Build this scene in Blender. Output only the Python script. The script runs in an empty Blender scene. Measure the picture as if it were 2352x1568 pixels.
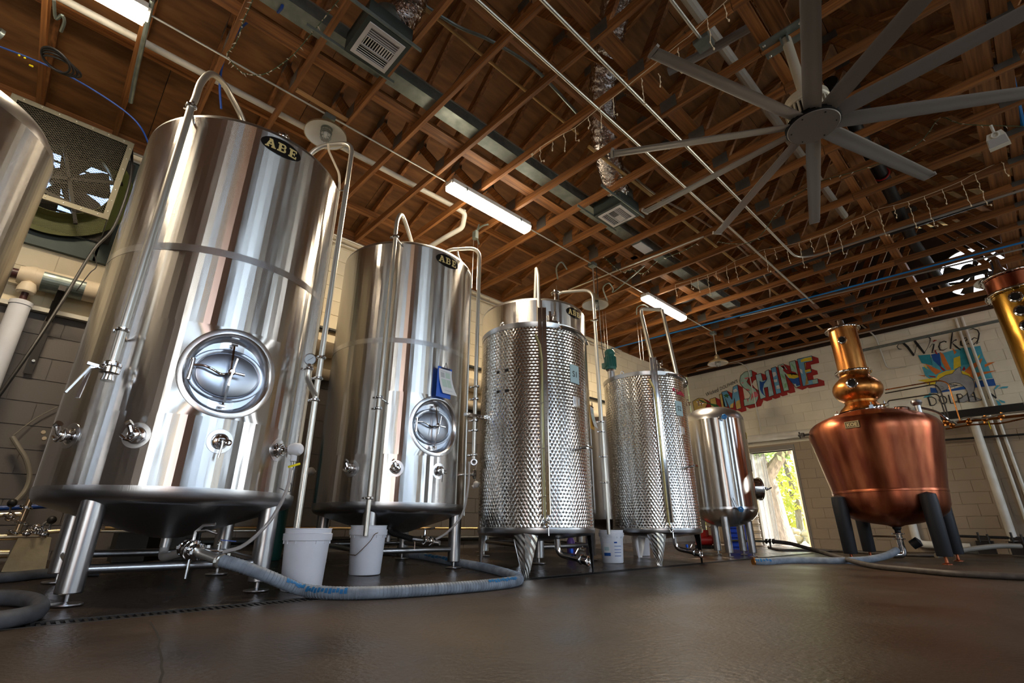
import bpy, bmesh, math, random
from mathutils import Vector, Matrix
random.seed(7)
S = bpy.context.scene
C = S.collection
PI = math.pi
rad = math.radians
# ---------------------------------------------------------------- camera
HC = 0.38
FPX = 1127.836
RM = ((0.6895426725334622, 0.7242436463600435, 0.0014294972958249774),
      (-0.2579614394912905, 0.24744500410598622, -0.93393086771911),
      (-0.6767472190493226, 0.6436164313083504, 0.3574508229937532))
cam = bpy.data.cameras.new('camera'); camo = bpy.data.objects.new('camera', cam); C.objects.link(camo)
cam.sensor_width = 36; cam.lens = FPX / 2352 * 36; cam.clip_start = 0.02; cam.clip_end = 300
mw = Matrix(((RM[0][0], -RM[1][0], -RM[2][0], 0), (RM[0][1], -RM[1][1], -RM[2][1], 0), (RM[0][2], -RM[1][2], -RM[2][2], HC), (0, 0, 0, 1)))
camo.matrix_world = mw
S.camera = camo
# ---------------------------------------------------------------- world, sun, daylight
w = bpy.data.worlds.new('world'); S.world = w; w.use_nodes = True
nt = w.node_tree; nt.nodes.clear()
sky = nt.nodes.new('ShaderNodeTexSky'); sky.sky_type = 'NISHITA'; sky.sun_disc = False
sky.sun_elevation = rad(48); sky.sun_rotation = rad(20); sky.dust_density = 2.0
bg = nt.nodes.new('ShaderNodeBackground'); bg.inputs[1].default_value = 0.9
wo = nt.nodes.new('ShaderNodeOutputWorld')
nt.links.new(sky.outputs[0], bg.inputs[0]); nt.links.new(bg.outputs[0], wo.inputs[0])
sl = bpy.data.lights.new('sun', 'SUN'); sl.energy = 34.0; sl.angle = rad(0.6); sl.color = (1, .95, .85)
so = bpy.data.objects.new('sun', sl); C.objects.link(so)
so.rotation_euler = Vector((0.42, 0.62, 0.62)).to_track_quat('Z', 'Y').to_euler()
def area(name, loc, rot, sx, sy, e, col):
    l = bpy.data.lights.new(name, 'AREA'); l.shape = 'RECTANGLE'; l.size = sx; l.size_y = sy; l.energy = e; l.color = col
    o = bpy.data.objects.new(name, l); C.objects.link(o); o.location = loc; o.rotation_euler = rot
    return o
# area lamps in unseen openings opposite the tanks, guessed from the tank reflections
XR = 5.25; YB = -7.2
DAY = (0.72, 0.86, 1.0)
WIN = [  # y0, y1, z0, z1, radiance scale, colour
    (-6.9, -6.15, 0.3, 4.0, 3.0, (1.0, .95, .86)),
    (-5.25, -4.85, 0.3, 4.0, 1.6, DAY), (-4.78, -4.3, 0.3, 4.0, 1.6, DAY), (-4.23, -4.05, 0.3, 4.0, 1.6, DAY),
    (-3.60, -3.4, 0.3, 4.0, 1.2, (1.0, .80, .36)), (-3.36, -2.2, 0.3, 4.0, .85, (1.0, .40, .13)),  # yellow and amber lamps added for warm streaks on the tanks
    (-0.75, -.60, .3, 4.0, 1.5, DAY),
    (-0.15, 0.50, 2.5, 4.1, 2.3, DAY), (0.62, .80, 2.5, 4.1, 2.3, DAY), (.92, 1.75, 2.5, 4.1, 2.3, DAY), (1.87, 2.45, 2.5, 4.1, 2.2, DAY), (2.75, 3.0, .15, 4.0, 1.6, DAY),
    (3.7, 3.95, 0.3, 4.0, .5, (1.0, .80, .45)), (5.2, 5.55, 0.3, 4.0, 1.6, DAY), (7.4, 8.2, 0.9, 4.0, 1.2, DAY), (9.6, 11.2, 1.2, 3.9, 1.4, (.95, .96, 1.0))]  # last opening is unseen, added to brighten the far end
for i, (y0, y1, z0, z1, s, c) in enumerate(WIN):
    area('daylight', (XR + .06, (y0 + y1) / 2, (z0 + z1) / 2), (0, rad(90), 0), z1 - z0, y1 - y0, 30 * s * (y1 - y0) * (z1 - z0) / 3.0, c)
S.view_settings.view_transform = 'Standard'; S.view_settings.look = 'None'
S.view_settings.exposure = 0.12; S.view_settings.gamma = 1.0
S.view_settings.use_curve_mapping = False
S.cycles.max_bounces = 8; S.cycles.diffuse_bounces = 4; S.cycles.glossy_bounces = 5; S.cycles.transmission_bounces = 6
S.cycles.sample_clamp_indirect = 6.0
# ---------------------------------------------------------------- geometry helpers
def V3(*a): return Vector(a)
def ray(px, py):
    a = (px - 1176, py - 784, FPX)
    return Vector([sum(RM[i][k] * a[i] for i in range(3)) for k in range(3)])
def fz(x, y=0):                       # height of the floor: slab falls to the drain strip
    return 0.047 * max(0.0, -x - 3.2)
def P(px, py, ax, v):                 # point seen at a pixel on the plane axis=v
    d = ray(px, py); o = Vector((0, 0, HC)); t = (v - o[ax]) / d[ax]
    return o + d * t
def G(px, py, dz=0.0):                # point on the floor
    p = P(px, py, 2, dz)
    if p.x < -3.2:
        d = ray(px, py); t = (-3.2 * .047 - HC + dz) / (d[2] + .047 * d[0]); p = Vector((0, 0, HC)) + d * t
    return p
def AD(px, py, D):                    # point at horizontal distance D
    d = ray(px, py); t = D / math.hypot(d[0], d[1]); return Vector((0, 0, HC)) + d * t
def cylp(c, r, ph, z):
    return Vector((c[0] + r * math.cos(ph), c[1] + r * math.sin(ph), z))
class MB:
    def __init__(s): s.v = []; s.f = []
    def add(s, vs, fs):
        b = len(s.v); s.v += [Vector(q) for q in vs]; s.f += [tuple(i + b for i in f) for f in fs]
    def box(s, c, d, M=None):
        x, y, z = [k / 2 for k in d]
        vs = [Vector(q) for q in ((-x, -y, -z), (x, -y, -z), (x, y, -z), (-x, y, -z), (-x, -y, z), (x, -y, z), (x, y, z), (-x, y, z))]
        if M: vs = [M @ q for q in vs]
        s.add([q + Vector(c) for q in vs], [(0, 3, 2, 1), (4, 5, 6, 7), (0, 1, 5, 4), (1, 2, 6, 5), (2, 3, 7, 6), (3, 0, 4, 7)])
        return s
    def bb(s, x0, x1, y0, y1, z0, z1):
        return s.box(((x0 + x1) / 2, (y0 + y1) / 2, (z0 + z1) / 2), (x1 - x0, y1 - y0, z1 - z0))
    def beam(s, p, q, w_, h, up=(0, 0, 1)):   # box from p to q, h along up, w_ sideways
        p = Vector(p); q = Vector(q); d = q - p; L = d.length; d.normalize()
        u = Vector(up); sd = d.cross(u).normalized(); u = sd.cross(d).normalized()
        M = Matrix((d, sd, u)).transposed()
        return s.box((p + q) / 2, (L, w_, h), M)
    def tube(s, path, r, n=10, cap=True, closed=False):
        pts = [Vector(p) for p in path]; m = len(pts); rings = []
        up = None; b = len(s.v)
        for i in range(m):
            if closed: t = pts[(i + 1) % m] - pts[i - 1]
            else: t = pts[min(i + 1, m - 1)] - pts[max(i - 1, 0)]
            if t.length < 1e-9: t = Vector((0, 0, 1))
            t.normalize()
            if up is None:
                a = Vector((0, 0, 1)) if abs(t.z) < .9 else Vector((1, 0, 0))
                up = (a - t * a.dot(t)).normalized()
            else:
                up = up - t * up.dot(t)
                up = up.normalized() if up.length > 1e-6 else t.orthogonal().normalized()
            sd = t.cross(up); rr = r[i] if isinstance(r, (list, tuple)) else r
            for k in range(n):
                a = 2 * PI * k / n
                s.v.append(pts[i] + up * (rr * math.cos(a)) + sd * (rr * math.sin(a)))
        for i in range(m if closed else m - 1):
            for k in range(n):
                k2 = (k + 1) % n; i2 = (i + 1) % m
                s.f.append((b + i * n + k, b + i * n + k2, b + i2 * n + k2, b + i2 * n + k))
        if cap and not closed:
            s.f.append(tuple(b + k for k in range(n))[::-1]); s.f.append(tuple(b + (m - 1) * n + k for k in range(n)))
        return s
    def cyl(s, p, q, r, n=16, r2=None):
        return s.tube([p, q], [r, r if r2 is None else r2], n)
    def lathe(s, prof, c=(0, 0, 0), n=48, M=None, cap=True):   # profile (r,z) turned about z, or about M's z axis
        b = len(s.v); c = Vector(c); m = len(prof)
        for (r, z) in prof:
            for k in range(n):
                a = 2 * PI * k / n; q = Vector((r * math.cos(a), r * math.sin(a), z))
                s.v.append((M @ q if M else q) + c)
        for i in range(m - 1):
            for k in range(n):
                k2 = (k + 1) % n
                s.f.append((b + i * n + k, b + i * n + k2, b + (i + 1) * n + k2, b + (i + 1) * n + k))
        if cap and prof[0][0] > 1e-6: s.f.append(tuple(b + k for k in range(n))[::-1])
        if cap and prof[-1][0] > 1e-6: s.f.append(tuple(b + (m - 1) * n + k for k in range(n)))
        return s
    def ball(s, c, r, n=10, sq=1.0):
        return s.lathe([(r * math.sin(PI * i / (n // 2 + 1)) if 0 < i < n // 2 + 1 else 1e-5, -r * sq * math.cos(PI * i / (n // 2 + 1))) for i in range(n // 2 + 2)], c, n)
    def torus(s, c, R, r, axis=(0, 0, 1), n=24, m=8):
        M = Vector(axis).to_track_quat('Z', 'Y').to_matrix()
        return s.tube([Vector(c) + M @ Vector((R * math.cos(2 * PI * k / n), R * math.sin(2 * PI * k / n), 0)) for k in range(n)], r, m, closed=True)
    def prism(s, poly, fn, t):   # 2-D polygon mapped by fn(u,v,depth)
        b = len(s.v); n = len(poly)
        s.v += [fn(u, v, 0) for u, v in poly] + [fn(u, v, t) for u, v in poly]
        s.f += [tuple(b + i for i in range(n))[::-1], tuple(b + n + i for i in range(n))]
        s.f += [(b + i, b + (i + 1) % n, b + n + (i + 1) % n, b + n + i) for i in range(n)]
        return s
    def cut(s):                        # end of one piece; build_each makes an object of each
        if not hasattr(s, 'cuts'): s.cuts = [(0, 0)]
        s.cuts.append((len(s.v), len(s.f))); return s
    def build_each(s, name, m, parent=None, rest=None, **k):
        if s.cuts[-1] != (len(s.v), len(s.f)): s.cut(); last = rest or name
        else: last = name
        for i in range(len(s.cuts) - 1):
            (v0, f0), (v1, f1) = s.cuts[i], s.cuts[i + 1]; B = MB(); B.v = s.v[v0:v1]; B.f = [tuple(q - v0 for q in f) for f in s.f[f0:f1]]
            o = B.build(last if i == len(s.cuts) - 2 else name, m, parent, **k)
        return o
    def build(s, name, m, parent=None, origin=None, smooth=True, ang=35):
        me = bpy.data.meshes.new(name)
        o3 = Vector((0, 0, 0))
        if parent is not None: o3 = parent['_o'] if False else world_o(parent)
        if origin is not None: o3 = Vector(origin)
        me.from_pydata([tuple(q - o3) for q in s.v], [], s.f); me.update()
        bm = bmesh.new(); bm.from_mesh(me); bmesh.ops.recalc_face_normals(bm, faces=bm.faces[:]); bm.to_mesh(me); bm.free()
        if smooth:
            me.polygons.foreach_set('use_smooth', [True] * len(me.polygons)); me.set_sharp_from_angle(angle=rad(ang))
        for mm in (m if isinstance(m, (list, tuple)) else [m]): me.materials.append(mm)
        o = bpy.data.objects.new(name, me); C.objects.link(o)
        if parent is not None: o.parent = parent
        else: o.location = o3
        if parent is not None and origin is not None: o.location = o3 - world_o(parent)
        return o
def world_o(o):
    p = Vector(o.location)
    while o.parent: o = o.parent; p = p + Vector(o.location)
    return p
def tag(o, label=None, cat=None, group=None, kind=None):
    if label: o['label'] = label
    if cat: o['category'] = cat
    if group: o['group'] = group
    if kind: o['kind'] = kind
    return o
def thing(name, label, cat, loc=(0, 0, 0), group=None):
    o = bpy.data.objects.new(name, None); C.objects.link(o); o.location = loc; o.empty_display_size = .1
    return tag(o, label, cat, group)
def copy_tree(o, parent=None, d=(0, 0, 0)):
    c = o.copy(); C.objects.link(c)
    if parent: c.parent = parent
    else: c.location = Vector(o.location) + Vector(d)
    for ch in list(o.children): copy_tree(ch, c)
    return c
def arc(c, r, a0, a1, u, v, n=8):
    c = Vector(c); u = Vector(u); v = Vector(v)
    return [c + u * (r * math.cos(a0 + (a1 - a0) * i / n)) + v * (r * math.sin(a0 + (a1 - a0) * i / n)) for i in range(n + 1)]
def smooth_path(pts, n=6):
    pts = [Vector(p) for p in pts]; out = []
    for i in range(len(pts) - 1):
        p0 = pts[max(i - 1, 0)]; p1 = pts[i]; p2 = pts[i + 1]; p3 = pts[min(i + 2, len(pts) - 1)]
        for k in range(n):
            t = k / n
            out.append(.5 * ((2 * p1) + (p2 - p0) * t + (2 * p0 - 5 * p1 + 4 * p2 - p3) * t * t + (3 * p1 - p0 - 3 * p2 + p3) * t ** 3))
    return out + [pts[-1]]
def fillet(pts, r, n=6):          # polyline with rounded corners
    pts = [Vector(p) for p in pts]; out = [pts[0]]
    for i in range(1, len(pts) - 1):
        a, b, c = pts[i - 1], pts[i], pts[i + 1]
        d1 = (a - b); d2 = (c - b); rr = min(r, d1.length * .49, d2.length * .49)
        s, e = b + d1.normalized() * rr, b + d2.normalized() * rr
        for k in range(n + 1):
            t = k / n; out.append(s * (1 - t) ** 2 + b * 2 * t * (1 - t) + e * t * t)
    return out + [pts[-1]]
def text_geo(txt, size=1.0, shear=0.0, bold=0.0, align='LEFT'):
    cu = bpy.data.curves.new('t', 'FONT'); cu.body = txt; cu.size = size; cu.shear = shear; cu.offset = bold; cu.align_x = align; cu.resolution_u = 3
    o = bpy.data.objects.new('t', cu); C.objects.link(o)
    me = bpy.data.meshes.new_from_object(o.evaluated_get(bpy.context.evaluated_depsgraph_get()))
    vs = [tuple(v.co) for v in me.vertices]; fs = [tuple(p.vertices) for p in me.polygons]
    bpy.data.objects.remove(o); bpy.data.meshes.remove(me)
    return vs, fs
# ---------------------------------------------------------------- materials
def mat(name, col, rough=.5, metal=0.0, col2=None, nscale=4.0, stretch=(1, 1, 1), bump=0.0, bscale=60.0, rand=0.0, aniso=0.0, arot=0.0,
        rvar=0.0, coat=0.0, spec=.5, emit=None, estr=0, trans=0.0, alpha=1.0, detail=4, ramp=(.35, .65), bstretch=None, world=False, dist=.002, ior=1.45):
    m = bpy.data.materials.new(name); m.use_nodes = True; nt = m.node_tree; N = nt.nodes; L = nt.links
    b = N['Principled BSDF']
    c4 = (*col, 1); b.inputs['Base Color'].default_value = c4; b.inputs['Roughness'].default_value = rough; b.inputs['Metallic'].default_value = metal
    b.inputs['Specular IOR Level'].default_value = spec; b.inputs['Coat Weight'].default_value = coat; b.inputs['Coat Roughness'].default_value = .12
    b.inputs['Transmission Weight'].default_value = trans; b.inputs['Alpha'].default_value = alpha; b.inputs['IOR'].default_value = ior
    if emit: b.inputs['Emission Color'].default_value = (*emit, 1); b.inputs['Emission Strength'].default_value = estr
    if aniso:
        b.inputs['Anisotropic'].default_value = aniso; b.inputs['Anisotropic Rotation'].default_value = arot
        t = N.new('ShaderNodeTangent'); t.direction_type = 'RADIAL'; t.axis = 'Z'; L.new(t.outputs[0], b.inputs['Tangent'])
    if col2 or bump or rvar:
        if world: g = N.new('ShaderNodeNewGeometry'); src = g.outputs['Position']
        else: g = N.new('ShaderNodeTexCoord'); src = g.outputs['Object']
        mp = N.new('ShaderNodeMapping'); mp.inputs['Scale'].default_value = stretch; L.new(src, mp.inputs[0])
        if rand and not world:
            oi = N.new('ShaderNodeObjectInfo'); ml = N.new('ShaderNodeMath'); ml.operation = 'MULTIPLY'; ml.inputs[1].default_value = 37.0
            L.new(oi.outputs['Random'], ml.inputs[0]); cb = N.new('ShaderNodeCombineXYZ')
            for k in range(3): L.new(ml.outputs[0], cb.inputs[k])
            L.new(cb.outputs[0], mp.inputs['Location'])
    colout = None
    if col2 or rvar:
        no = N.new('ShaderNodeTexNoise'); no.inputs['Scale'].default_value = nscale; no.inputs['Detail'].default_value = detail; L.new(mp.outputs[0], no.inputs['Vector'])
        rp = N.new('ShaderNodeMapRange'); rp.inputs[1].default_value = ramp[0]; rp.inputs[2].default_value = ramp[1]; L.new(no.outputs[0], rp.inputs[0])
        if col2:
            mx = N.new('ShaderNodeMix'); mx.data_type = 'RGBA'; mx.inputs[6].default_value = c4; mx.inputs[7].default_value = (*col2, 1)
            L.new(rp.outputs[0], mx.inputs[0]); colout = mx.outputs[2]
        if rvar:
            r2 = N.new('ShaderNodeMapRange'); r2.inputs[3].default_value = max(.02, rough - rvar); r2.inputs[4].default_value = rough + rvar
            L.new(rp.outputs[0], r2.inputs[0]); L.new(r2.outputs[0], b.inputs['Roughness'])
    if rand:
        oi2 = N.new('ShaderNodeObjectInfo'); mr = N.new('ShaderNodeMapRange'); mr.inputs[3].default_value = 1 - rand; mr.inputs[4].default_value = 1 + rand
        L.new(oi2.outputs['Random'], mr.inputs[0]); hs = N.new('ShaderNodeHueSaturation'); L.new(mr.outputs[0], hs.inputs['Value'])
        if colout: L.new(colout, hs.inputs['Color'])
        else: hs.inputs['Color'].default_value = c4
        colout = hs.outputs[0]
    if colout: L.new(colout, b.inputs['Base Color'])
    if bump:
        m2 = N.new('ShaderNodeMapping'); m2.inputs['Scale'].default_value = bstretch or stretch; L.new(src, m2.inputs[0])
        n2 = N.new('ShaderNodeTexNoise'); n2.inputs['Scale'].default_value = bscale; n2.inputs['Detail'].default_value = 3; L.new(m2.outputs[0], n2.inputs['Vector'])
        bp = N.new('ShaderNodeBump'); bp.inputs['Strength'].default_value = bump; bp.inputs['Distance'].default_value = dist
        L.new(n2.outputs[0], bp.inputs['Height']); L.new(bp.outputs[0], b.inputs['Normal'])
    m.diffuse_color = c4
    return m
def wood(name, a, b_, st, rand=.25, rough=.6):
    return mat(name, a, rough, col2=b_, nscale=3.0, stretch=st, bump=.4, bscale=6.0, rand=rand, detail=6, ramp=(.3, .7), dist=.003)
WA, WB = (.12, .042, .010), (.36, .145, .038)
M = {}
M['wx'] = wood('truss_wood_x', WA, WB, (.5, 14, 14)); M['wy'] = wood('truss_wood_y', WA, WB, (14, .5, 14))
M['wz'] = wood('truss_wood_z', WA, WB, (14, 14, .5)); M['wnew'] = wood('new_wood', (.50, .27, .10), (.62, .36, .16), (14, .5, 14), .1)
M['ply'] = mat('plywood', (.098, .037, .010), .65, col2=(.29, .132, .042), nscale=2.2, stretch=(6, 1, 6), bump=.3, bscale=8, rand=.22, detail=8, ramp=(.25, .75))
M['gusset'] = mat('galvanised_gusset', (.20, .19, .17), .5, .7, bump=.5, bscale=120, col2=(.13, .12, .10))
M['galv'] = mat('galvanised_steel', (.27, .31, .29), .42, .75, col2=(.19, .225, .21), nscale=9, rvar=.08)
M['conduit'] = mat('conduit_steel', (.62, .60, .54), .34, .85)
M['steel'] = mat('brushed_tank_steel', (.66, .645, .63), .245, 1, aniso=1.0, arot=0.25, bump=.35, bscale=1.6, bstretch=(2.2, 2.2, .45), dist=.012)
M['steel2'] = mat('satin_steel', (.50, .50, .51), .30, 1, bump=.15, bscale=140, bstretch=(1, 1, .05))
M['polish'] = mat('polished_steel', (.72, .71, .70), .10, 1)
M['ring'] = mat('machined_ring_steel', (.74, .75, .77), .26, 1)
M['dish'] = mat('door_steel', (.44, .48, .55), .30, 1)
M['dimple'] = mat('dimpled_steel', (.66, .64, .60), .18, 1)
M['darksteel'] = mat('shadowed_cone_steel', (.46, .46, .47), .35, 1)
M['copper'] = mat('copper', (.33, .085, .045), .34, 1, col2=(.52, .17, .078), nscale=2.6, stretch=(3, 3, .5), rvar=.05, bump=.12, bscale=3, aniso=.6, arot=.25, dist=.01, detail=7)
M['copper2'] = mat('bronze_copper', (.46, .17, .045), .30, 1, col2=(.60, .27, .075), nscale=3, stretch=(3, 3, .5), rvar=.05, detail=6)
M['brasscol'] = mat('golden_copper', (.70, .40, .07), .25, 1, col2=(.58, .30, .05), nscale=3, stretch=(3, 3, .5), rvar=.05, detail=6)
M['black'] = mat('black_insulation', (.012, .013, .017), .55, bump=.4, bscale=30)
M['rubber'] = mat('black_rubber', (.014, .013, .013), .5)
M['darkmetal'] = mat('dark_painted_steel', (.035, .030, .026), .45, .3)
M['white'] = mat('white_bucket_plastic', (.78, .80, .86), .38, col2=(.70, .72, .78), nscale=3)
M['pvc'] = mat('white_pvc', (.70, .68, .60), .4, col2=(.60, .57, .48), nscale=5)
M['ivory'] = mat('ivory_pipe_wrap', (.72, .62, .46), .5, col2=(.64, .54, .40), nscale=4)
M['yellowpipe'] = mat('tan_cpvc_pipe', (.50, .32, .12), .45)
M['grey'] = mat('grey_pvc', (.30, .29, .28), .5)
M['fan'] = mat('fan_grey_paint', (.30, .275, .25), .42, .35)
M['fanpole'] = mat('fan_pole_cream', (.52, .47, .36), .4, .4)
M['blue'] = mat('blue_hose', (.015, .19, .50), .4)
M['dblue'] = mat('dark_blue_hose', (.01, .06, .30), .4)
M['clipblue'] = mat('blue_plastic', (.01, .11, .62), .35)
M['crate'] = mat('blue_crate_plastic', (.01, .05, .45), .45)
M['paper'] = mat('paper', (.80, .82, .84), .7)
M['green_print'] = mat('printed_green', (.55, .68, .60), .7)
M['grey_print'] = mat('printed_grey', (.50, .52, .54), .7)
M['envelope'] = mat('manila_paper', (.62, .33, .06), .7)
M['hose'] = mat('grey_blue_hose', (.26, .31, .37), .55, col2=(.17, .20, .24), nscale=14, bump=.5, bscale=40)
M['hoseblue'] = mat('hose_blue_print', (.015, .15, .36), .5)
M['hoseshade'] = mat('shaded_grey_hose', (.085, .09, .10), .6, col2=(.055, .055, .06), nscale=14, bump=.5, bscale=40)  # darker copy of the hose, lower-left shade put into its colour
M['hosedark'] = mat('dark_hose', (.10, .085, .075), .5, col2=(.06, .05, .045), nscale=16)
M['hosegreen'] = mat('grey_wall_hose', (.24, .22, .18), .5)
M['clear'] = mat('clear_tubing', (.80, .76, .74), .15, trans=.65, ior=1.3)
M['sight'] = mat('sight_glass_tube', (.62, .56, .28), .2, trans=.35, ior=1.3)
M['glass'] = mat('lamp_glass', (.9, .9, .88), .05, trans=.9, ior=1.3)
M['pane'] = mat('port_glass', (.02, .02, .02), .06)
M['lamp_white'] = mat('lamp_enamel_white', (.66, .66, .62), .4)
M['lamp_top'] = mat('lamp_brass_steel', (.42, .33, .20), .3, .8)
M['tube_on'] = mat('lit_diffuser', (1, .95, .85), .4, emit=(1.0, .86, .66), estr=34)
M['housing'] = mat('fixture_housing', (.66, .64, .58), .5)
M['duct'] = mat('foil_duct', (.62, .58, .56), .22, 1, bump=1.0, bscale=26, dist=.02)
M['band'] = mat('black_band', (.01, .01, .01), .5)
M['diff'] = mat('register_grey', (.66, .64, .63), .42, .2)
M['duct_dark'] = mat('duct_box_dark', (.055, .07, .065), .45, .5)
M['mesh'] = mat('expanded_mesh', (.035, .028, .014), .55, .3)
M['fanframe'] = mat('fan_guard_frame', (.13, .12, .085), .5, .5)
M['fanyel'] = mat('fan_orifice_paint', (.13, .14, .025), .5)
M['fandark'] = mat('fan_dark', (.03, .025, .02), .5, .4)
M['teal'] = mat('sky_panel_translucent', (.55, .75, .72), .6)
M['motor'] = mat('green_motor_paint', (.02, .13, .11), .4)
M['gold'] = mat('gold_print', (.75, .62, .28), .35, .3)
M['blackgloss'] = mat('black_badge', (.01, .01, .01), .2)
M['tagblue'] = mat('pale_blue_sign', (.42, .58, .60), .5)
M['ink'] = mat('black_ink', (.02, .02, .02), .6)
M['redink'] = mat('red_ink', (.55, .02, .06), .5)
M['yellow'] = mat('yellow_plastic', (.85, .70, .01), .5)
M['orange'] = mat('orange_plastic', (.85, .16, .02), .5)
M['red'] = mat('red_paint', (.45, .02, .015), .4)
M['bulb'] = mat('string_bulb', (.75, .62, .40), .4)
M['wirew'] = mat('white_wire', (.82, .68, .46), .5)
M['wireg'] = mat('green_wire', (.05, .09, .04), .5)
M['bulbg'] = mat('green_string_bulb', (.60, .52, .40), .3)
M['cloth'] = mat('white_tape_wrap', (.80, .81, .84), .7, bump=.6, bscale=30)
M['gauge'] = mat('gauge_face', (.62, .70, .76), .3)
M['stone'] = mat('concrete_pier', (.40, .34, .22), .9, col2=(.30, .26, .17), nscale=8, bump=.6, bscale=40)
M['speaker'] = mat('speaker_plastic', (.62, .60, .52), .5)
M['speakerg'] = mat('speaker_grille', (.38, .37, .36), .6, bump=.6, bscale=300)
# ================================================================ ROOM SHELL
XL, YF = -6.0, 12.24          # faces of the tank-side wall and of the mural wall
ZC = 4.22                     # underside of the truss bottom chords
RX, RZ = -0.45, 6.36          # ridge
SL = (RZ - 4.40) / (RX - XL)
def roof(x): return RZ - SL * abs(x - RX)
DX0, DX1, DZ = -4.70, -3.73, 2.075   # doorway
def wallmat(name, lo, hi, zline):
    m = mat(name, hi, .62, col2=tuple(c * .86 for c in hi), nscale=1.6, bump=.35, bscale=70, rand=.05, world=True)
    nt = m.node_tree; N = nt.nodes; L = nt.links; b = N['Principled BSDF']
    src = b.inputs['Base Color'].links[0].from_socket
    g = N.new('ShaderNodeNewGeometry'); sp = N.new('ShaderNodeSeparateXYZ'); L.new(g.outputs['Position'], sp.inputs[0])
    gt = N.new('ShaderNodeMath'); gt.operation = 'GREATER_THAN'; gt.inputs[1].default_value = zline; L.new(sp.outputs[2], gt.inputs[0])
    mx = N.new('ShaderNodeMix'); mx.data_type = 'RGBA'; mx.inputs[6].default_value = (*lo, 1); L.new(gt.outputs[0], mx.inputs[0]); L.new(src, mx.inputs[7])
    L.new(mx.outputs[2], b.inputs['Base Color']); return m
M['wallL'] = wallmat('painted_block_left', (.15, .135, .125), (.80, .70, .50), 2.27)  # lower paint tone darkened to carry the light falloff behind the tanks
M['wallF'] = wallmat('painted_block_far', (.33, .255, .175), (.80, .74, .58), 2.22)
M['plain'] = mat('inner_wall_paint', (.14, .12, .105), .7, col2=(.10, .085, .075), nscale=2)
# floor: main stained concrete and the falling slab under the tanks
def floor_mat(name, a, b_, r):
    m = mat(name, a, r, col2=b_, nscale=1.3, detail=10, ramp=(.3, .72), world=True, bump=.7, bscale=42, rvar=.12, dist=.006, spec=.32)
    return m
M['floor'] = floor_mat('stained_concrete', (.025, .0165, .010), (.060, .040, .025), .43)
M['slab'] = floor_mat('wet_dark_slab', (.030, .021, .016), (.060, .042, .030), .27)
M['crack'] = mat('crack_shadow', (.012, .009, .007), .9)
b = MB(); b.bb(-3.05, 5.4, -7.4, 12.5, -.15, 0)
tag(b.build('floor', M['floor'], origin=(0, 0, 0)), kind='structure')
b = MB()
ys = (-7.4, 12.5)
b.add([(-6.2, ys[0], fz(-6.2)), (-3.2, ys[0], 0), (-3.2, ys[1], 0), (-6.2, ys[1], fz(-6.2)), (-6.2, ys[0], -.15), (-3.2, ys[0], -.15), (-3.2, ys[1], -.15), (-6.2, ys[1], -.15)],
      [(0, 1, 2, 3), (7, 6, 5, 4), (0, 4, 5, 1), (1, 5, 6, 2), (2, 6, 7, 3), (3, 7, 4, 0)])
tag(b.build('floor', M['slab'], origin=(-4, 0, 0)), kind='structure')
# drain strip with grating
t = thing('trench_drain', 'long black grated drain strip in the floor in front of the tanks', 'drain', (-3.12, 3, 0))
b = MB(); b.bb(-3.2, -3.05, -7.3, 12.2, -.14, -.022); b.build('channel', M['rubber'], t)
b = MB()
for x in (-3.196, -3.054): b.bb(x - .006, x + .006, -7.3, 12.2, -.022, .002)
b.build('frame', M['darkmetal'], t)
b = MB(); y = -1.2
while y < 12.1: b.bb(-3.188, -3.062, y, y + .014, -.018, -.001); y += .032
o = b.build('grate_bars', M['rubber'], t); o['kind'] = 'stuff'
# crack in the foreground concrete
b = MB(); pts = [(345, 1428), (352, 1440), (360, 1452), (366, 1470), (364, 1486), (368, 1500), (372, 1516), (370, 1530), (374, 1546), (368, 1562), (366, 1590)]
q = [G(*p) for p in pts]
for i in range(len(q) - 1):
    a, c = q[i], q[i + 1]; d = (c - a).normalized(); s_ = Vector((-d.y, d.x, 0)) * .0035
    b.add([a - s_ + V3(0, 0, .0008), a + s_ + V3(0, 0, .0008), c + s_ + V3(0, 0, .0008), c - s_ + V3(0, 0, .0008)], [(0, 1, 2, 3)])
tag(b.build('floor_crack', M['crack'], origin=q[3]), 'thin dark crack running through the brown concrete at the front left', 'crack')
b = MB(); random.seed(3); y = -1.0                      # worn pale paint edge beside the drain
while y < 8.5:
    l = random.uniform(.02, .12); wd = random.uniform(.002, .008)
    if random.random() < .62: b.bb(-3.212 - wd, -3.208, y, y + l, -.002, .0012)
    y += l + random.uniform(0, .03)
tag(b.build('paint_edge', mat('chipped_pale_paint', (.22, .18, .14), .8), origin=(-3.21, 3, 0)), 'chipped pale edge line along the drain strip', 'edge')
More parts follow.
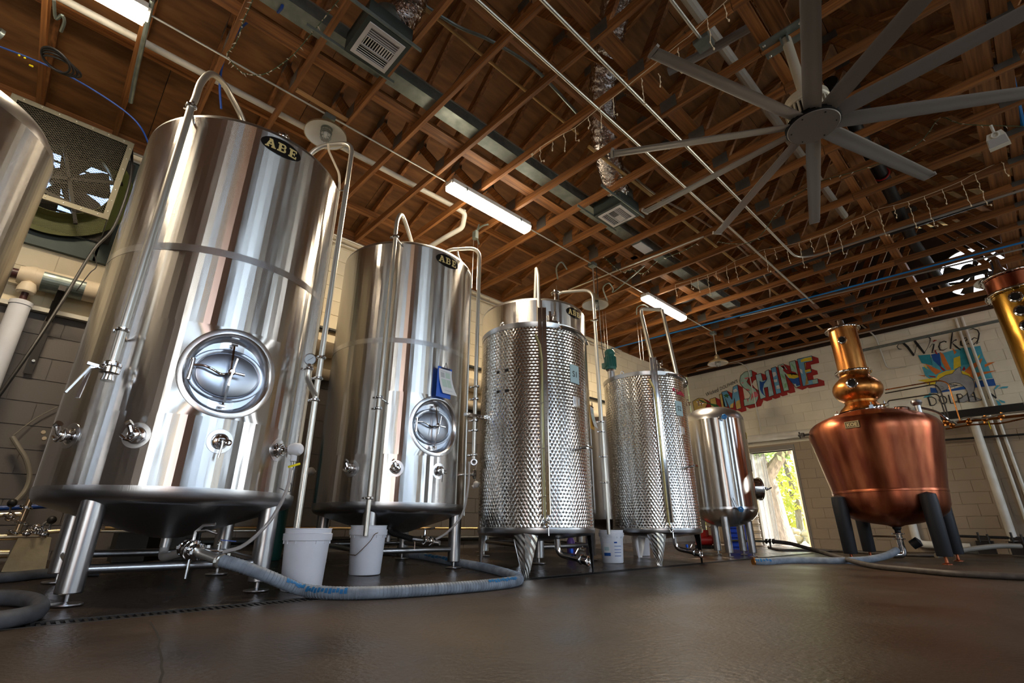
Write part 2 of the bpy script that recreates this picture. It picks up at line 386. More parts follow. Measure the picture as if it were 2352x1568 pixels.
# block walls
def block_wall(name, m, axis, pos, a0, a1, z0, z1, base_holes, vis, face, th=.2):
    b = MB()
    cuts = sorted(set([a0, a1] + [h[k] for h in base_holes for k in (0, 1)]))
    for i in range(len(cuts) - 1):
        c0, c1 = cuts[i], cuts[i + 1]; hz = [h for h in base_holes if h[0] <= c0 and h[1] >= c1]
        zs = [(z0, z1)] if not hz else [(z0, hz[0][2]), (hz[0][3], z1)]
        for (s0, s1) in zs:
            if s1 - s0 < .01: continue
            if axis == 1: b.bb(c0, c1, pos + .008, pos + th, s0, s1)
            else: b.bb(pos - th, pos - .008, c0, c1, s0, s1)
    wob = b.build(name, m, origin=((a0 + a1) / 2, pos, 0) if axis == 1 else (pos, (a0 + a1) / 2, 0)); tag(wob, kind='structure')
    W, Hh = .405, .2035
    me = None; rest = MB(); n = 0; lst = []
    r = 0; z = z0
    while z < z1 - .02:
        a = a0 - (W / 2 if r % 2 else 0)
        while a < a1:
            c0, c1 = max(a, a0), min(a + W, a1); t0, t1 = z, min(z + Hh, z1)
            for h in base_holes:
                if t0 < h[3] - .01 and t1 > h[2] + .01:
                    if c0 < h[1] and c1 > h[0]:
                        if c0 < h[0] - .03: c1 = h[0]
                        elif c1 > h[1] + .03: c0 = h[1]
                        else: c1 = c0
            if c1 - c0 > .03: lst.append((c0, c1, t0, t1))
            a += W
        z += Hh; r += 1
    lst.sort(key=lambda k: -vis((k[0] + k[1]) / 2, (k[2] + k[3]) / 2))
    std = None
    for k, (c0, c1, t0, t1) in enumerate(lst):
        g = .0035; cx, cz = (c0 + c1) / 2, (t0 + t1) / 2; full = abs(c1 - c0 - W) < .001 and abs(t1 - t0 - Hh) < .001
        def geo(B, ox, oz):
            if axis == 1: B.box((ox, pos + .006, oz), (c1 - c0 - 2 * g, .012, t1 - t0 - 2 * g))
            else: B.box((pos - .006, ox, oz), (.012, c1 - c0 - 2 * g, t1 - t0 - 2 * g))
        if k < 290:
            if full and std:
                o = std.copy(); C.objects.link(o); o.location = V3(cx, pos, cz) - world_o(wob) if axis == 1 else V3(pos, cx, cz) - world_o(wob)
            else:
                B = MB(); geo(B, cx, cz); o = B.build('block', m, wob, origin=(cx, pos, cz) if axis == 1 else (pos, cx, cz), smooth=False)
                if full: std = o
        else: geo(rest, cx, cz)
    if rest.v:
        o = rest.build('far_blocks', m, wob, smooth=False); o['kind'] = 'stuff'
    return wob
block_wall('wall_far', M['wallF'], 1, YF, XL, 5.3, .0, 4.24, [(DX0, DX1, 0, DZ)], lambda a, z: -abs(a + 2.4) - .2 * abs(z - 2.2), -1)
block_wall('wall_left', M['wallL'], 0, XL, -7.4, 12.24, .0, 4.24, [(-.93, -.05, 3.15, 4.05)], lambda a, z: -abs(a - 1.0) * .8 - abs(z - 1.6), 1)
# right-hand and rear walls with their glazed openings (outside the frame, seen only in reflections)
def holed(name, axis, pos, a0, a1, z0, z1, holes, m, th=.15):
    b = MB(); cur = a0
    for (h0, h1, zz0, zz1) in sorted(holes):
        if h0 > cur:
            (b.bb(pos, pos + th, cur, h0, z0, z1) if axis == 0 else b.bb(cur, h0, pos - th, pos, z0, z1))
        for s0, s1 in ((z0, zz0), (zz1, z1)):
            (b.bb(pos, pos + th, h0, h1, s0, s1) if axis == 0 else b.bb(h0, h1, pos - th, pos, s0, s1))
        cur = h1
    (b.bb(pos, pos + th, cur, a1, z0, z1) if axis == 0 else b.bb(cur, a1, pos - th, pos, z0, z1))
    return tag(b.build(name, m, origin=(pos, (a0 + a1) / 2, 0) if axis == 0 else ((a0 + a1) / 2, pos, 0)), kind='structure')
holed('wall_right', 0, XR, -7.4, 12.4, 0, 4.24, [(y0, y1, z0, z1) for (y0, y1, z0, z1, s, c) in WIN], M['plain'])
holed('wall_back', 1, YB, XL, 5.3, 0, 4.24, [], M['plain'])
M['amber'] = mat('amber_streak_panel', (.78, .36, .10), .5, col2=(.66, .28, .07), nscale=2)
M['cream'] = mat('cream_panel_paint', (.86, .76, .42), .5)
b = MB(); b.bb(XR - .03, XR, -1.85, -1.2, .1, 4.1); b.bb(XR - .03, XR, 4.0, 4.4, .1, 4.1); tag(b.build('trim_1', M['amber'], origin=(XR, -2, 0)), kind='structure')  # unseen amber panels, added for orange streaks in the tank reflections
b = MB(); b.bb(XR - .03, XR, -1.15, -.3, .1, 4.1); b.bb(XR - .03, XR, 5.7, 6.2, .1, 4.1); tag(b.build('trim_2', M['cream'], origin=(XR, -1, 0)), kind='structure')  # unseen cream panels, added for pale streaks in the tank reflections
# gable above the mural wall, with the round fan opening
M['gable'] = mat('gable_sheathing', (.055, .035, .025), .7, col2=(.035, .024, .018), nscale=4)
FCX, FCZ, FR = P(2236, 627, 1, 12.3).x, P(2236, 627, 1, 12.3).z, .50
b = MB(); x0, x1 = FCX - .62, FCX + .62; z0, z1 = FCZ - .62, FCZ + .62
def gp(a, c, za, zb):       # quad prism column between x=a..c from z to roof / z range
    f = lambda x, z: [(x, YF + .02, z), (x, YF + .08, z)]
    vs = f(a, za[0]) + f(c, za[1]) + f(c, zb[1]) + f(a, zb[0])
    b.add(vs, [(0, 2, 4, 6), (1, 7, 5, 3), (0, 1, 3, 2), (2, 3, 5, 4), (4, 5, 7, 6), (6, 7, 1, 0)])
for a, c in ((XL, RX), (RX, x0), (x1, 5.3)) if x0 > RX else ((XL, x0), (x1, 5.3)):
    gp(a, c, (4.24, 4.24), (roof(a), roof(c)))
gp(x0, x1, (4.24, 4.24), (z0, z0)); gp(x0, x1, (z1, z1), (max(roof(x0), z1 + .01), max(roof(x1), z1 + .01)))
tag(b.build('wall_far_gable', M['gable'], origin=(0, YF, 4.24)), kind='structure')
b = MB(); b.add([(XL, YB - .05, 4.24), (5.3, YB - .05, 4.24), (RX, YB - .05, RZ)], [(0, 1, 2)]); tag(b.build('wall_back_gable', M['gable'], origin=(0, YB, 4.24)), kind='structure')
# ---------------------------------------------------------------- roof deck: plywood sheets on both slopes
ce = thing('ceiling', None, None, (RX, 2.4, 5.3)); ce['kind'] = 'structure'
Lp = math.hypot(RX - XL + .2, (RX - XL + .2) * SL); nrow = 5; sw = Lp / nrow
for side in (-1, 1):
    for r in range(nrow):
        y = YB - .1 - (1.22 if r % 2 else 0)
        while y < YF + .1:
            y0, y1 = max(y, YB - .1), min(y + 2.44, YF + .1)
            if y1 - y0 > .05:
                u0, u1 = r / nrow, (r + 1) / nrow
                xa, xb = RX + side * (RX - XL + .2) * u0, RX + side * (RX - XL + .2) * u1
                g = .003
                za, zb = roof(xa) , roof(xb)
                B = MB(); s_ = side * g
                vs = [(xa + s_, y0 + g, za), (xb - s_, y0 + g, zb), (xb - s_, y1 - g, zb), (xa + s_, y1 - g, za)]
                B.add(vs + [(p[0], p[1], p[2] + .018) for p in vs], [(0, 1, 2, 3), (7, 6, 5, 4), (0, 4, 5, 1), (1, 5, 6, 2), (2, 6, 7, 3), (3, 7, 4, 0)])
                B.build('plywood_sheet', M['ply'], ce, origin=((xa + xb) / 2, (y0 + y1) / 2, (za + zb) / 2), smooth=False)
            y += 2.44
B = MB()   # felt over the sheets so no daylight leaks through the joints
for side in (-1, 1):
    xa, xb = RX, RX + side * (RX - XL + .45)
    B.add([(xa, YB - .3, roof(xa) + .02), (xb, YB - .3, roof(xb) + .02), (xb, YF + .3, roof(xb) + .02), (xa, YF + .3, roof(xa) + .02)] + [(xa, YB - .3, roof(xa) + .05), (xb, YB - .3, roof(xb) + .05), (xb, YF + .3, roof(xb) + .05), (xa, YF + .3, roof(xa) + .05)],
          [(0, 1, 2, 3), (7, 6, 5, 4), (0, 4, 5, 1), (1, 5, 6, 2), (2, 6, 7, 3), (3, 7, 4, 0)])
o = B.build('roofing_felt', M['rubber'], ce, smooth=False)
b = MB(); b.bb(XL - .2, XL + .02, YB, YF, 4.24, 4.45); b.bb(5.25, 5.5, YB, YF, 4.24, 4.45); tag(b.build('trim_3', M['wy'], origin=(XL, 0, 4.3)), kind='structure')
# ---------------------------------------------------------------- roof trusses
BN = [-5.98, -3.89, -1.62, .72, 2.99, 5.2]; TN = [-4.36, -2.5, RX, 1.6, 3.46]
def topz(x): return roof(x) - .055
def make_truss(y):
    t = thing('roof_truss', 'x', 'truss', (0, y, ZC), 'wooden roof trusses')
    cz = ZC + .045; w_ = .038
    MB().beam((BN[0], y, cz), (RX - .3, y, cz), w_, .089).build('bottom_chord', M['wx'], t, smooth=False)
    MB().beam((RX - .295, y, cz), (5.25, y, cz), w_, .089).build('bottom_chord', M['wx'], t, smooth=False)
    MB().beam((XL, y, topz(XL)), (RX, y, topz(RX)), w_, .095).build('top_chord', M['wx'], t, smooth=False)
    MB().beam((RX, y, topz(RX)), (5.25, y, topz(5.25)), w_, .095).build('top_chord', M['wx'], t, smooth=False)
    webs = [(BN[1], TN[0]), (BN[1], TN[1]), (BN[2], TN[1]), (BN[2], TN[2]), (BN[3], TN[2]), (BN[3], TN[3]), (BN[4], TN[3]), (BN[4], TN[4])]
    for a, c in webs:
        p = V3(a + (.05 if c > a else -.05), y, ZC + .09); q = V3(c, y, topz(c) - .04)
        MB().beam(p, q, w_, .086, up=(0, 1, 0) if False else (-(q - p).z, 0, (q - p).x)).build('web', M['wx'], t, smooth=False)
    for x in BN[1:5] :
        B = MB()
        B.box((x, y - .021, ZC + .10), (.17, .003, .14)); B.box((x, y + .021, ZC + .10), (.17, .003, .14)); B.build('gusset_plate', M['gusset'], t, smooth=False)
    for x in TN:
        B = MB(); B.box((x, y - .021, topz(x) - .03), (.17, .003, .12)); B.box((x, y + .021, topz(x) - .03), (.17, .003, .12)); B.build('gusset_plate', M['gusset'], t, smooth=False)
    return t
TY = [-0.83 - .62, -.83, -.26 + .02, .32, .89, 1.455, 2.005, 2.56, 3.12, 3.69, 4.27, 4.83, 5.44, 6.04, 6.6, 7.19, 7.76, 8.34, 8.93, 9.5, 10.1, 10.7, 11.3, 11.9]
NTH = ['first', 'second', 'third', 'fourth', 'fifth', 'sixth', 'seventh', 'eighth', 'ninth', 'tenth', 'eleventh', 'twelfth', 'thirteenth', 'fourteenth', 'fifteenth', 'sixteenth', 'seventeenth', 'eighteenth', 'nineteenth', 'twentieth', 'twenty-first', 'twenty-second', 'twenty-third', 'twenty-fourth']
t0 = make_truss(TY[0]); trusses = [t0]
for y in TY[1:]: trusses.append(copy_tree(t0, d=(0, y - TY[0], 0)))
for i, t in enumerate(trusses[::-1]): t['label'] = 'brown wooden roof truss, %s counted from the mural wall' % NTH[i]
for i, y in enumerate([YB + .5 + .62 * k for k in range(8)]): pass
# boards and services running along the building, on top of the bottom chords
def runner(name, label, cat, x, z, wd, ht, y0, y1, m, group=None):
    return tag(MB().beam((x, y0, z), (x, y1, z), wd, ht).build(name, m, origin=(x, (y0 + y1) / 2, z), smooth=False), label, cat, group)
ZB = ZC + .092
runner('brace_board', 'long flat brace board nailed over the trusses beside the galvanised channel', 'board', -3.53, ZB + .02, .14, .038, -1.6, 6.0, M['wy'], 'brace boards over the trusses')
runner('brace_board', 'flat brace board continuing toward the mural wall above the far strip light', 'board', -3.50, ZB + .02, .12, .038, 5.9, 12.1, M['wy'], 'brace boards over the trusses')
runner('brace_board', 'wide brace board on edge beside the pair of overhead conduits', 'board', -2.2, ZB + .07, .04, .14, -1.6, 12.1, M['wy'], 'brace boards over the trusses')
runner('brace_board', 'dark brace board behind the foil duct over the truss joints', 'board', -1.66, ZB + .09, .14, .038, -1.6, 12.1, M['wy'], 'brace boards over the trusses')
runner('fan_beam', 'double timber beam that carries the big ceiling fan', 'beam', -.70, ZB + .07, .09, .14, 2.2, 12.1, M['wy'])
runner('fan_beam', 'darker timber beam beside the fan bracket', 'beam', -.56, ZB + .06, .14, .04, 2.2, 7.2, M['wy'])
runner('brace_board', 'wide plank overhead beside the white loudspeaker', 'board', .55, ZB + .02, .19, .04, 2.0, 12.1, M['wy'], 'brace boards over the trusses')
runner('brace_board', 'narrow plank overhead right of the white loudspeaker', 'board', .72, ZB + .02, .10, .04, 2.0, 12.1, M['wy'], 'brace boards over the trusses')
runner('brace_board', 'short purlin board high between the trusses above the largest tank', 'board', -4.9, roof(-4.9) - .13, .04, .09, -1.6, 5.4, M['wy'], 'brace boards over the trusses')
for i, (x, y0, y1) in enumerate(((-5.35, .35, 5.3), (-4.2, 5.5, 12.0), (-2.9, 4.4, 12.0))):
    runner('blocking_board', ('thin blocking board close to the tank-side wall above the tanks', 'blocking board over the dome lamps', 'pale blocking board between brace boards at the far end')[i], 'board', x, ZB + .03, .04, .09, y0, y1, M['wy'])
# loose bright batten near the first dome lamp
tag(MB().beam(P(680, 206, 2, 4.24), P(802, 279, 2, 4.24), .04, .02).build('batten', M['wnew'], origin=P(740, 240, 2, 4.24), smooth=False), 'pale new-wood batten above the dome lamp near the largest tank', 'batten')
# galvanised channel duct, painted lighter at the far end
t = thing('steel_channel', 'long galvanised steel channel running over the truss chords', 'channel', (-3.25, 4, ZB + .07))
b = MB(); b.bb(-3.335, -3.17, -1.4, 9.05, ZB + .0, ZB + .13); b.build('channel_body', M['galv'], t, smooth=False)
b = MB(); b.bb(-3.345, -3.16, -1.4, 9.05, ZB + .128, ZB + .14); b.build('channel_lip', M['conduit'], t, smooth=False)
b = MB(); b.bb(-3.33, -3.18, 5.62, 5.95, ZB - .012, ZB - .002); b.build('junction_cover', M['white'], t, smooth=False)
def pipe(name, label, cat, pts, r, m, group=None, fil=0, n=10):
    p = fillet(pts, fil) if fil else pts
    return tag(MB().tube(p, r, n).build(name, m, origin=pts[0]), label, cat, group)
# white PVC drain pipe with its elbow
t = thing('pvc_pipe', 'white plastic pipe running above the chords behind the tank tops', 'pipe', (-4.46, 1, 4.36))
e0 = P(1068, 487, 2, 4.33); e1 = P(1078, 510, 2, 4.20); e2 = P(1045, 528, 2, 4.12)
MB().tube([(-4.46, -1.5, 4.36), (-4.455, 3.18, 4.36)], .032, 12).build('pipe_run', M['pvc'], t)
MB().tube(fillet([(-4.455, 3.18, 4.36), (-4.45, 3.36, 4.34), (-4.55, 3.40, 4.18), (-4.80, 3.30, 4.10), (-5.1, 3.25, 4.06)], .05), .033, 12).build('elbow', M['pvc'], t)
for y in (3.20, 3.32): MB().tube([(-4.455, y, 4.355), (-4.453, y + .03, 4.352)], .038, 12).build('coupling', M['pvc'], t)
pipe('cpvc_pipe', 'thin tan plastic pipe crossing high through the trusses left of the foil duct', 'pipe', [(-2.61, -1.5, 4.52), (-2.61, 3.5, 4.52)], .016, M['yellowpipe'])
pipe('cpvc_pipe', 'tan plastic pipe crossing the far half of the roof past the strip lights', 'pipe', [(-2.55, 3.6, 4.36), (-2.45, 12.0, 4.36)], .02, M['yellowpipe'])
pipe('pvc_pipe', 'thick cream pipe high behind the fan blades', 'pipe', [(-1.15, .8, 4.95), (-1.1, 8.2, 4.95)], .05, M['pvc'])
pipe('grey_pipe', 'grey plastic pipe crossing beside the square junction box', 'pipe', [P(1535, 165, 2, 4.5), P(1650, 105, 2, 4.5), P(1745, 50, 2, 4.5)], .04, M['grey'])
# three bright conduits below the chords
ZK = ZC - .016
pipe('conduit', 'bright steel conduit, lower of the long diagonal pair under the trusses', 'conduit', [(-2.075, .2, ZK), (-2.07, 9.5, ZK)], .014, M['conduit'], 'steel conduits under the trusses')
pipe('conduit', 'bright steel conduit bending right below the icicle lights', 'conduit', [(-1.728, .8, ZK), (-1.728, 7.66, ZK), (2.4, 7.9, ZK)], .016, M['conduit'], 'steel conduits under the trusses', fil=.3)
pipe('conduit', 'short steel conduit ending in the square box left of the fan', 'conduit', [(-1.05, 1.5, ZK), (-1.035, 3.16, ZK)], .014, M['conduit'], 'steel conduits under the trusses')
q = P(1616, 98, 2, ZK)
tag(MB().box(q + V3(0, 0, .0), (.13, .13, .05)).build('junction_box', M['galv'], origin=q, smooth=False), 'square grey junction box left of the fan', 'box')
pipe('conduit', 'steel conduit feeding the strip lights and dome lamps over the tanks', 'conduit', [(-3.965, -1.0, ZK), (-3.965, 9.5, ZK)], .009, M['conduit'], 'steel conduits under the trusses')
pipe('conduit', 'upper of two thin conduits under the eave behind the tanks', 'conduit', [(-5.87, -7, 4.16), (-5.87, 9.0, 4.16)], .014, M['conduit'], 'eave conduits')
pipe('conduit', 'lower of two thin conduits under the eave behind the tanks', 'conduit', [(-5.93, -7, 4.10), (-5.93, 9.0, 4.10)], .012, M['conduit'], 'eave conduits')
# conduits that run along chords toward the right
def chordpipe(name, label, cat, pa, pb, z, r, m, group=None):
    return pipe(name, label, cat, [P(*pa, 2, z), P(*pb, 2, z)], r, m, group)
chordpipe('conduit', 'thin conduit along a chord between the far strip light and the register', 'conduit', (1306, 665), (1616, 543), ZK, .012, M['conduit'], 'steel conduits under the trusses')
chordpipe('conduit', 'greenish conduit along a chord above the blue hose', 'conduit', (1700, 727), (2352, 570), ZK, .014, M['conduit'], 'steel conduits under the trusses')
chordpipe('conduit', 'conduit close to the top of the mural wall', 'conduit', (1600, 850), (2268, 700), ZK, .013, M['conduit'], 'steel conduits under the trusses')
chordpipe('air_hose', 'bright blue air hose strung under the trusses toward the right', 'hose', (1395, 803), (2400, 543), ZK, .014, M['blue'])
chordpipe('black_pipe', 'thick black pipe lying over the chords above the conduit bend', 'pipe', (1548, 697), (2352, 430), ZB + .06, .055, M['rubber'])
chordpipe('black_pipe', 'dark pipe high on the far trusses near the copper column neck', 'pipe', (1560, 800), (2270, 620), ZB + .06, .045, M['rubber'])
pipe('vent_pipe', 'fat dark vent pipe descending between trusses right of the fan', 'pipe', [P(1905, 190, 2, 4.6), P(2035, 420, 2, 4.55), P(2100, 560, 2, 4.5), P(2172, 662, 2, 4.5)], .075, M['band'], n=14)
b = MB(); b.torus(P(2023, 400, 2, 4.55), .085, .012, (P(2100, 560, 2, 4.5) - P(2035, 420, 2, 4.55)).normalized()); tag(b.build('pipe_clamp', M['red'], origin=P(2023, 400, 2, 4.55)), 'red clamp band around the dark vent pipe', 'clamp')
# flexible armoured cables looping up in the roof
def cable(name, label, pts, r, m, cat='cable'):
    return tag(MB().tube(smooth_path(pts, 6), r, 8).build(name, m, origin=pts[0]), label, cat)
cable('armoured_cable', 'grey armoured cable crossing near the near air register', [P(955, 0, 2, 4.7), P(1050, 60, 2, 4.7), P(1130, 95, 2, 4.6), P(1230, 160, 2, 4.6), P(1330, 265, 2, 4.5)], .016, M['galv'])
cable('armoured_cable', 'paired cables looping past the far register', [P(1368, 310, 2, 4.55), P(1420, 372, 2, 4.5), P(1510, 450, 2, 4.4), P(1600, 500, 2, 4.35), P(1700, 570, 2, 4.33), P(1760, 640, 2, 4.33), P(1770, 690, 2, 4.33)], .014, M['conduit'])
cable('armoured_cable', 'thick vertical flexible conduit left of the largest tank top', [P(350, 0, 2, 4.2), P(330, 90, 2, 4.2), P(312, 170, 2, 4.2), P(300, 235, 2, 4.15)], .018, M['galv'])
cable('black_cable', 'black cable drooping from the eave past the guarded fan toward the floor', [P(300, 330, 0, -5.7), P(303, 345, 0, -5.45), P(298, 420, 0, -5.3), P(262, 520, 0, -5.3), P(214, 575, 0, -5.3), P(150, 680, 0, -5.2), P(80, 790, 0, -5.0), P(0, 905, 0, -4.9), P(-40, 960, 0, -4.9)], .012, M['rubber'])
cable('black_cable', 'thin loop of black wire hanging from the fan corner', [P(214, 575, 0, -5.3), P(222, 610, 0, -5.3), P(208, 625, 0, -5.3), P(196, 640, 0, -5.3), P(176, 668, 0, -5.3)], .004, M['rubber'])
cable('blue_cable', 'blue data cable drooping under the roof above the guarded fan', [P(-20, 100, 2, 4.2), P(60, 130, 2, 4.2), P(140, 165, 2, 4.18), P(220, 210, 2, 4.1), P(290, 258, 2, 4.0), P(325, 295, 2, 3.9), P(345, 340, 2, 3.8)], .008, M['dblue'], 'cable')
cable('blue_cable', 'blue cable hanging down behind the arched pipe of the largest tank', [P(572, 48, 2, 4.5), P(545, 75, 2, 4.45), P(516, 130, 2, 4.35), P(505, 190, 2, 4.2), P(508, 250, 2, 4.0)], .010, M['dblue'], 'cable')
cable('blue_cable', 'blue cable loop wrapped over the galvanised channel', [P(650, -10, 2, 4.45), P(648, 15, 2, 4.3), P(638, 28, 2, 4.3)], .012, M['dblue'], 'cable')
b = MB()
for i in range(4): b.torus(P(128 + i * 5, 138 + i * 5, 2, 4.02 + .01 * i), .10 + .008 * i, .009, (V3(.15 * i - .2, .3 - .1 * i, 1)).normalized(), 28)
tag(b.build('cable_coil', M['rubber'], origin=P(130, 140, 2, 4.0)), 'coil of black cable hanging from the roof at the upper left', 'coil')
b = MB()
for p_ in ((44, 127), (57, 133), (69, 150), (74, 152)): b.ball(P(p_[0], p_[1], 2, 4.05), .009, 6)
tag(b.build('wire_nuts', M['yellow'], origin=P(60, 140, 2, 4.05)), 'yellow wire connectors on loose wires beside the black cable coil', 'connectors')
for i, (pts, lb) in enumerate((([(1395, 690), (1385, 662), (1398, 650), (1408, 662), (1412, 668), (1480, 610)], 'bent steel cable hook above the first dome-lamp reflector row'), ([(1462, 722), (1464, 705), (1480, 700), (1496, 712)], 'bent grey cable loop behind the far strip light'), ([(1100, 560), (1094, 535), (1106, 520), (1122, 515)], 'grey cable loop into the box beside the middle strip light'), ([(1281, 640), (1278, 615), (1290, 602), (1302, 618)], 'grey cable loop above the third brewing tank'), ([(124, 0), (128, 42), (142, 35), (148, 50), (140, 72)], 'hooked grey cable at the upper left corner'))):
    cable('looped_cable', lb, [P(x_, y_, 2, 4.22) for x_, y_ in pts], .012, M['galv'])
q = P(1092, 540, 2, 4.1); tag(MB().box(q, (.07, .05, .12)).cyl(q, (q.x, q.y + .06, 4.30), .012, 8).build('outlet_box', M['galv'], origin=q, smooth=False), 'small hanging outlet box left of the middle strip light', 'box')
# ================================================================ LAMPS, FANS AND AIR REGISTERS
def strip_light(label, x, y0, y1, z, e):
    t = thing('strip_light', label, 'lamp', (x, (y0 + y1) / 2, z), 'strip lights over the tanks'); L = y1 - y0; yc = (y0 + y1) / 2
    b = MB(); b.box((x, yc, z + .055), (.15, L, .05)); b.box((x, yc, z + .03), (.165, L + .01, .02))
    for s in (-1, 1): b.box((x, yc + s * (L / 2 + .008), z + .04), (.11, .03, .045))
    b.build('housing', M['housing'], t, smooth=False)
    b = MB(); n = 10; pr = [(.078, .022), (.074, -.02), (.055, -.042), (0.0, -.048), (-.055, -.042), (-.074, -.02), (-.078, .022)]
    vs = [(x + a, y, z + c) for y in (y0, y1) for a, c in pr]; k = len(pr)
    b.add(vs, [(i, i + 1, i + 1 + k, i + k) for i in range(k - 1)] + [tuple(range(k))[::-1], tuple(range(k, 2 * k)), (0, k, 2 * k - 1, k - 1)])
    b.build('diffuser', M['tube_on'], t)
    b = MB()
    for s in (-.35, .35): b.box((x + .082, yc + s * L, z + .02), (.012, .02, .05)); b.box((x - .082, yc + s * L, z + .02), (.012, .02, .05))
    b.build('latches', M['galv'], t, smooth=False)['kind'] = 'stuff'
    a = area('strip_lamp', (x, yc, z - .06), (0, 0, 0), .12, L * .95, e, (1.0, .80, .55)); a.data.spread = rad(170)
    return t
strip_light('lit strip light cut by the top edge of the photo', -3.93, -1.45, -.235, 4.12, 55)
strip_light('lit strip light hanging in the middle, above the second tank', -3.92, 2.72, 4.0, 4.12, 85)
strip_light('lit strip light farther back above the dimpled tanks', -3.96, 6.93, 8.24, 4.12, 85)
def dome_lamp(label, x, y, ztop, rod):
    t = thing('dome_lamp', label, 'lamp', (x, y, ztop), 'dome lamps on the conduit'); zb = ztop - rod
    MB().box((x, y, ztop), (.10, .10, .055)).build('junction_box', M['galv'], t, smooth=False)
    MB().tube([(x, y, ztop), (x, y, zb)], .011, 10).build('rod', M['conduit'], t)
    b = MB(); b.lathe([(.012, .02), (.035, .0), (.05, -.035), (.055, -.08), (.10, -.11), (.17, -.14), (.195, -.165), (.20, -.185), (.196, -.186), (.166, -.147), (.095, -.118), (.045, -.09), (.040, -.04)], (x, y, zb), 32, cap=False)
    b.build('shade', [M['lamp_top']], t)
    MB().lathe([(.193, -.183), (.166, -.149), (.095, -.12), (.047, -.10), (.001, -.10)], (x, y, zb), 32, cap=False).build('reflector', M['lamp_white'], t)
    MB().lathe([(.04, -.09), (.045, -.14), (.048, -.20), (.035, -.235), (.001, -.245)], (x, y, zb), 18, cap=False).build('globe', M['glass'], t)
    b = MB()
    for k in range(8):
        a = 2 * PI * k / 8; b.tube([(x + .05 * math.cos(a), y + .05 * math.sin(a), zb - .10), (x + .054 * math.cos(a), y + .054 * math.sin(a), zb - .20), (x + .03 * math.cos(a), y + .03 * math.sin(a), zb - .25)], .0025, 5)
    b.torus((x, y, zb - .15), .053, .003, n=18, m=5); b.lathe([(.05, -.085), (.055, -.10), (.052, -.12), (.045, -.12)], (x, y, zb), 18, cap=False); b.build('bulb_cage', M['galv'], t)
    b = MB(); b.ball((x, y, zb - .17), .022, 10); b.build('bulb', M['lamp_white'], t)
    return t
q = P(752, 288, 0, -3.965); dome_lamp('white-lined dome lamp close above the largest tank', -3.965, q.y, 4.16, .02)
q = P(1361, 608, 0, -3.965); dome_lamp('dome lamp on a rod in front of the third tank top', -3.965, q.y, 4.19, .50)
q = P(1638, 765, 0, -3.965); dome_lamp('farthest dome lamp on a rod beside the painted wall lettering', -3.965, q.y, 4.18, .48)
# big ceiling fan
FX, FY, FZ = -.53, 3.69, 3.27
t = thing('ceiling_fan', 'large grey ten-blade ceiling fan hanging from the timber beam', 'fan', (FX, FY, FZ))
b = MB(); b.box((FX - .03, FY, 4.235), (.34, .20, .012)); b.box((FX, FY, 4.19), (.012, .10, .08)); b.box((FX - .05, FY, 4.19), (.012, .10, .08)); b.build('bracket', M['galv'], t, smooth=False)
b = MB()
for sx in (-.17, .11):
    for sy in (-.07, .07): b.lathe([(.012, 0), (.012, -.01), (.006, -.016)], (FX + sx, FY + sy, 4.228), 8); b.cut()
b.build_each('bolt', M['conduit'], t)
b = MB(); b.tube([(FX - .02, FY, 4.22), (FX, FY, FZ + .26)], .038, 18); b.build('down_rod', M['fanpole'], t)
b = MB(); b.lathe([(.03, .30), (.12, .285), (.155, .26), (.158, .21), (.15, .20), (.15, .19), (.158, .185), (.158, .175), (.15, .17)], (FX, FY, FZ), 40); b.lathe([(.15, .055), (.15, .04), (.10, .03)], (FX, FY, FZ), 40); b.build('motor_housing', M['fanpole'], t)
MB().lathe([(.143, .17), (.143, .055)], (FX, FY, FZ), 40).build('motor_core', M['fandark'], t)
b = MB()
for k in range(32):
    a = 2 * PI * k / 32; b.beam((FX + .152 * math.cos(a), FY + .152 * math.sin(a), FZ + .05), (FX + .152 * math.cos(a), FY + .152 * math.sin(a), FZ + .165), .012, .02, up=(math.cos(a), math.sin(a), 0))
o = b.build('cooling_fins', M['fanpole'], t, smooth=False)
b = MB()
for z_ in (.0, .012, .024): b.lathe([(.02, z_ + .006), (.185, z_ + .006), (.190, z_ + .003), (.185, z_), (.02, z_)], (FX, FY, FZ), 48)
b.build('hub_plate', M['band'], t)
MB().lathe([(.001, -.004), (.175, -.004), (.180, .0), (.175, .004)], (FX, FY, FZ - .006), 48).build('hub_disc', M['fan'], t)
b = MB()
for k in range(6):
    a = 2 * PI * k / 6 + .3; b.lathe([(.006, 0), (.006, -.004), (.001, -.006)], (FX + .15 * math.cos(a), FY + .15 * math.sin(a), FZ - .010), 6); b.cut()
b.build_each('screw', M['darkmetal'], t)
tip = P(2155, 415, 2, 3.29); a0 = math.atan2(tip.y - FY, tip.x - FX)
blade = None
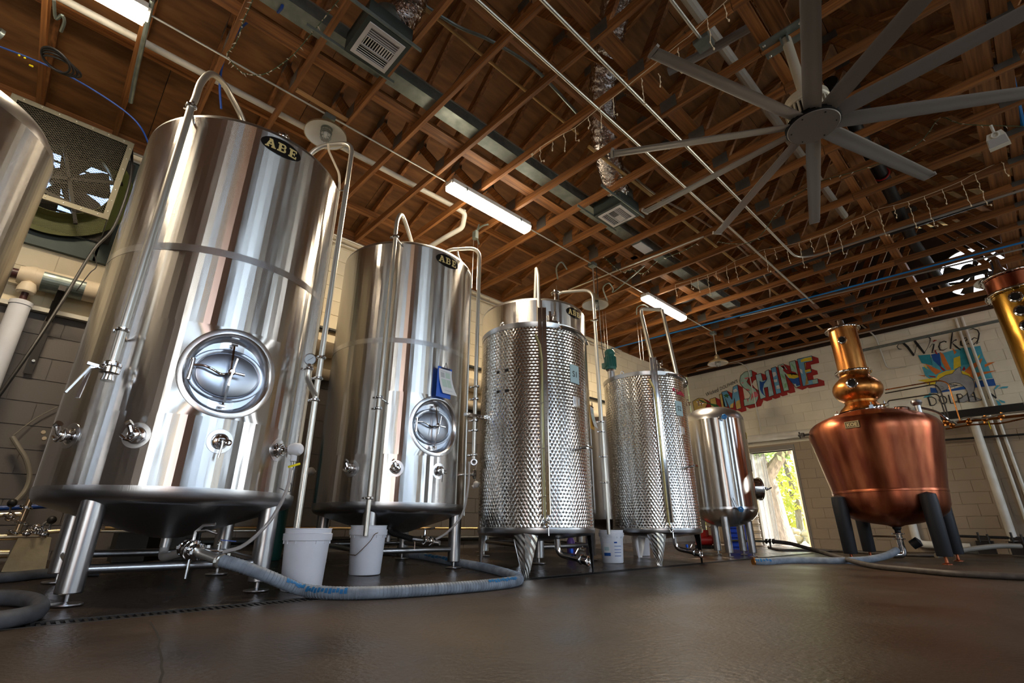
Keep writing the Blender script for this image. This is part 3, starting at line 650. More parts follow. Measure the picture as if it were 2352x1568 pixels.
for k in range(10):
    a = a0 + 2 * PI * k / 10; ca, sa = math.cos(a), math.sin(a)
    b = MB(); prof = []
    for r_, wd, tw in ((.12, .056, -.34), (.3, .062, -.34), (.7, .060, -.30), (1.1, .056, -.26), (1.42, .052, -.22), (1.50, .050, -.20)):
        ring = []
        for j in range(10):
            q = 2 * PI * j / 10; u = wd * math.cos(q); v = .012 * math.sin(q) + .012 * (1 - (u / wd) ** 2)
            uu = u * math.cos(tw) - v * math.sin(tw); vv = u * math.sin(tw) + v * math.cos(tw) + .02
            ring.append((FX + r_ * ca - uu * sa, FY + r_ * sa + uu * ca, FZ + vv))
        prof.append(ring)
    n = 10
    b.add([q for r_ in prof for q in r_], [(i * n + j, i * n + (j + 1) % n, (i + 1) * n + (j + 1) % n, (i + 1) * n + j) for i in range(len(prof) - 1) for j in range(n)] + [tuple(range(n)), tuple(range(5 * n, 6 * n))])
    o = b.build('blade', M['fan'], t)
    b2 = MB(); b2.beam((FX + 1.50 * ca, FY + 1.50 * sa, FZ + .03), (FX + 1.52 * ca, FY + 1.52 * sa, FZ + .04), .09, .03); b2.build('blade_tip', M['fan'], o, origin=None, smooth=False)
# air registers with foil ducts
def register(label, x0, x1, y0, y1, z, duct, lab2, rad_=.13):
    t = thing('air_register', label, 'register', ((x0 + x1) / 2, (y0 + y1) / 2, z))
    cx, cy, w_, h_ = (x0 + x1) / 2, (y0 + y1) / 2, x1 - x0, y1 - y0
    b = MB(); o_ = .035
    for (ax0, ax1, ay0, ay1) in ((x0 - o_, x0, y0 - o_, y1 + o_), (x1, x1 + o_, y0 - o_, y1 + o_), (x0, x1, y0 - o_, y0), (x0, x1, y1, y1 + o_)): b.bb(ax0, ax1, ay0, ay1, z - .002, z + .19)
    b.bb(x0, x1, y0, y1, z + .17, z + .19); b.build('plenum_box', M['duct_dark'], t, smooth=False); MB().bb(x0 + .03, x1 - .03, y0 + .03, y1 - .03, z + .022, z + .03).build('dark_plate', M['band'], t, smooth=False)  # black plate added inside so the gaps between louvres look dark
    b = MB(); f = .032
    for (ax0, ax1, ay0, ay1) in ((x0, x0 + f, y0, y1), (x1 - f, x1, y0, y1), (x0 + f, x1 - f, y0, y0 + f), (x0 + f, x1 - f, y1 - f, y1)): b.bb(ax0, ax1, ay0, ay1, z - .012, z - .002)
    b.build('face_frame', M['diff'], t, smooth=False)
    ix0, ix1, iy0, iy1 = x0 + f, x1 - f, y0 + f, y1 - f
    for k in range(4):
        for s in (0, 1):
            xx = ix0 + .010 + k * .021 if s == 0 else ix1 - .010 - k * .021
            B = MB(); Mx = Matrix.Rotation(rad(-30 if s else 30), 3, 'Y'); B.box((xx, cy, z - .004), (.0115, iy1 - iy0, .003), Mx); B.build('louvre', M['diff'], t, smooth=False)
    n = 12
    for k in range(n):
        B = MB(); Mx = Matrix.Rotation(rad(35 if k < n / 2 else -35), 3, 'X'); yy = iy0 + (k + .5) * (iy1 - iy0) / n
        B.box((cx, yy, z - .004), (ix1 - ix0 - .19, .011, .003), Mx); B.build('louvre', M['diff'], t, smooth=False)
    b = MB(); b.bb(ix0 + .086, ix0 + .092, iy0, iy1, z - .012, z + .004); b.bb(ix1 - .092, ix1 - .086, iy0, iy1, z - .012, z + .004); b.build('divider', M['diff'], t, smooth=False)
    b = MB()
    for yy in (y0 - .10, y1 + .02):
        pass
    b.bb(x0 - .055, x0 - .04, y0 - .35, y1 + .12, z + .0, z + .03); b.bb(x1 + .04, x1 + .055, y0 - .45, y1 + .12, z + .0, z + .03); b.build('hanger_rail', M['galv'], t, smooth=False)
    b = MB(); b.lathe([(rad_ + .005, 0), (rad_ + .005, .12)], (x1 - .10, cy + .02, z + .19), 24); b.build('collar', M['galv'], t)
    # flexible duct
    path = smooth_path(duct, 14); n = len(path)
    B = MB(); random.seed(len(duct)); rr = [rad_ * (1 + .045 * math.sin(i * 1.9) + random.uniform(-.03, .03)) for i in range(n)]
    B.tube(path, rr, 26); 
    for v in B.v: v += Vector((random.uniform(-1, 1), random.uniform(-1, 1), random.uniform(-1, 1))) * .005
    o = B.build('foil_duct', M['duct'], origin=duct[0], ang=60); tag(o, lab2, 'duct')
    return path
pth = register('near square air register with slatted grey face, top centre left', -3.07, -2.73, 1.055, 1.375, 4.11,
         [(-2.86, 1.22, 4.32), (-2.80, 1.30, 4.42), (-2.66, 1.35, 4.56), (-2.45, 1.22, 4.75), (-2.2, 1.0, 5.0)], 'crumpled foil duct behind the near register')
pth = register('far square air register hanging below the foil duct', -3.07, -2.73, 4.43, 4.765, 4.11,
         [(-2.86, 4.62, 4.30), (-2.85, 4.6, 4.36), (-2.74, 4.35, 4.42), (-2.55, 3.95, 4.52), (-2.42, 3.72, 4.70), (-2.25, 3.52, 4.95), (-2.0, 3.3, 5.15), (-1.75, 3.1, 5.3), (-1.45, 2.8, 5.5)], 'long silver foil duct snaking down to the far register', .15)
b = MB(); 
for q_, ax in ((P(1372, 352, 2, 4.52), (-.35, -.6, .5)), (P(1402, 98, 2, 5.2), (-.4, -.4, .4))): b.lathe([(.130, -.012), (.130, .012)], q_, 26, Vector(ax).normalized().to_track_quat('Z', 'Y').to_matrix())
# ---------------------------------------------------------------- icicle and green string lights
def icicles(label, pts, drops, z, y, zoff=0):
    t = thing('icicle_lights', label, 'string lights', pts[0], 'icicle lights')
    MB().tube(smooth_path(pts, 3), .003, 5).build('wire', M['wirew'], t)
    random.seed(len(drops))
    for i, (q, L) in enumerate(drops):
        b = MB(); q = Vector(q); n = max(4, int(L / .035)); pp = [q + V3(random.uniform(-.008, .008), random.uniform(-.008, .008), -L * k / n) for k in range(n + 1)]
        if i % 3 == 1: pp += [pp[-1] + V3(.03, .01, -.005)]
        b.tube(pp, .003, 5)
        for k in range(1, len(pp), 2): b.lathe([(.001, .012), (.006, .004), (.005, -.01), (.001, -.016)], pp[k], 6)
        b.lathe([(.001, .012), (.008, .0), (.006, -.014), (.001, -.02)], pp[-1], 6)
        b.build('strand', M['wirew'], t)
Y1 = 3.085
dr = [(1222, 352, .03), (1241, 338, .30), (1268, 326, .17), (1296, 306, .36), (1322, 292, .28), (1352, 268, .22), (1378, 246, .38), (1408, 224, .34)]
icicles('icicle lights hanging from a truss left of the far register', [P(x_, y_, 1, Y1) for x_, y_ in ((1220, 362), (1241, 338), (1296, 306), (1322, 292), (1378, 246), (1408, 224), (1471, 173), (1500, 150), (1560, 100), (1584, 82), (1622, 44), (1664, 6), (1700, -30))],
        [(P(x_, y_, 1, Y1), L * .62) for x_, y_, L in dr] + [(P(1474, 178, 1, Y1), .30), (P(1514, 168, 1, Y1), .14), (P(1556, 110, 1, Y1), .30), (P(1624, 46, 1, Y1), .32), (P(1664, 8, 1, Y1), .2)], 0, Y1)
Y2 = 7.16
def z5(x_, y_): return (1500 + x_ / 4.9, 480 + y_ / 4.9)
def z6(x_, y_): return (1872 + x_ / 4.9, 380 + y_ / 4.9)
p2 = [z5(250, 850), z5(420, 800), z5(500, 775), z5(610, 740), z5(710, 700), z5(820, 645), z5(920, 585), z5(1120, 505), z5(1250, 455), z5(1365, 440), z5(1500, 410), z5(1640, 378), z5(1770, 335), z5(1930, 280), z5(2070, 215), z5(2230, 135), z6(550, 570), z6(705, 492), z6(880, 450), z6(1045, 405), z6(1225, 345), z6(1425, 268), z6(1645, 175), z6(1795, 90), (2300, 370), (2352, 345), (2400, 322)]
L2 = [.34, .26, .42, .60, .26, .46, .52, 0, .62, .30, .48, .66, .33, .52, .66, .33, .30, .66, .30, .62, .72, .33, .58, .74, .33, .4, .3]
icicles('long run of icicle lights along the far trusses', [P(x_, y_, 1, Y2) for x_, y_ in p2], [(P(p2[i][0], p2[i][1], 1, Y2), L2[i] * .60) for i in range(len(p2)) if L2[i] > 0], 0, Y2)
def greens(label, pts, m, mb_, n=3, r=.004):
    t = thing('string_lights', label, 'string lights', pts[0], 'small string lights'); pp = smooth_path(pts, n)
    MB().tube(pp, r, 5).build('wire', m, t); b = MB(); random.seed(5)
    for q in pp[::1]:
        a = random.uniform(0, 2 * PI); d = V3(math.cos(a) * .6, math.sin(a) * .6, -.5); b.cyl(q, q + d * .022, .0045, 5); b.cyl(q + d * .022, q + d * .045, .003, 5, .001)
    o = b.build('bulbs', mb_, t); o['kind'] = 'stuff'
gl = [(582, -5), (572, 20), (560, 45), (555, 62), (548, 85), (535, 110), (522, 122), (530, 140), (545, 158), (560, 168), (580, 172), (600, 172), (625, 162), (650, 145), (675, 125), (705, 90), (730, 60), (750, 35), (770, 10), (785, -8)]
greens('green string lights drooping over the conduit above the largest tank', [P(x_, y_, 2, 4.16) for x_, y_ in gl], M['wireg'], M['bulbg'], 2)
greens('green string lights twisted round a truss near the far strip light', [P(x_, y_, 1, 5.40) for x_, y_ in ((1388, 590), (1410, 612), (1432, 625), (1450, 618), (1478, 628), (1510, 600), (1560, 580), (1600, 560))], M['wireg'], M['bulbg'], 3)
greens('green string lights along trusses below the fan hub', [P(x_, y_, 1, 6.0) for x_, y_ in ((1650, 555), (1690, 560), (1740, 548), (1800, 470), (1880, 418), (1960, 395), (2060, 360), (2120, 320), (2160, 270), (2210, 285), (2352, 290))], M['wireg'], M['bulbg'], 3)
greens('green string lights on the chord above the blue hose', [P(x_, y_, 1, 9.46) for x_, y_ in ((1560, 720), (1640, 730), (1760, 690), (1830, 670), (1900, 652), (1950, 625), (2040, 612), (2140, 580), (2200, 545), (2290, 530), (2352, 520))], M['wireg'], M['bulbg'], 3)
# ---------------------------------------------------------------- loudspeaker
q = P(2289, 318, 1, 5.9)
t = thing('loudspeaker', 'white loudspeaker hanging from a truss at the upper right', 'speaker', q)
face = (Vector((0, 0, HC)) - q); face.z *= .4; face.normalize(); sd = Vector((0, 0, 1)).cross(face).normalized(); up = face.cross(sd)
MM = Matrix((sd, up, face)).transposed()
b = MB(); pr = [(-.125, -.06), (-.125, .02), (-.09, .06), (.09, .06), (.125, .02), (.125, -.06), (.10, -.085), (-.10, -.085)]
def sp(u, v, d): return q + MM @ Vector((u * .58, v * .62, d * .62))
b.prism([(-.13, -.12), (.13, -.12), (.12, .03), (.09, .11), (-.09, .11), (-.12, .03)], lambda u, v, d: sp(u, v, d), -.17); b.build('cabinet', M['speaker'], t)
b = MB(); b.prism([(-.115, -.11), (.115, -.11), (.105, .02), (-.105, .02)], lambda u, v, d: sp(u, v, d), .012); b.build('grille', M['speakerg'], t)
b = MB(); b.torus(sp(0, .06, .012), .026, .008, face, 20); b.cyl(sp(0, .12, -.08), sp(0, .26, -.08), .012, 8); b.build('mount', M['speaker'], t)
tag(MB().tube([P(2308, 105, 2, 4.5), P(2352, 300, 2, 4.3)], .022, 10).build('blue_pipe', M['blue'], origin=P(2308, 105, 2, 4.5)), 'blue pipe behind the fan blades at the upper right', 'pipe')
tag(MB().tube([P(2298, 105, 2, 4.55), P(2338, 300, 2, 4.35)], .022, 10).build('pvc_pipe', M['pvc'], origin=P(2298, 105, 2, 4.55)), 'white pipe beside the blue pipe at the upper right', 'pipe')
# ---------------------------------------------------------------- wall exhaust fan in a mesh guard (tank-side wall)
t = thing('exhaust_fan', 'wall exhaust fan in a tall wire-mesh guard box at the upper left', 'fan', (XL, -.5, 3.6))
y0, y1, z0, z1, xf = -.93, -.06, 3.02, 3.90, -5.30
b = MB(); f = .045
for (a, c, d_, e) in ((y0, y0 + f, z0, z1), (y1 - f, y1, z0, z1), (y0 + f, y1 - f, z0, z0 + f), (y0 + f, y1 - f, z1 - f, z1)): b.bb(xf - .02, xf, a, c, d_, e)
b.build('guard_frame', M['fanframe'], t, smooth=False)
b = MB()
for yy in (y0 + .02, y1 - .02):
    for k in range(7): b.lathe([(.006, 0), (.004, .004), (.001, .005)], (xf, yy, z0 + .08 + k * (z1 - z0 - .16) / 6), 6, Matrix.Rotation(PI / 2, 3, 'Y')); b.cut()
for k in range(7):
    for zz in (z0 + .02, z1 - .02): b.lathe([(.006, 0), (.004, .004), (.001, .005)], (xf, y0 + .08 + k * (y1 - y0 - .16) / 6, zz), 6, Matrix.Rotation(PI / 2, 3, 'Y')); b.cut()
b.build_each('screw', M['conduit'], t)
def meshpanel(name, fn, ulen, vlen, par, m, pu=.024, pv=.011, r=.0024):
    # expanded metal: zig-zag strands meeting at the knots
    b = MB(); nu = int(ulen / pu); nv = int(vlen / pv)
    for j in range(nv):
        for i in range(nu):
            v0 = j * pv; u0 = i * pu + (pu / 2 if j % 2 else 0)
            for (ua, va, ub, vb) in ((u0, v0, u0 + pu / 2, v0 + pv), (u0 + pu / 2, v0 + pv, u0 + pu, v0)):
                if ub > ulen: continue
                p_, q_ = fn(ua, va), fn(ub, vb); n = fn(ua, va + r) - p_; d = (q_ - p_).normalized(); s_ = n.normalized() * r
                b.add([p_ - s_, p_ + s_, q_ + s_, q_ - s_], [(0, 1, 2, 3)])
    o = b.build(name, m, par, smooth=False); o['kind'] = 'stuff'; return o
meshpanel('mesh', lambda u, v: V3(xf - .008, y0 + f + u, z0 + f + v), y1 - y0 - 2 * f, z1 - z0 - 2 * f, t, M['mesh'])
meshpanel('mesh', lambda u, v: V3(XL + .08 + u, y0 + v, z0 + .01), .62, y1 - y0, t, M['mesh'], .026, .013)
b = MB()   # box sides: top, far and near side sheets
b.bb(XL, xf - .02, y1 - .012, y1 - .006, z0, z1); b.bb(XL, xf - .02, y0 + .006, y0 + .012, z0, z1); b.bb(XL, xf - .02, y0, y1, z1 - .012, z1 - .004); b.build('guard_side', M['duct_dark'], t, smooth=False)
b = MB()
for (a, c, d_, e) in ((y0 - .05, y0 + .02, 2.86, 4.12), (y1 - .02, y1 + .09, 2.86, 4.12), (y0, y1, 4.04, 4.12), (y0, y1, 2.86, 3.05)): b.bb(XL - .0, XL + .05, a, c, d_, e)
b.build('wall_frame', M['duct_dark'], t, smooth=False)
fc = V3(XL + .10, -.50, 3.56); MX = Matrix.Rotation(PI / 2, 3, 'Y')
B = MB(); B.lathe([(.58, .0), (.44, -.0), (.41, .03), (.395, .12), (.40, .12), (.418, .035), (.445, .012), (.58, .01)], fc, 48, MX, cap=False); B.build('orifice', M['fanyel'], t)
b = MB(); n = 48
for k in range(n):   # dark panel around the orifice
    a0_, a1_ = 2 * PI * k / n, 2 * PI * (k + 1) / n
    def sq(a): 
        c_, s_ = math.cos(a), math.sin(a); m_ = max(abs(c_), abs(s_)); return (c_ / m_ * .5, s_ / m_ * .5)
    def pt(u, v): return V3(fc.x - .03, fc.y + u, fc.z + v)
    o0, o1 = sq(a0_), sq(a1_)
    b.add([pt(.42 * math.cos(a0_), .42 * math.sin(a0_)), pt(*o0), pt(*o1), pt(.42 * math.cos(a1_), .42 * math.sin(a1_))], [(0, 1, 2, 3)])
b.build('panel', M['fandark'], t, smooth=False)
for k in range(6):
    a = k * PI / 3 + .35
    b = MB(); pts = []
    for r_, wd, tw in ((.07, .05, .7), (.2, .10, .55), (.33, .13, .42), (.385, .12, .38)):
        for s_ in (-1, 1):
            u = s_ * wd; dx = u * math.sin(tw); du = u * math.cos(tw)
            pts.append(fc + V3(dx, r_ * math.cos(a) - du * math.sin(a), r_ * math.sin(a) + du * math.cos(a)))
    b.add(pts, [(0, 1, 3, 2), (2, 3, 5, 4), (4, 5, 7, 6)]); b.build('fan_blade', M['fandark'], t)
b = MB(); b.lathe([(.001, -.06), (.085, -.06), (.085, .05), (.07, .06), (.001, .06)], fc + V3(.05, 0, 0), 28, MX); b.torus(fc + V3(.115, 0, 0), .055, .008, (1, 0, 0)); b.build('hub', M['fandark'], t)
b = MB(); b.beam(fc + V3(.12, -.45, -.22), fc + V3(.12, .45, .14), .03, .03); b.beam(fc + V3(.12, -.1, .45), fc + V3(.12, .22, -.45), .03, .03); b.beam(fc + V3(.14, -.12, -.25), fc + V3(.14, .16, -.30), .12, .03); b.build('motor_strut', M['fandark'], t, smooth=False)
b = MB()
for k in range(5): b.bb(XL - .13, XL - .10, -.93, -.05, 3.17 + k * .175, 3.18 + k * .175); b.cut()
b.build_each('shutter_slat', M['fandark'], t, smooth=False)
# ---------------------------------------------------------------- round fan in the gable over the mural wall
t = thing('gable_fan', 'round gable fan with bright daylight behind, at the far right', 'fan', (FCX, YF, FCZ))
fc = V3(FCX, YF + .0, FCZ); MY = Matrix.Rotation(-PI / 2, 3, 'X')
b = MB(); n = 48
for k in range(n):
    a0_, a1_ = 2 * PI * k / n, 2 * PI * (k + 1) / n
    def pt(u, v): return V3(fc.x + u, fc.y, fc.z + v)
    o0, o1 = sq(a0_), sq(a1_)
    b.add([pt(FR * math.cos(a0_), FR * math.sin(a0_)), pt(o0[0] * 1.3, o0[1] * 1.3), pt(o1[0] * 1.3, o1[1] * 1.3), pt(FR * math.cos(a1_), FR * math.sin(a1_))], [(0, 1, 2, 3)])
b.build('panel', M['fandark'], t, smooth=False)
MB().torus(fc + V3(0, -.02, 0), FR, .02, (0, 1, 0), 40).build('orifice_ring', M['fandark'], t)
b = MB(); b.lathe([(.001, -.08), (.10, -.08), (.10, .06), (.001, .06)], fc + V3(-.05, -.06, .02), 24, MY); b.build('motor', M['band'], t)
b = MB(); b.torus(fc + V3(-.05, -.16, .02), .10, .012, (0, 1, 0)); 
for a in (0, PI / 2): b.beam(fc + V3(-.05 - .1 * math.cos(a), -.16, .02 - .1 * math.sin(a)), fc + V3(-.05 + .1 * math.cos(a), -.16, .02 + .1 * math.sin(a)), .012, .012)
b.build('belt_wheel', M['band'], t, smooth=False)
b = MB(); b.beam(fc + V3(-.6, -.05, -.42), fc + V3(.6, -.05, .35), .03, .05); b.beam(fc + V3(-.55, -.05, -.1), fc + V3(.5, -.05, -.34), .03, .05); b.beam(fc + V3(.22, -.05, .5), fc + V3(.12, -.05, -.5), .03, .05); b.build('strut', M['band'], t, smooth=False)
for k in range(4):
    a = k * PI / 2 + .9; b = MB()
    b.add([fc + V3(.06 * math.cos(a), .02, .06 * math.sin(a)), fc + V3(.06 * math.cos(a + .8), .04, .06 * math.sin(a + .8)), fc + V3(.46 * math.cos(a + .42), .06, .46 * math.sin(a + .42)), fc + V3(.46 * math.cos(a), .0, .46 * math.sin(a))], [(0, 1, 2, 3)])
    b.build('fan_blade', M['fandark'], t)
# ================================================================ TANKS
def shell_grid(b, c, r, z0, z1, hole=None, n=120):
    """cylinder wall; hole=(phi, z, half) leaves a square gap that is closed by a recessed round door patch"""
    def q(ph, z): return cylp(c, r, ph, z)
    if not hole:
        zs = [z0, z1]
        for k in range(n):
            a, d = 2 * PI * k / n, 2 * PI * (k + 1) / n; b.add([q(a, z0), q(d, z0), q(d, z1), q(a, z1)], [(0, 1, 2, 3)])
        return
    ph, zc, hf = hole; dp = hf / r
    m = 12
    for (za, zb) in ((z0, zc - hf), (zc + hf, z1)):
        for k in range(n):
            a = ph + dp + (2 * PI) * k / n; d = ph + dp + 2 * PI * (k + 1) / n
            b.add([q(a, za), q(d, za), q(d, zb), q(a, zb)], [(0, 1, 2, 3)])
    rest = 2 * PI - 2 * dp
    for k in range(n):
        a = ph + dp + rest * k / n; d = ph + dp + rest * (k + 1) / n
        b.add([q(a, zc - hf), q(d, zc - hf), q(d, zc + hf), q(a, zc + hf)], [(0, 1, 2, 3)])
def door_patch(c, r, hole, prof, b, n=72, square=True):
    ph, zc, hf = hole
    def q(u, v, dr): return cylp(c, r + dr, ph + u / r, zc + v)
    rings = []
    if square:
        row = []
        for k in range(n):
            a = 2 * PI * k / n; ca, sa = math.cos(a), math.sin(a); m_ = max(abs(ca), abs(sa)); row.append(q(ca / m_ * hf, sa / m_ * hf, 0))
        rings.append(row)
    for (R, dr) in prof: rings.append([q(R * math.cos(2 * PI * k / n), R * math.sin(2 * PI * k / n), dr) for k in range(n)])
    vs = [p for r_ in rings for p in r_]
    b.add(vs, [(i * n + k, i * n + (k + 1) % n, (i + 1) * n + (k + 1) % n, (i + 1) * n + k) for i in range(len(rings) - 1) for k in range(n)])
def frame_at(c, r, ph, z):
    nrm = V3(math.cos(ph), math.sin(ph), 0); tan = V3(-math.sin(ph), math.cos(ph), 0); o = cylp(c, r, ph, z)
    def f(u, v, d=0): return o + tan * u + V3(0, 0, v) + nrm * d
    return f, nrm, tan
LET = {  # slab-serif capitals on a 10 x 10 cell, as convex pieces
    'A': [[(0, 0), (4, 0), (4, 1.4), (0, 1.4)], [(6, 0), (10.4, 0), (10.4, 1.4), (6, 1.4)], [(1.0, 1.4), (3.1, 1.4), (5.6, 8.2), (5.0, 10), (4.0, 10)], [(4.0, 10), (6.2, 10), (9.6, 1.4), (6.8, 1.4), (4.9, 7.4)], [(3, 2.9), (7.3, 2.9), (7.3, 4.4), (3, 4.4)], [(3.0, 8.7), (5.2, 8.7), (5.2, 10), (3.0, 10)]],
    'B': [[(0, 0), (5.5, 0), (5.5, 1.5), (0, 1.5)], [(0, 8.5), (5.5, 8.5), (5.5, 10), (0, 10)], [(1.2, 0), (3.9, 0), (3.9, 10), (1.2, 10)], [(3.9, 4.5), (6, 4.5), (6, 5.7), (3.9, 5.7)],
          [(5.5, 0), (7.6, .4), (6.6, 1.8), (5.5, 1.5)], [(7.6, .4), (8.9, 1.7), (6.9, 2.4), (6.6, 1.8)], [(8.9, 1.7), (8.9, 3.6), (6.9, 3.5), (6.9, 2.4)], [(8.9, 3.6), (7.8, 5.0), (6.2, 4.5), (6.9, 3.5)],
          [(5.5, 8.5), (6.4, 8.2), (7.4, 9.6), (5.5, 10)], [(6.4, 8.2), (6.6, 7.6), (8.6, 8.2), (7.4, 9.6)], [(6.6, 7.6), (6.5, 6.4), (8.5, 6.4), (8.6, 8.2)], [(6.5, 6.4), (6.0, 5.6), (7.7, 5.0), (8.5, 6.4)]],
    'E': [[(0, 0), (8.5, 0), (8.5, 1.5), (0, 1.5)], [(0, 8.5), (8.2, 8.5), (8.2, 10), (0, 10)], [(1.2, 0), (3.9, 0), (3.9, 10), (1.2, 10)], [(3.9, 4.3), (6.4, 4.3), (6.4, 5.7), (3.9, 5.7)], [(7.2, 1.5), (8.5, 1.5), (8.5, 3.1), (7.6, 3.1)], [(7.3, 8.5), (8.2, 8.5), (8.2, 7.0), (7.5, 7.0)], [(5.6, 3.4), (6.6, 3.4), (6.6, 6.6), (5.6, 6.6)]]}
def badge(c, r, ph, z, t, w_=.148, h_=.072):
    b = MB(); n = 40; rings = []
    def q(u, v, dr): return cylp(c, r + dr, ph + u / r, z + v)
    for s_, dr in ((1, .0), (1, .0035), (.94, .0045), (.5, .0045), (.01, .0045)): rings.append([q(w_ * s_ * math.cos(2 * PI * k / n), h_ * s_ * math.sin(2 * PI * k / n), dr) for k in range(n)])
    b.add([p for r_ in rings for p in r_], [(i * n + k, i * n + (k + 1) % n, (i + 1) * n + (k + 1) % n, (i + 1) * n + k) for i in range(4) for k in range(n)])
    bd = b.build('badge', M['blackgloss'], t); bd['label'] = 'black oval badge with gold capitals'
    b = MB(); s_ = w_ * .0062 * 10 / 10; x0 = -w_ * .78
    for i, ch in enumerate('ABE'):
        for pl_ in LET[ch]:
            b.prism([(x0 + i * w_ * .56 + u * w_ * .048, -h_ * .52 + v * h_ * .104) for u, v in pl_], lambda u, v, d: q(u, v, .0048 + d), .0012)
    b.build('lettering', M['gold'], bd, smooth=False)
def tri_clamp(b, p, ax, r=.032):
    MX = Vector(ax).normalized().to_track_quat('Z', 'Y').to_matrix()
    b.lathe([(r * .7, -.012), (r, -.009), (r + .004, -.004), (r + .004, .004), (r, .009), (r * .7, .012)], p, 16, MX)
    s_ = MX @ V3(r + .012, 0, 0); q = Vector(p) + s_; tt = MX @ V3(0, 1, 0)
    b.cyl(q - tt * .014, q + tt * .03, .004, 6); b.box(q + tt * .03, (.016, .016, .016)); b.box(Vector(p) - s_ * .95, (.016, .014, .016))
def nozzle(c, r, ph, z, t, kind=0, R=.063):
    """dished port with sample valve"""
    f0_, nn, tn = frame_at(c, r, ph, z); R = R * 1.15
    def f(u, v, d=0): return f0_(u, v, d * .62)
    b = MB(); door_patch(c, r, (ph, z, R), [(R, .0002), (R * .98, .0022), (R * .66, .0022), (R * .62, -.001 + .001)], b, 40, square=False)
    MX = nn.to_track_quat('Z', 'Y').to_matrix()
    pt = b.build('port', M['ring'], t)
    b = MB(); b.lathe([(R * .62, .0), (R * .60, .004), (R * .42, .006), (.024, .010), (.024, .028), (.03, .029), (.033, .033), (.033, .038), (.026, .042), (.001, .042)], f(0, 0), 24, MX)
    b.build('neck', M['polish'], pt)
    b = MB(); b.torus(f(0, 0, .056), .033, .006, nn, 20, 8)
    if kind == 0:      # closed clamp with wing nut
        b.tube([f(.04, -.004, .056), f(.055, .0, .056), f(.055, -.045, .058)], .005, 8); b.box(f(.055, -.01, .056), (.02, .02, .02)); b.lathe([(.014, 0), (.014, .012), (.001, .014)], f(0, 0, .064), 14, MX)
    elif kind == 1:    # sample valve with lever down
        b.cyl(f(0, 0, .06), f(0, 0, .10), .013, 12); b.tube([f(0, 0, .095), f(.0, -.03, .10), f(-.004, -.10, .09)], .006, 8); b.cyl(f(-.02, .0, .09), f(.03, 0, .09), .008, 8); b.torus(f(.035, -.01, .08), .014, .005, nn, 14, 6)
    elif kind == 2:    # elbowed valve
        b.tube(fillet([f(0, 0, .06), f(0, 0, .09), f(-.02, .05, .10)], .02), .014, 10); b.cyl(f(-.03, .045, .10), f(-.01, .06, .10), .019, 10); b.tube([f(-.03, -.03, .09), f(.01, -.04, .10), f(.04, -.01, .10)], .007, 8); b.cyl(f(-.05, -.01, .085), f(-.02, -.03, .09), .009, 8)
    b.build('valve', M['polish'], pt)
    return f, nn, tn
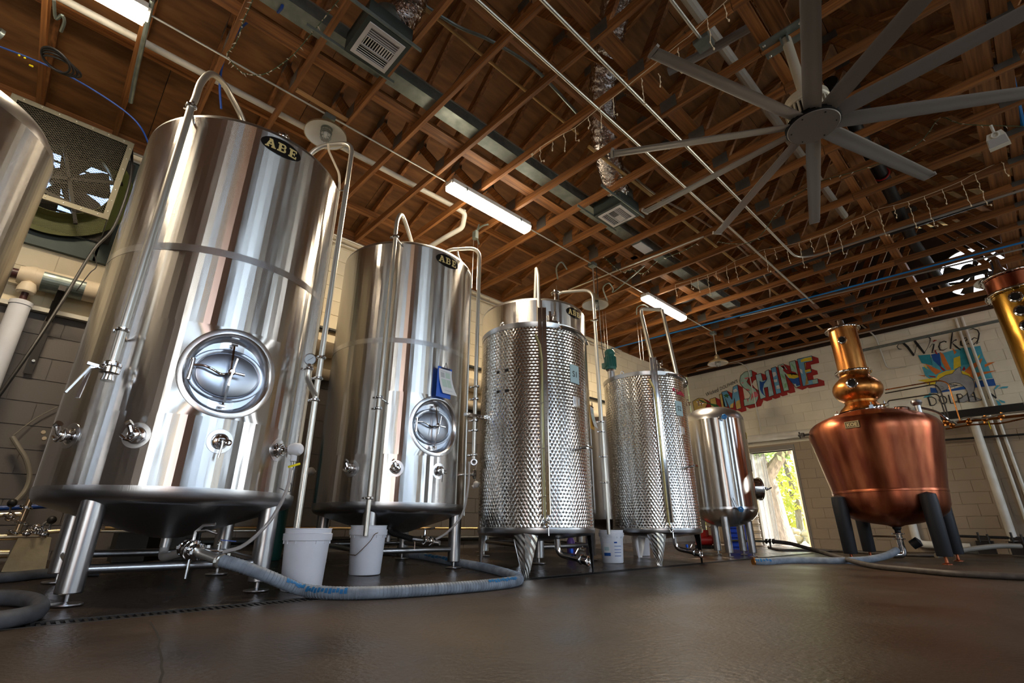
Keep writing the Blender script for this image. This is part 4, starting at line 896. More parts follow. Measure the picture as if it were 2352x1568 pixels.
def manhole(c, r, ph, z, t, R=.285, deep=.085, tilt=0.0, oval=(.215, .165)):
    """recessed ring, oval door, yoke and hand wheel bar"""
    f, nn, tn = frame_at(c, r, ph, z)
    b = MB(); door_patch(c, r, (ph, z, R), [(R, .0008), (R - .006, .003), (R - .032, .002), (R - .040, -.006), (R - .052, -.03), (R - .060, -deep + .006), (R - .066, -deep), (.18, -deep)], b, 72, square=False)
    ring = b.build('manway_ring', M['ring'], t); ring['label'] = 'recessed polished ring around the oval door'
    b = MB(); n = 56; rings = []
    for s_, d_ in ((1.02, -deep - .01), (1.02, -deep + .012), (1.0, -deep + .018), (.94, -deep + .020), (.86, -deep + .014), (.83, -deep + .022), (.80, -deep + .024), (.5, -deep + .031), (.2, -deep + .034), (.01, -deep + .034)):
        rings.append([f(oval[0] * s_ * math.cos(2 * PI * k / n), oval[1] * s_ * math.sin(2 * PI * k / n), d_) for k in range(n)])
    b.add([p for r_ in rings for p in r_], [(i * n + k, i * n + (k + 1) % n, (i + 1) * n + (k + 1) % n, (i + 1) * n + k) for i in range(9) for k in range(n)])
    door = b.build('manway_door', M['dish'], t)
    b = MB(); b.add([f(.23 * math.cos(2 * PI * k / 48), .23 * math.sin(2 * PI * k / 48), -deep - .004) for k in range(48)], [tuple(range(48))]); b.build('manway_back', M['dish'], ring)
    d0 = -deep
    b = MB()   # yoke: flat bar bowed over the door
    yk = [(-.000, -.20, .02), (.004, -.18, .045), (.004, -.08, .070), (.0, .0, .078), (-.004, .08, .070), (-.004, .18, .045), (.0, .20, .02)]
    for k in range(len(yk) - 1): b.beam(f(yk[k][0], yk[k][1], d0 + yk[k][2]), f(yk[k + 1][0], yk[k + 1][1], d0 + yk[k + 1][2]), .012, .020, up=nn)
    for s_ in (-1, 1): b.cyl(f(-.018, s_ * .20, d0 + .035), f(.018, s_ * .20, d0 + .035), .011, 10)
    b.build('yoke', M['polish'], door, smooth=False)
    b = MB(); b.tube(smooth_path([f(-.205, .015, d0 + .05), f(-.15, .02, d0 + .062), f(-.10, .005, d0 + .072), f(-.05, -.012, d0 + .06), f(-.01, -.004, d0 + .06)], 4), .0075, 10); b.cyl(f(-.208, -.075, d0 + .05), f(-.205, .055, d0 + .05), .012, 14); b.cyl(f(-.208, .045, d0 + .05), f(-.208, .055, d0 + .05), .016, 14); b.cyl(f(-.209, -.078, d0 + .05), f(-.209, -.070, d0 + .05), .015, 14)
    b.build('hinge', M['polish'], door)
    b = MB(); b.cyl(f(0, 0, d0 + .05), f(0, 0, d0 + .13), .012, 14); b.lathe([(.018, 0), (.022, .006), (.022, .03), (.014, .036)], f(0, 0, d0 + .08), 14, nn.to_track_quat('Z', 'Y').to_matrix())
    b.cyl(f(-.008, -.085, d0 + .115), f(.012, .085, d0 + .125), .0065, 10); b.cyl(f(.0, 0, d0 + .10), f(.075, -.005, d0 + .105), .009, 10); b.build('wheel_bar', M['polish'], door)
def leg_pad(c, x, y, ztop, t, r=.059, padr=.074, m=None):
    zf = fz(x, y)
    MX = MB().lathe([(.05, zf + .055), (r - .004, zf + .055), (r, zf + .06), (r, ztop)], (x, y, 0), 28).build('leg', m or M['steel2'], t)
    b = MB(); b.lathe([(padr, zf), (padr + .002, zf + .004), (padr, zf + .010), (.024, zf + .015), (.013, zf + .018), (.013, zf + .06)], (x, y, 0), 28); b.build('foot', M['steel2'], MX)
def brite_tank(label, c, r, cat='tank', doors=True, noz=(-62, -31, 1.6, 33), zt=3.14, dome=.10, hideleg=False):
    t = thing('brewing_tank', label, 'tank', (c[0], c[1], fz(c[0])), 'tall brewing tanks')
    hole = (0.0, 1.285, .285)
    b = MB(); shell_grid(b, c, r, .60, zt, hole if doors else None)
    if doors: door_patch(c, r, hole, [(.285, 0)], b)
    b.build('shell', M['steel'], t, origin=(c[0], c[1], (zt + .60) / 2))
    b = MB(); b.lathe([(r + .0015, 2.045), (r + .0015, 2.095)], (c[0], c[1], 0), 96, cap=False); b.build('weld_band', M['ring'], t)
    b = MB(); b.lathe([(r, .60), (r + .001, .575), (r - .004, .545), (r - .02, .522), (r - .05, .508)], (c[0], c[1], 0), 96, cap=False); b.build('lower_band', M['steel2'], t)
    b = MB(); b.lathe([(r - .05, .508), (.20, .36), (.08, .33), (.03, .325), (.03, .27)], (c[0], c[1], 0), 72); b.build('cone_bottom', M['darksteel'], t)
    b = MB(); b.lathe([(r, zt), (r - .004, zt + .02), (r - .022, zt + .042), (r - .07, zt + .062), (r - .2, zt + .062 + dome * .45), (r - .45, zt + .062 + dome * .85), (.001, zt + .062 + dome)], (c[0], c[1], 0), 96); b.build('top_dome', M['steel2'], t)
    a = .632 * r
    for sx in (-1, 1):
        for sy in (-1, 1): leg_pad(c, c[0] + sx * a, c[1] + sy * a, .56, t)
    zb = fz(c[0]) + .15
    for p_, q_ in (((a, -a), (a, a)), ((-a, -a), (-a, a)), ((-a, a), (a, a)), ((-a, -a), (a, -a))):
        MB().tube([(c[0] + p_[0], c[1] + p_[1], fz(c[0] + p_[0]) + .165), (c[0] + q_[0], c[1] + q_[1], fz(c[0] + q_[0]) + .165)], .024, 14).build('cross_bar', M['steel2'], t)
    if doors: manhole(c, r, 0.0, 1.285, t)
    badge(c, r, rad(1.5), 3.05, t)
    return t
def top_port(c, x, y, z, t, h=.22, r=.05):
    b = MB(); b.lathe([(r, 0), (r, h * .75), (r + .012, h * .78), (r + .014, h * .86), (r + .012, h * .94), (r - .01, h), (.001, h)], (x, y, z), 24); b.torus((x, y, z + h * .86), r + .012, .006, n=24)
    b.cyl((x + r, y, z + h * .86), (x + r + .05, y + .02, z + h * .86), .007, 8); b.build('top_port', M['polish'], t)
# ---- largest tank (nearest)
c1, r1 = (-4.036, .745), .722
T1 = brite_tank('largest and nearest tall brewing tank with badge and four lower ports', c1, r1)
for ph, k in ((-62, 2), (-31, 2), (1.6, 1), (33, 0)): nozzle(c1, r1, rad(ph), .865, T1, k)
px, py = AD(357, 512, 3.47).x, AD(357, 512, 3.47).y
MB().tube([V3(px, py, 1.24)] + smooth_path([V3(px, py, 3.15), AD(448, 228, 3.48), AD(462, 190, 3.52), AD(485, 170, 3.60), AD(510, 188, 3.74), AD(530, 220, 3.88), AD(552, 262, 4.02), AD(566, 300, 4.1)], 6), .024, 14).build('cleaning_pipe', M['conduit'], T1)
b = MB()
for z_ in (1.25, 1.455, 3.155): tri_clamp(b, (px, py, z_), (0, 0, 1), .033); b.cut()
b.build_each('clamp', M['polish'], T1, 'stand_off')
b = MB(); b.tube([(px, py, 1.455), cylp(c1, r1, rad(-47), 1.42)], .008, 8); b.tube([(px, py, 3.155), cylp(c1, r1, rad(-46), 3.08)], .008, 8); b.build('stand_off', M['polish'], T1)
b = MB()      # butterfly valve with its trigger handle at the pipe foot
b.lathe([(.030, -.10), (.032, -.095), (.026, -.07), (.030, -.06), (.046, -.055), (.048, -.03), (.042, -.022), (.048, -.016), (.048, .0), (.034, .012)], (px, py, 1.25), 20)
h0 = V3(px, py, 1.20); hd = (AD(212, 862, 3.38) - h0)
b.tube([h0, h0 + V3(.03, -.06, .01), h0 + V3(.03, -.085, -.0)], .013, 10); b.build('valve_body', M['polish'], T1)
b = MB(); s_ = h0 + V3(.03, -.085, .015)
b.beam(s_, s_ + V3(.02, -.07, -.17), .022, .010); b.beam(s_ + V3(0, .0, -.01), s_ + V3(.03, -.015, -.19), .018, .008); b.beam(s_ + V3(.0, .03, 0), s_ + V3(0, -.02, .008), .026, .014); b.build('valve_handle', M['ring'], T1, smooth=False)
# right hand relief pipe running down into the first bucket
qx, qy = -3.449, 1.340
MB().tube(fillet([(-3.80, 1.05, 3.36), (-3.72, 1.13, 3.57), (qx, qy, 3.57), (qx, qy, 1.36), (qx, qy + .005, .33)], .13, 8), .021, 14).build('relief_pipe', M['conduit'], T1)
MB().tube(fillet([(-3.62, 1.19, 3.57), (-3.615, 1.20, 3.50), (-3.52, 1.29, 3.24), (-3.50, 1.30, 3.10), (-3.50, 1.30, .9)], .05, 6), .010, 10).build('vacuum_pipe', M['ivory'], T1)
b = MB()
for z_ in (1.56, 1.40, 1.24): tri_clamp(b, (qx, qy, z_), (0, 0, 1), .030); b.cut()
b.tube([(qx, qy, 3.06), (-3.50, 1.30, 3.06)], .006, 6); b.build_each('clamp', M['polish'], T1, 'stand_off')
gq = V3(-3.36, 1.23, 1.50)
MB().tube(fillet([gq + V3(0, 0, -.06), gq + V3(0, 0, -.14), (qx, qy, 1.27)], .07, 8), .020, 12).build('gauge_elbow', M['conduit'], T1)
b = MB(); gd = (V3(0, 0, HC) - gq).normalized(); GX = gd.to_track_quat('Z', 'Y').to_matrix(); b.lathe([(.001, -.016), (.04, -.016), (.042, .010), (.038, .014), (.036, .009), (.001, .009)], gq, 28, GX); b.cyl(gq + V3(0, 0, -.08), gq + V3(0, 0, -.035), .012, 10); tri_clamp(b, gq + V3(0, 0, -.07), (0, 0, 1), .028)
g_ = b.build('pressure_gauge', M['polish'], T1)
MB().lathe([(.001, .0095), (.035, .0095), (.035, .008)], gq, 28, GX).build('dial', M['gauge'], g_)
MB().beam(gq + GX @ V3(-.015, -.012, .011), gq + GX @ V3(.02, .018, .011), .003, .001).build('needle', M['ink'], g_, smooth=False)
top_port(c1, -3.83, .86, 3.20, T1, .40, .055)
# probe in white tape, with its thin cable and clear sight hose
f, nn, tn = frame_at(c1, r1, rad(33), .865)
b = MB(); b.cyl(f(0, 0, .06), f(.005, 0, .10), .018, 12); b.build('probe_neck', M['polish'], T1)
b = MB(); b.lathe([(.02, .09), (.036, .10), (.042, .13), (.040, .16), (.030, .175), (.001, .18)], f(0, 0), 16, nn.to_track_quat('Z', 'Y').to_matrix()); b.cyl(f(0, -.03, .13), f(0, -.075, .13), .020, 12); pb = b.build('wrapped_probe', M['cloth'], T1); pb['label'] = 'probe head wrapped in white tape'
b = MB(); b.beam(f(-.035, -.115, .13), f(.055, -.085, .14), .012, .012); b.build('yellow_tie', M['yellow'], T1, smooth=False)
MB().tube(smooth_path([f(0, -.07, .13), f(.01, -.12, .13), f(-.01, -.17, .12), f(.03, -.22, .12), f(.05, -.26, .10), f(.0, -.24, .06)], 4), .0025, 6).build('thin_wire', M['rubber'], T1)
# ---- second tank
c2, r2 = (-4.522, 2.648), .7246
T2 = brite_tank('second tall brewing tank with a blue clipboard on its front', c2, r2)
for ph, k in ((-60, 2), (-29, 2), (3.5, 1)): nozzle(c2, r2, rad(ph), .877, T2, k)
px, py = -3.882, 2.071
MB().tube([V3(px, py, .33)] + smooth_path([V3(px, py, 3.10), AD(909, 528, 4.41), AD(913, 505, 4.44), AD(921, 493, 4.52), AD(930, 508, 4.62), AD(945, 555, 4.85)], 6), .021, 14).build('cleaning_pipe', M['conduit'], T2)
b = MB()
for z_ in (.62, 1.37, 1.47, 3.13): tri_clamp(b, (px, py, z_), (0, 0, 1), .030); b.cut()
b.tube([(px, py, 3.13), cylp(c2, r2, rad(-38), 3.10)], .008, 6); b.tube([(px, py, 1.47), cylp(c2, r2, rad(-38), 1.45)], .008, 6); b.build_each('clamp', M['polish'], T2, 'stand_off')
qx, qy = -3.797, 3.098
MB().tube(fillet([(-4.2, 2.80, 3.22), (-4.1, 2.84, 3.40), (qx, qy, 3.40), (qx, qy, 1.0), ], .14, 8), .021, 14).build('relief_pipe', M['conduit'], T2)
MB().tube(fillet([(-4.0, 2.93, 3.40), (-3.99, 2.94, 3.30), (-3.87, 3.04, 3.05), (-3.86, 3.05, .5)], .06, 6), .010, 10).build('vacuum_pipe', M['conduit'], T2)
b = MB()
for z_ in (1.75, 1.62, 1.40, 1.30, 1.06): tri_clamp(b, (qx, qy, z_), (0, 0, 1), .030); b.cut()
b.box((qx + .02, qy - .02, 1.44), (.05, .24, .03)); b.cyl((qx, qy, 1.0), (qx + .03, qy - .02, .985), .03, 14); b.build_each('clamp', M['polish'], T2, 'stand_off')
b = MB(); b.torus((qx + .04, qy - .03, .985), .026, .010, (.8, -.5, 0)); b.build('open_elbow', M['ring'], T2)
f, nn, tn = frame_at(c2, r2, rad(32), .877)
b = MB(); b.cyl(f(0, 0, 0), f(0, 0, .14), .014, 12); b.lathe([(.001, .13), (.045, .132), (.045, .145), (.001, .15)], f(0, 0), 16, nn.to_track_quat('Z', 'Y').to_matrix()); b.build('side_valve', M['polish'], T2)
top_port(c2, -4.30, 2.78, 3.21, T2, .26, .05)
# ---- third tank behind the first dimpled tank
c3, r3 = (-4.456, 4.663), .725
T3 = brite_tank('third tall brewing tank, half hidden behind the front dimpled tank', c3, r3)
nozzle(c3, r3, rad(8), .877, T3, 1); nozzle(c3, r3, rad(-31), .877, T3, 2)
px, py = -3.91, 4.19
MB().tube(fillet([(px, py, .9), (px, py, 3.48), (px - .06, py + .03, 3.66), (px - .13, py + .07, 3.22)], .05, 8), .021, 14).build('cleaning_pipe', M['conduit'], T3)
qx, qy = -3.585, 4.935
MB().tube(fillet([(-4.05, 4.62, 3.24), (-4.0, 4.65, 3.44), (qx - .01, qy, 3.44), (qx, qy, 1.4), (qx, qy, .33)], .14, 8), .021, 14).build('relief_pipe', M['conduit'], T3)
MB().tube([(-3.66, 5.0, 2.7), (-3.66, 5.0, .6)], .010, 8).build('vacuum_pipe', M['conduit'], T3)
b = MB()
for z_ in (2.98, 1.62, 1.5, 1.2, .9): tri_clamp(b, (qx, qy, z_), (0, 0, 1), .030); b.cut()
b.build_each('clamp', M['polish'], T3, 'stand_off')
top_port(c3, -4.02, 4.66, 3.22, T3, .26, .05)
# ---- leftmost tank cut by the frame
c0, r0 = (-3.86, -.965), .59
T0 = thing('brewing_tank', 'tall tank cut off by the left edge of the photo', 'tank', (c0[0], c0[1], fz(c0[0])), 'tall brewing tanks')
b = MB(); shell_grid(b, c0, r0, .60, 2.52); b.build('shell', M['steel'], T0, origin=(c0[0], c0[1], 1.56))
b = MB(); b.lathe([(r0, 2.52), (r0 - .01, 2.575), (r0 - .05, 2.64), (r0 - .13, 2.70), (r0 - .3, 2.755), (.001, 2.78)], (c0[0], c0[1], 0), 72); b.build('top_dome', M['steel2'], T0)
b = MB(); b.lathe([(r0, .60), (r0 - .01, .55), (r0 - .05, .52), (.1, .36), (.001, .35)], (c0[0], c0[1], 0), 64); b.build('cone_bottom', M['darksteel'], T0)
for sx in (-1, 1):
    for sy in (-1, 1): leg_pad(c0, c0[0] + sx * .36, c0[1] + sy * .36, .54, T0)
tag(MB().tube([P(-6, 75, 2, 4.1), P(4, 82, 2, 4.1)], .05, 14).build('pipe_end', M['galv'], origin=P(0, 80, 2, 4.1)), 'rounded pipe end poking in at the upper left edge', 'pipe')
# ---- dimpled wine tanks
def dimple_tank(label, c, r, zt, tagtxt, phg, zg0, zg1, legph, red=False):
    t = thing('dimpled_tank', label, 'tank', (c[0], c[1], fz(c[0])), 'dimpled jacket tanks')
    zb = .395; nu = int(2 * PI * r / .036); nu += nu % 2; nv = 2 * int((zt - .05 - zb) / .062); hz = (zt - .05 - zb) / nv
    b = MB(); vs = []
    for j in range(nv + 1):
        for i in range(nu): vs.append(cylp(c, r, 2 * PI * (i + (.5 if j % 2 else 0)) / nu, zb + j * hz))
    fs = []; base = len(vs)
    for j in range(nv):
        for i in range(nu):
            i2 = (i + 1) % nu
            if j % 2 == 0: up_ = (j * nu + i, j * nu + i2, (j + 1) * nu + i); dn = ((j + 1) * nu + i, j * nu + i2, (j + 1) * nu + i2); um = i + .5; dm = i + 1.0
            else: up_ = (j * nu + i, j * nu + i2, (j + 1) * nu + i2); dn = (j * nu + i, (j + 1) * nu + i2, (j + 1) * nu + i); um = i + 1.0; dm = i + .5
            # inward dimple in every downward triangle, slight pillow on the others
            vs.append(cylp(c, r - .0032, 2 * PI * dm / nu, zb + (j + .66) * hz)); k = len(vs) - 1
            fs += [(dn[0], dn[1], k), (dn[1], dn[2], k), (dn[2], dn[0], k)]
            vs.append(cylp(c, r + .0010, 2 * PI * um / nu, zb + (j + .33) * hz)); k = len(vs) - 1
            fs += [(up_[0], up_[1], k), (up_[1], up_[2], k), (up_[2], up_[0], k)]
    b.add(vs, fs); b.build('dimpled_jacket', M['dimple'], t, origin=(c[0], c[1], (zt + zb) / 2), smooth=True, ang=8)
    b = MB(); b.lathe([(r - .002, zt - .055), (r + .004, zt - .05), (r + .006, zt - .02), (r + .010, zt), (r - .004, zt + .003), (r - .05, zt + .006), (.001, zt + .05)], (c[0], c[1], 0), 72); b.build('lid', M['steel2'], t)
    b = MB(); b.lathe([(r + .001, zb + .003), (r + .010, zb - .002), (r + .012, zb - .022), (r + .006, zb - .045), (r - .03, zb - .065), (.1, zb - .115), (.001, zb - .12)], (c[0], c[1], 0), 72); b.build('bottom_rim', M['steel2'], t)
    for lp, mm in legph:      # tapering folded plate legs in dimpled sheet
        b = MB(); u0, zf = .125, fz(c[0] + r * math.cos(rad(lp)))
        rows = 12; cols = 8
        vv = []
        for j in range(rows + 1):
            s_ = j / rows; wd = u0 * (1 - s_) + .028 * s_; z = (zb - .03) * (1 - s_) + zf * s_
            for i in range(cols + 1):
                u = -wd + 2 * wd * i / cols; bend = .040 * (1 - abs(u) / u0) * 1.0
                dd = (.003 if (i + j) % 2 else 0)
                vv.append(cylp(c, r - .035 + bend + dd - .02 * s_, rad(lp) + u / r, z))
        b.add(vv, [(j * (cols + 1) + i, j * (cols + 1) + i + 1, (j + 1) * (cols + 1) + i + 1, (j + 1) * (cols + 1) + i) for j in range(rows) for i in range(cols)])
        b.build('leg', M[mm], t, smooth=(mm != 'dimple'), ang=15)
    f, nn, tn = frame_at(c, r, rad(phg), 0)     # level gauge rail
    b = MB(); b.beam(f(.022, zg0, .018), f(.022, zg1, .018), .036, .006, up=nn); b.beam(f(.040, zg0, .026), f(.040, zg1, .026), .004, .022, up=nn); b.beam(f(-.040, zg0, .026), f(-.040, zg1, .026), .004, .022, up=nn); b.beam(f(-.020, zg0, .012), f(-.020, zg1, .012), .040, .004, up=nn); b.build('gauge_rail', M['polish'], t, smooth=False)
    MB().tube([f(-.012, zg0 - .03, .032), f(-.012, zg1 - .45, .032), f(-.024, zg1 - .5, .036), f(-.05, zg1 - .62, .02)] if False else [f(-.012, zg0 - .03, .034), f(-.012, zg1 - .55, .034), f(-.03, zg1 - .42, .05), f(-.07, zg1 - .30, .03)], .0095, 10).build('sight_tube', M['sight'], t)
    b = MB(); z = zg0 + .15
    while z < zg1 - .5: b.torus(f(-.012, z, .034), .011, .003, (0, 0, 1), 12, 5); b.cut(); z += .42
    b.build_each('tube_clip', M['polish'], t)
    b = MB(); z = zg0 + .05
    while z < zg1 - .05: b.box(f(.022, z, .022), (.004, .012, .002)); z += .06
    b.build('scale_marks', M['ink'], t, smooth=False)['kind'] = 'stuff'
    b = MB(); g0 = f(-.012, zg0 - .08, .05); b.cyl(f(-.012, zg0 - .08, .0), f(-.012, zg0 - .08, .09), .013, 10); b.cyl(f(-.012, zg0 - .11, .05), f(-.012, zg0 - .03, .05), .016, 10); b.torus(f(-.012, zg0 - .08, .095), .022, .006, nn, 14, 6); b.cyl(f(.01, zg0 - .08, .05), f(.01, zg0 - .17, .06), .006, 8); b.build('gauge_cock', M['polish'], t)
    b = MB()    # lid neck, hinge hoop, lifting lug
    ux = cylp(c, r * .72, rad(phg + 18), zt); b.lathe([(.085, 0), (.085, .045), (.092, .05), (.092, .062), (.05, .07), (.03, .07), (.03, .12), (.036, .125), (.036, .135), (.001, .14)], ux, 24)
    b.cyl(ux + V3(0, 0, .14), ux + V3(0, 0, .20), .014, 10); b.cyl(ux + V3(-.05, 0, .16), ux + V3(.05, .03, .16), .010, 8); b.cyl(ux + V3(.05, .03, .13), ux + V3(.05, .03, .19), .012, 8); b.build('top_valve', M['polish'], t)
    b = MB(); b.torus(cylp(c, r - .015, rad(phg - 45), zt + .02), .022, .007, (math.sin(rad(phg - 45)), -math.cos(rad(phg - 45)), 0) if False else (math.cos(rad(phg - 45)), math.sin(rad(phg - 45)), 0), 16, 6); b.build('lifting_lug', M['ring'], t)
    b = MB(); p0, p1 = rad(phg + 20), rad(phg + 75)     # folded lid clamp bar
    pp = [cylp(c, r + .028, p0 + (p1 - p0) * k / 8, zt - .035 ) for k in range(9)]
    b.tube(pp, .013, 8); b.tube([cylp(c, r + .0, p0, zt - .03), pp[0], cylp(c, r + .04, p0, zt - .07)], .012, 8); b.tube([pp[-1], cylp(c, r + .04, p1, zt - .07)], .014, 8); b.build('clamp_bar', M['polish'], t)
    # name plate
    def q(u, v, dr, pc, zc): return cylp(c, r + dr, rad(pc) + u / r, zc + v)
    pc, zc = tagtxt[1], tagtxt[2]; b = MB()
    for k in range(6): b.add([q(-.07 + .14 * k / 6, -.095, .004, pc, zc), q(-.07 + .14 * (k + 1) / 6, -.095, .004, pc, zc), q(-.07 + .14 * (k + 1) / 6, .095, .004, pc, zc), q(-.07 + .14 * k / 6, .095, .004, pc, zc)], [(0, 1, 2, 3)])
    sgn = b.build('number_sign', M['tagblue'], t); sgn['label'] = 'pale blue sign reading ' + tagtxt[0]
    vs_, fs_ = text_geo(tagtxt[0], .085, 0, .001, 'CENTER'); b = MB(); b.add([q(x_, y_ - .03, .0055, pc, zc) for x_, y_, z_ in vs_], fs_); b.build('lettering', M['ink'], sgn, smooth=False)
    b = MB(); zc2 = zc - .28
    for k in range(6): b.add([q(-.055 + .11 * k / 6, -.05, .004, pc + 1, zc2), q(-.055 + .11 * (k + 1) / 6, -.05, .004, pc + 1, zc2), q(-.055 + .11 * (k + 1) / 6, .05, .004, pc + 1, zc2), q(-.055 + .11 * k / 6, .05, .004, pc + 1, zc2)], [(0, 1, 2, 3)])
    pl_ = b.build('data_plate', M['ring'], t)
    b = MB()
    for (u, v, w_, h_) in ((0, .0, .085, .06),): b.add([q(u - w_ / 2, v - h_ / 2, .005, pc + 1, zc2), q(u + w_ / 2, v - h_ / 2, .005, pc + 1, zc2), q(u + w_ / 2, v + h_ / 2, .005, pc + 1, zc2), q(u - w_ / 2, v + h_ / 2, .005, pc + 1, zc2)], [(0, 1, 2, 3)])
    b.build('plate_print', M['grey_print'], pl_)
    # side tap and bottom outlet valve
    f2, n2, t2 = frame_at(c, r, rad(pc + 4), 1.105); b = MB(); b.cyl(f2(0, 0, 0), f2(0, 0, .10), .013, 10); b.cyl(f2(-.03, 0, .10), f2(.03, 0, .10), .018, 10); b.tube([f2(0, .0, .10), f2(-.09, -.005, .13)], .009, 8); b.build('side_tap', M['polish'], t)
    f3, n3, t3 = frame_at(c, r * .62, rad(pc + 8), 0); b = MB()
    b.tube(fillet([f3(-.04, .30, -.08), f3(-.03, .17, -.08), f3(.03, .13, .12)], .08, 6), .028, 14); b.cyl(f3(.03, .135, .10), f3(.05, .115, .18), .036, 14); b.torus(f3(.05, .115, .18), .034, .010, n3, 18, 8); tri_clamp(b, f3(.035, .13, .12), n3, .042)
    b.tube([f3(.0, .17, .08), f3(.03, .22, .10), f3(.04, .235, .14)], .008, 8); b.build('outlet_valve', M['polish'], t)
    b = MB(); b.lathe([(.012, 0), (.02, .004), (.02, .02), (.001, .024)], f3(-.03, .20, .05), 12, n3.to_track_quat('Z', 'Y').to_matrix()); b.build('blue_cap', M['clipblue'], t)
    return t, f, nn
cs1, rs1 = (-3.531, 3.68), .556
S1, f1, n1 = dimple_tank('front dimpled stainless tank marked S1 with a tall level gauge', cs1, rs1, 2.33, ('S1', 1.5, 1.83), -37, .50, 2.48, ((-56, 'dimple'), (48, 'black'), (-140, 'steel2'), (150, 'steel2')))
cs2, rs2 = (-3.528, 5.872), .533
S2, f2_, n2_ = dimple_tank('rear dimpled stainless tank marked S2 with two pipes rising above it', cs2, rs2, 2.30, ('S2', -7, 1.83), -43, .46, 2.48, ((-60, 'dimple'), (45, 'black'), (-140, 'steel2'), (150, 'steel2')))
def qq(u, v, dr, pc, zc, c=cs2, r=rs2): return cylp(c, r + dr, rad(pc) + u / r, zc + v)
vs_, fs_ = text_geo('Letina', .085, 0, .003); b = MB(); b.add([qq(x_ + .0, y_ - .03, .004, -9, 2.05) for x_, y_, z_ in vs_], fs_); b.build('red_lettering', M['redink'], S2, smooth=False)
b = MB(); b.torus(qq(-.045, .02, .006, -9, 2.05), .018, .006, (1, 0, 0), 12, 6); b.build('red_mark', M['redink'], S2)
b = MB()
for (px_, py_, w_, h_) in ((1144, 855, .016, .014), (1164, 850, .02, .014), (1144, 900, .016, .014), (1164, 897, .02, .014), (1191, 851, .004, .03)):
    z_ = None
    d = ray(px_, py_); o = Vector((-cs1[0], -cs1[1])); A_ = d.x * d.x + d.y * d.y; B_ = 2 * (o.x * d.x + o.y * d.y); C_ = o.x ** 2 + o.y ** 2 - rs1 ** 2
    tt = (-B_ - math.sqrt(max(0, B_ * B_ - 4 * A_ * C_))) / 2 / A_; q_ = Vector((0, 0, HC)) + d * tt; ph = math.atan2(q_.y - cs1[1], q_.x - cs1[0])
    b.add([cylp(cs1, rs1 + .004, ph + s_ * w_ / rs1, q_.z + v_ * h_) for s_, v_ in ((-1, -1), (1, -1), (1, 1), (-1, 1))], [(0, 1, 2, 3)]); b.cut()
b.build_each('black_tape_mark', M['ink'], S1, smooth=False)
# green agitator motor beside the second dimpled tank
t = thing('agitator_motor', 'dark green electric motor standing above the rear dimpled tank', 'motor', (-3.91, 5.685, 2.35))
b = MB(); b.lathe([(.055, 2.52), (.075, 2.53), (.078, 2.56), (.078, 2.72), (.070, 2.75), (.075, 2.76), (.074, 2.80), (.055, 2.83), (.001, 2.835)], (-3.91, 5.685, 0), 24)
for k in range(16):
    a = 2 * PI * k / 16; b.box((-3.91 + .08 * math.cos(a), 5.685 + .08 * math.sin(a), 2.64), (.012, .012, .15))
b.box((-3.99, 5.66, 2.60), (.07, .06, .08)); b.build('motor_case', M['motor'], t)
MB().lathe([(.09, 2.30), (.09, 2.34), (.05, 2.36), (.05, 2.50), (.07, 2.52)], (-3.91, 5.685, 0), 24).build('motor_base', M['steel2'], t)
cable('power_cable', 'black power cable dropping from the roof to the green motor', [(-3.98, 5.66, 2.62), (-4.02, 5.66, 2.9), (-4.0, 5.62, 3.4), (-3.98, 5.60, 4.2)], .006, M['rubber'])
# tall U-shaped pipe pair over the second dimpled tank
pa, pb = AD(1500, 835, 6.75), AD(1555, 862, 6.75)
ta, tb = AD(1473, 722, 6.95), AD(1522, 728, 6.95)
t = thing('transfer_pipe', 'steel pipes rising in an arch behind the rear dimpled tank', 'pipe', pa)
MB().tube(fillet([pa + V3(0, 0, -.5), pa, ta, ta + V3(0, 0, .09), tb + V3(0, 0, .12)], .10, 8), .028, 12).build('left_pipe', M['conduit'], t)
MB().tube(fillet([pb + V3(0, 0, -.4), pb, tb + V3(.02, .0, -.02), tb + V3(0, 0, .12)], .1, 8), .026, 12).build('right_pipe', M['conduit'], t)
MB().torus(AD(1508, 845, 6.7), .055, .012, (.6, -.6, .2)).build('hose_loop', M['ivory'], t)
b = MB()
for k in range(4): b.torus(AD(1557 + k, 872 + k, 7.0), .10 + .006 * k, .006, (.7, -.5, .3), 26, 6)
tag(b.build('wire_coil', M['rubber'], origin=AD(1557, 872, 7.0)), 'coil of thin dark wire above the rear dimpled tank lid', 'coil')
# short tank whose legs show under the second dimpled tank
c4, r4 = (-4.75, 6.60), .50
t = thing('low_tank', 'mostly hidden tank whose legs show under the rear dimpled tank', 'tank', (c4[0], c4[1], fz(c4[0])))
b = MB(); b.lathe([(.08, .36), (r4 - .06, .46), (r4, .52), (r4, 1.95), (r4 - .08, 2.03), (.001, 2.1)], (c4[0], c4[1], 0), 64); b.build('shell', M['steel2'], t)
for sx in (-1, 1):
    for sy in (-1, 1): leg_pad(c4, c4[0] + sx * .34, c4[1] + sy * .34, .50, t, .05, .06)
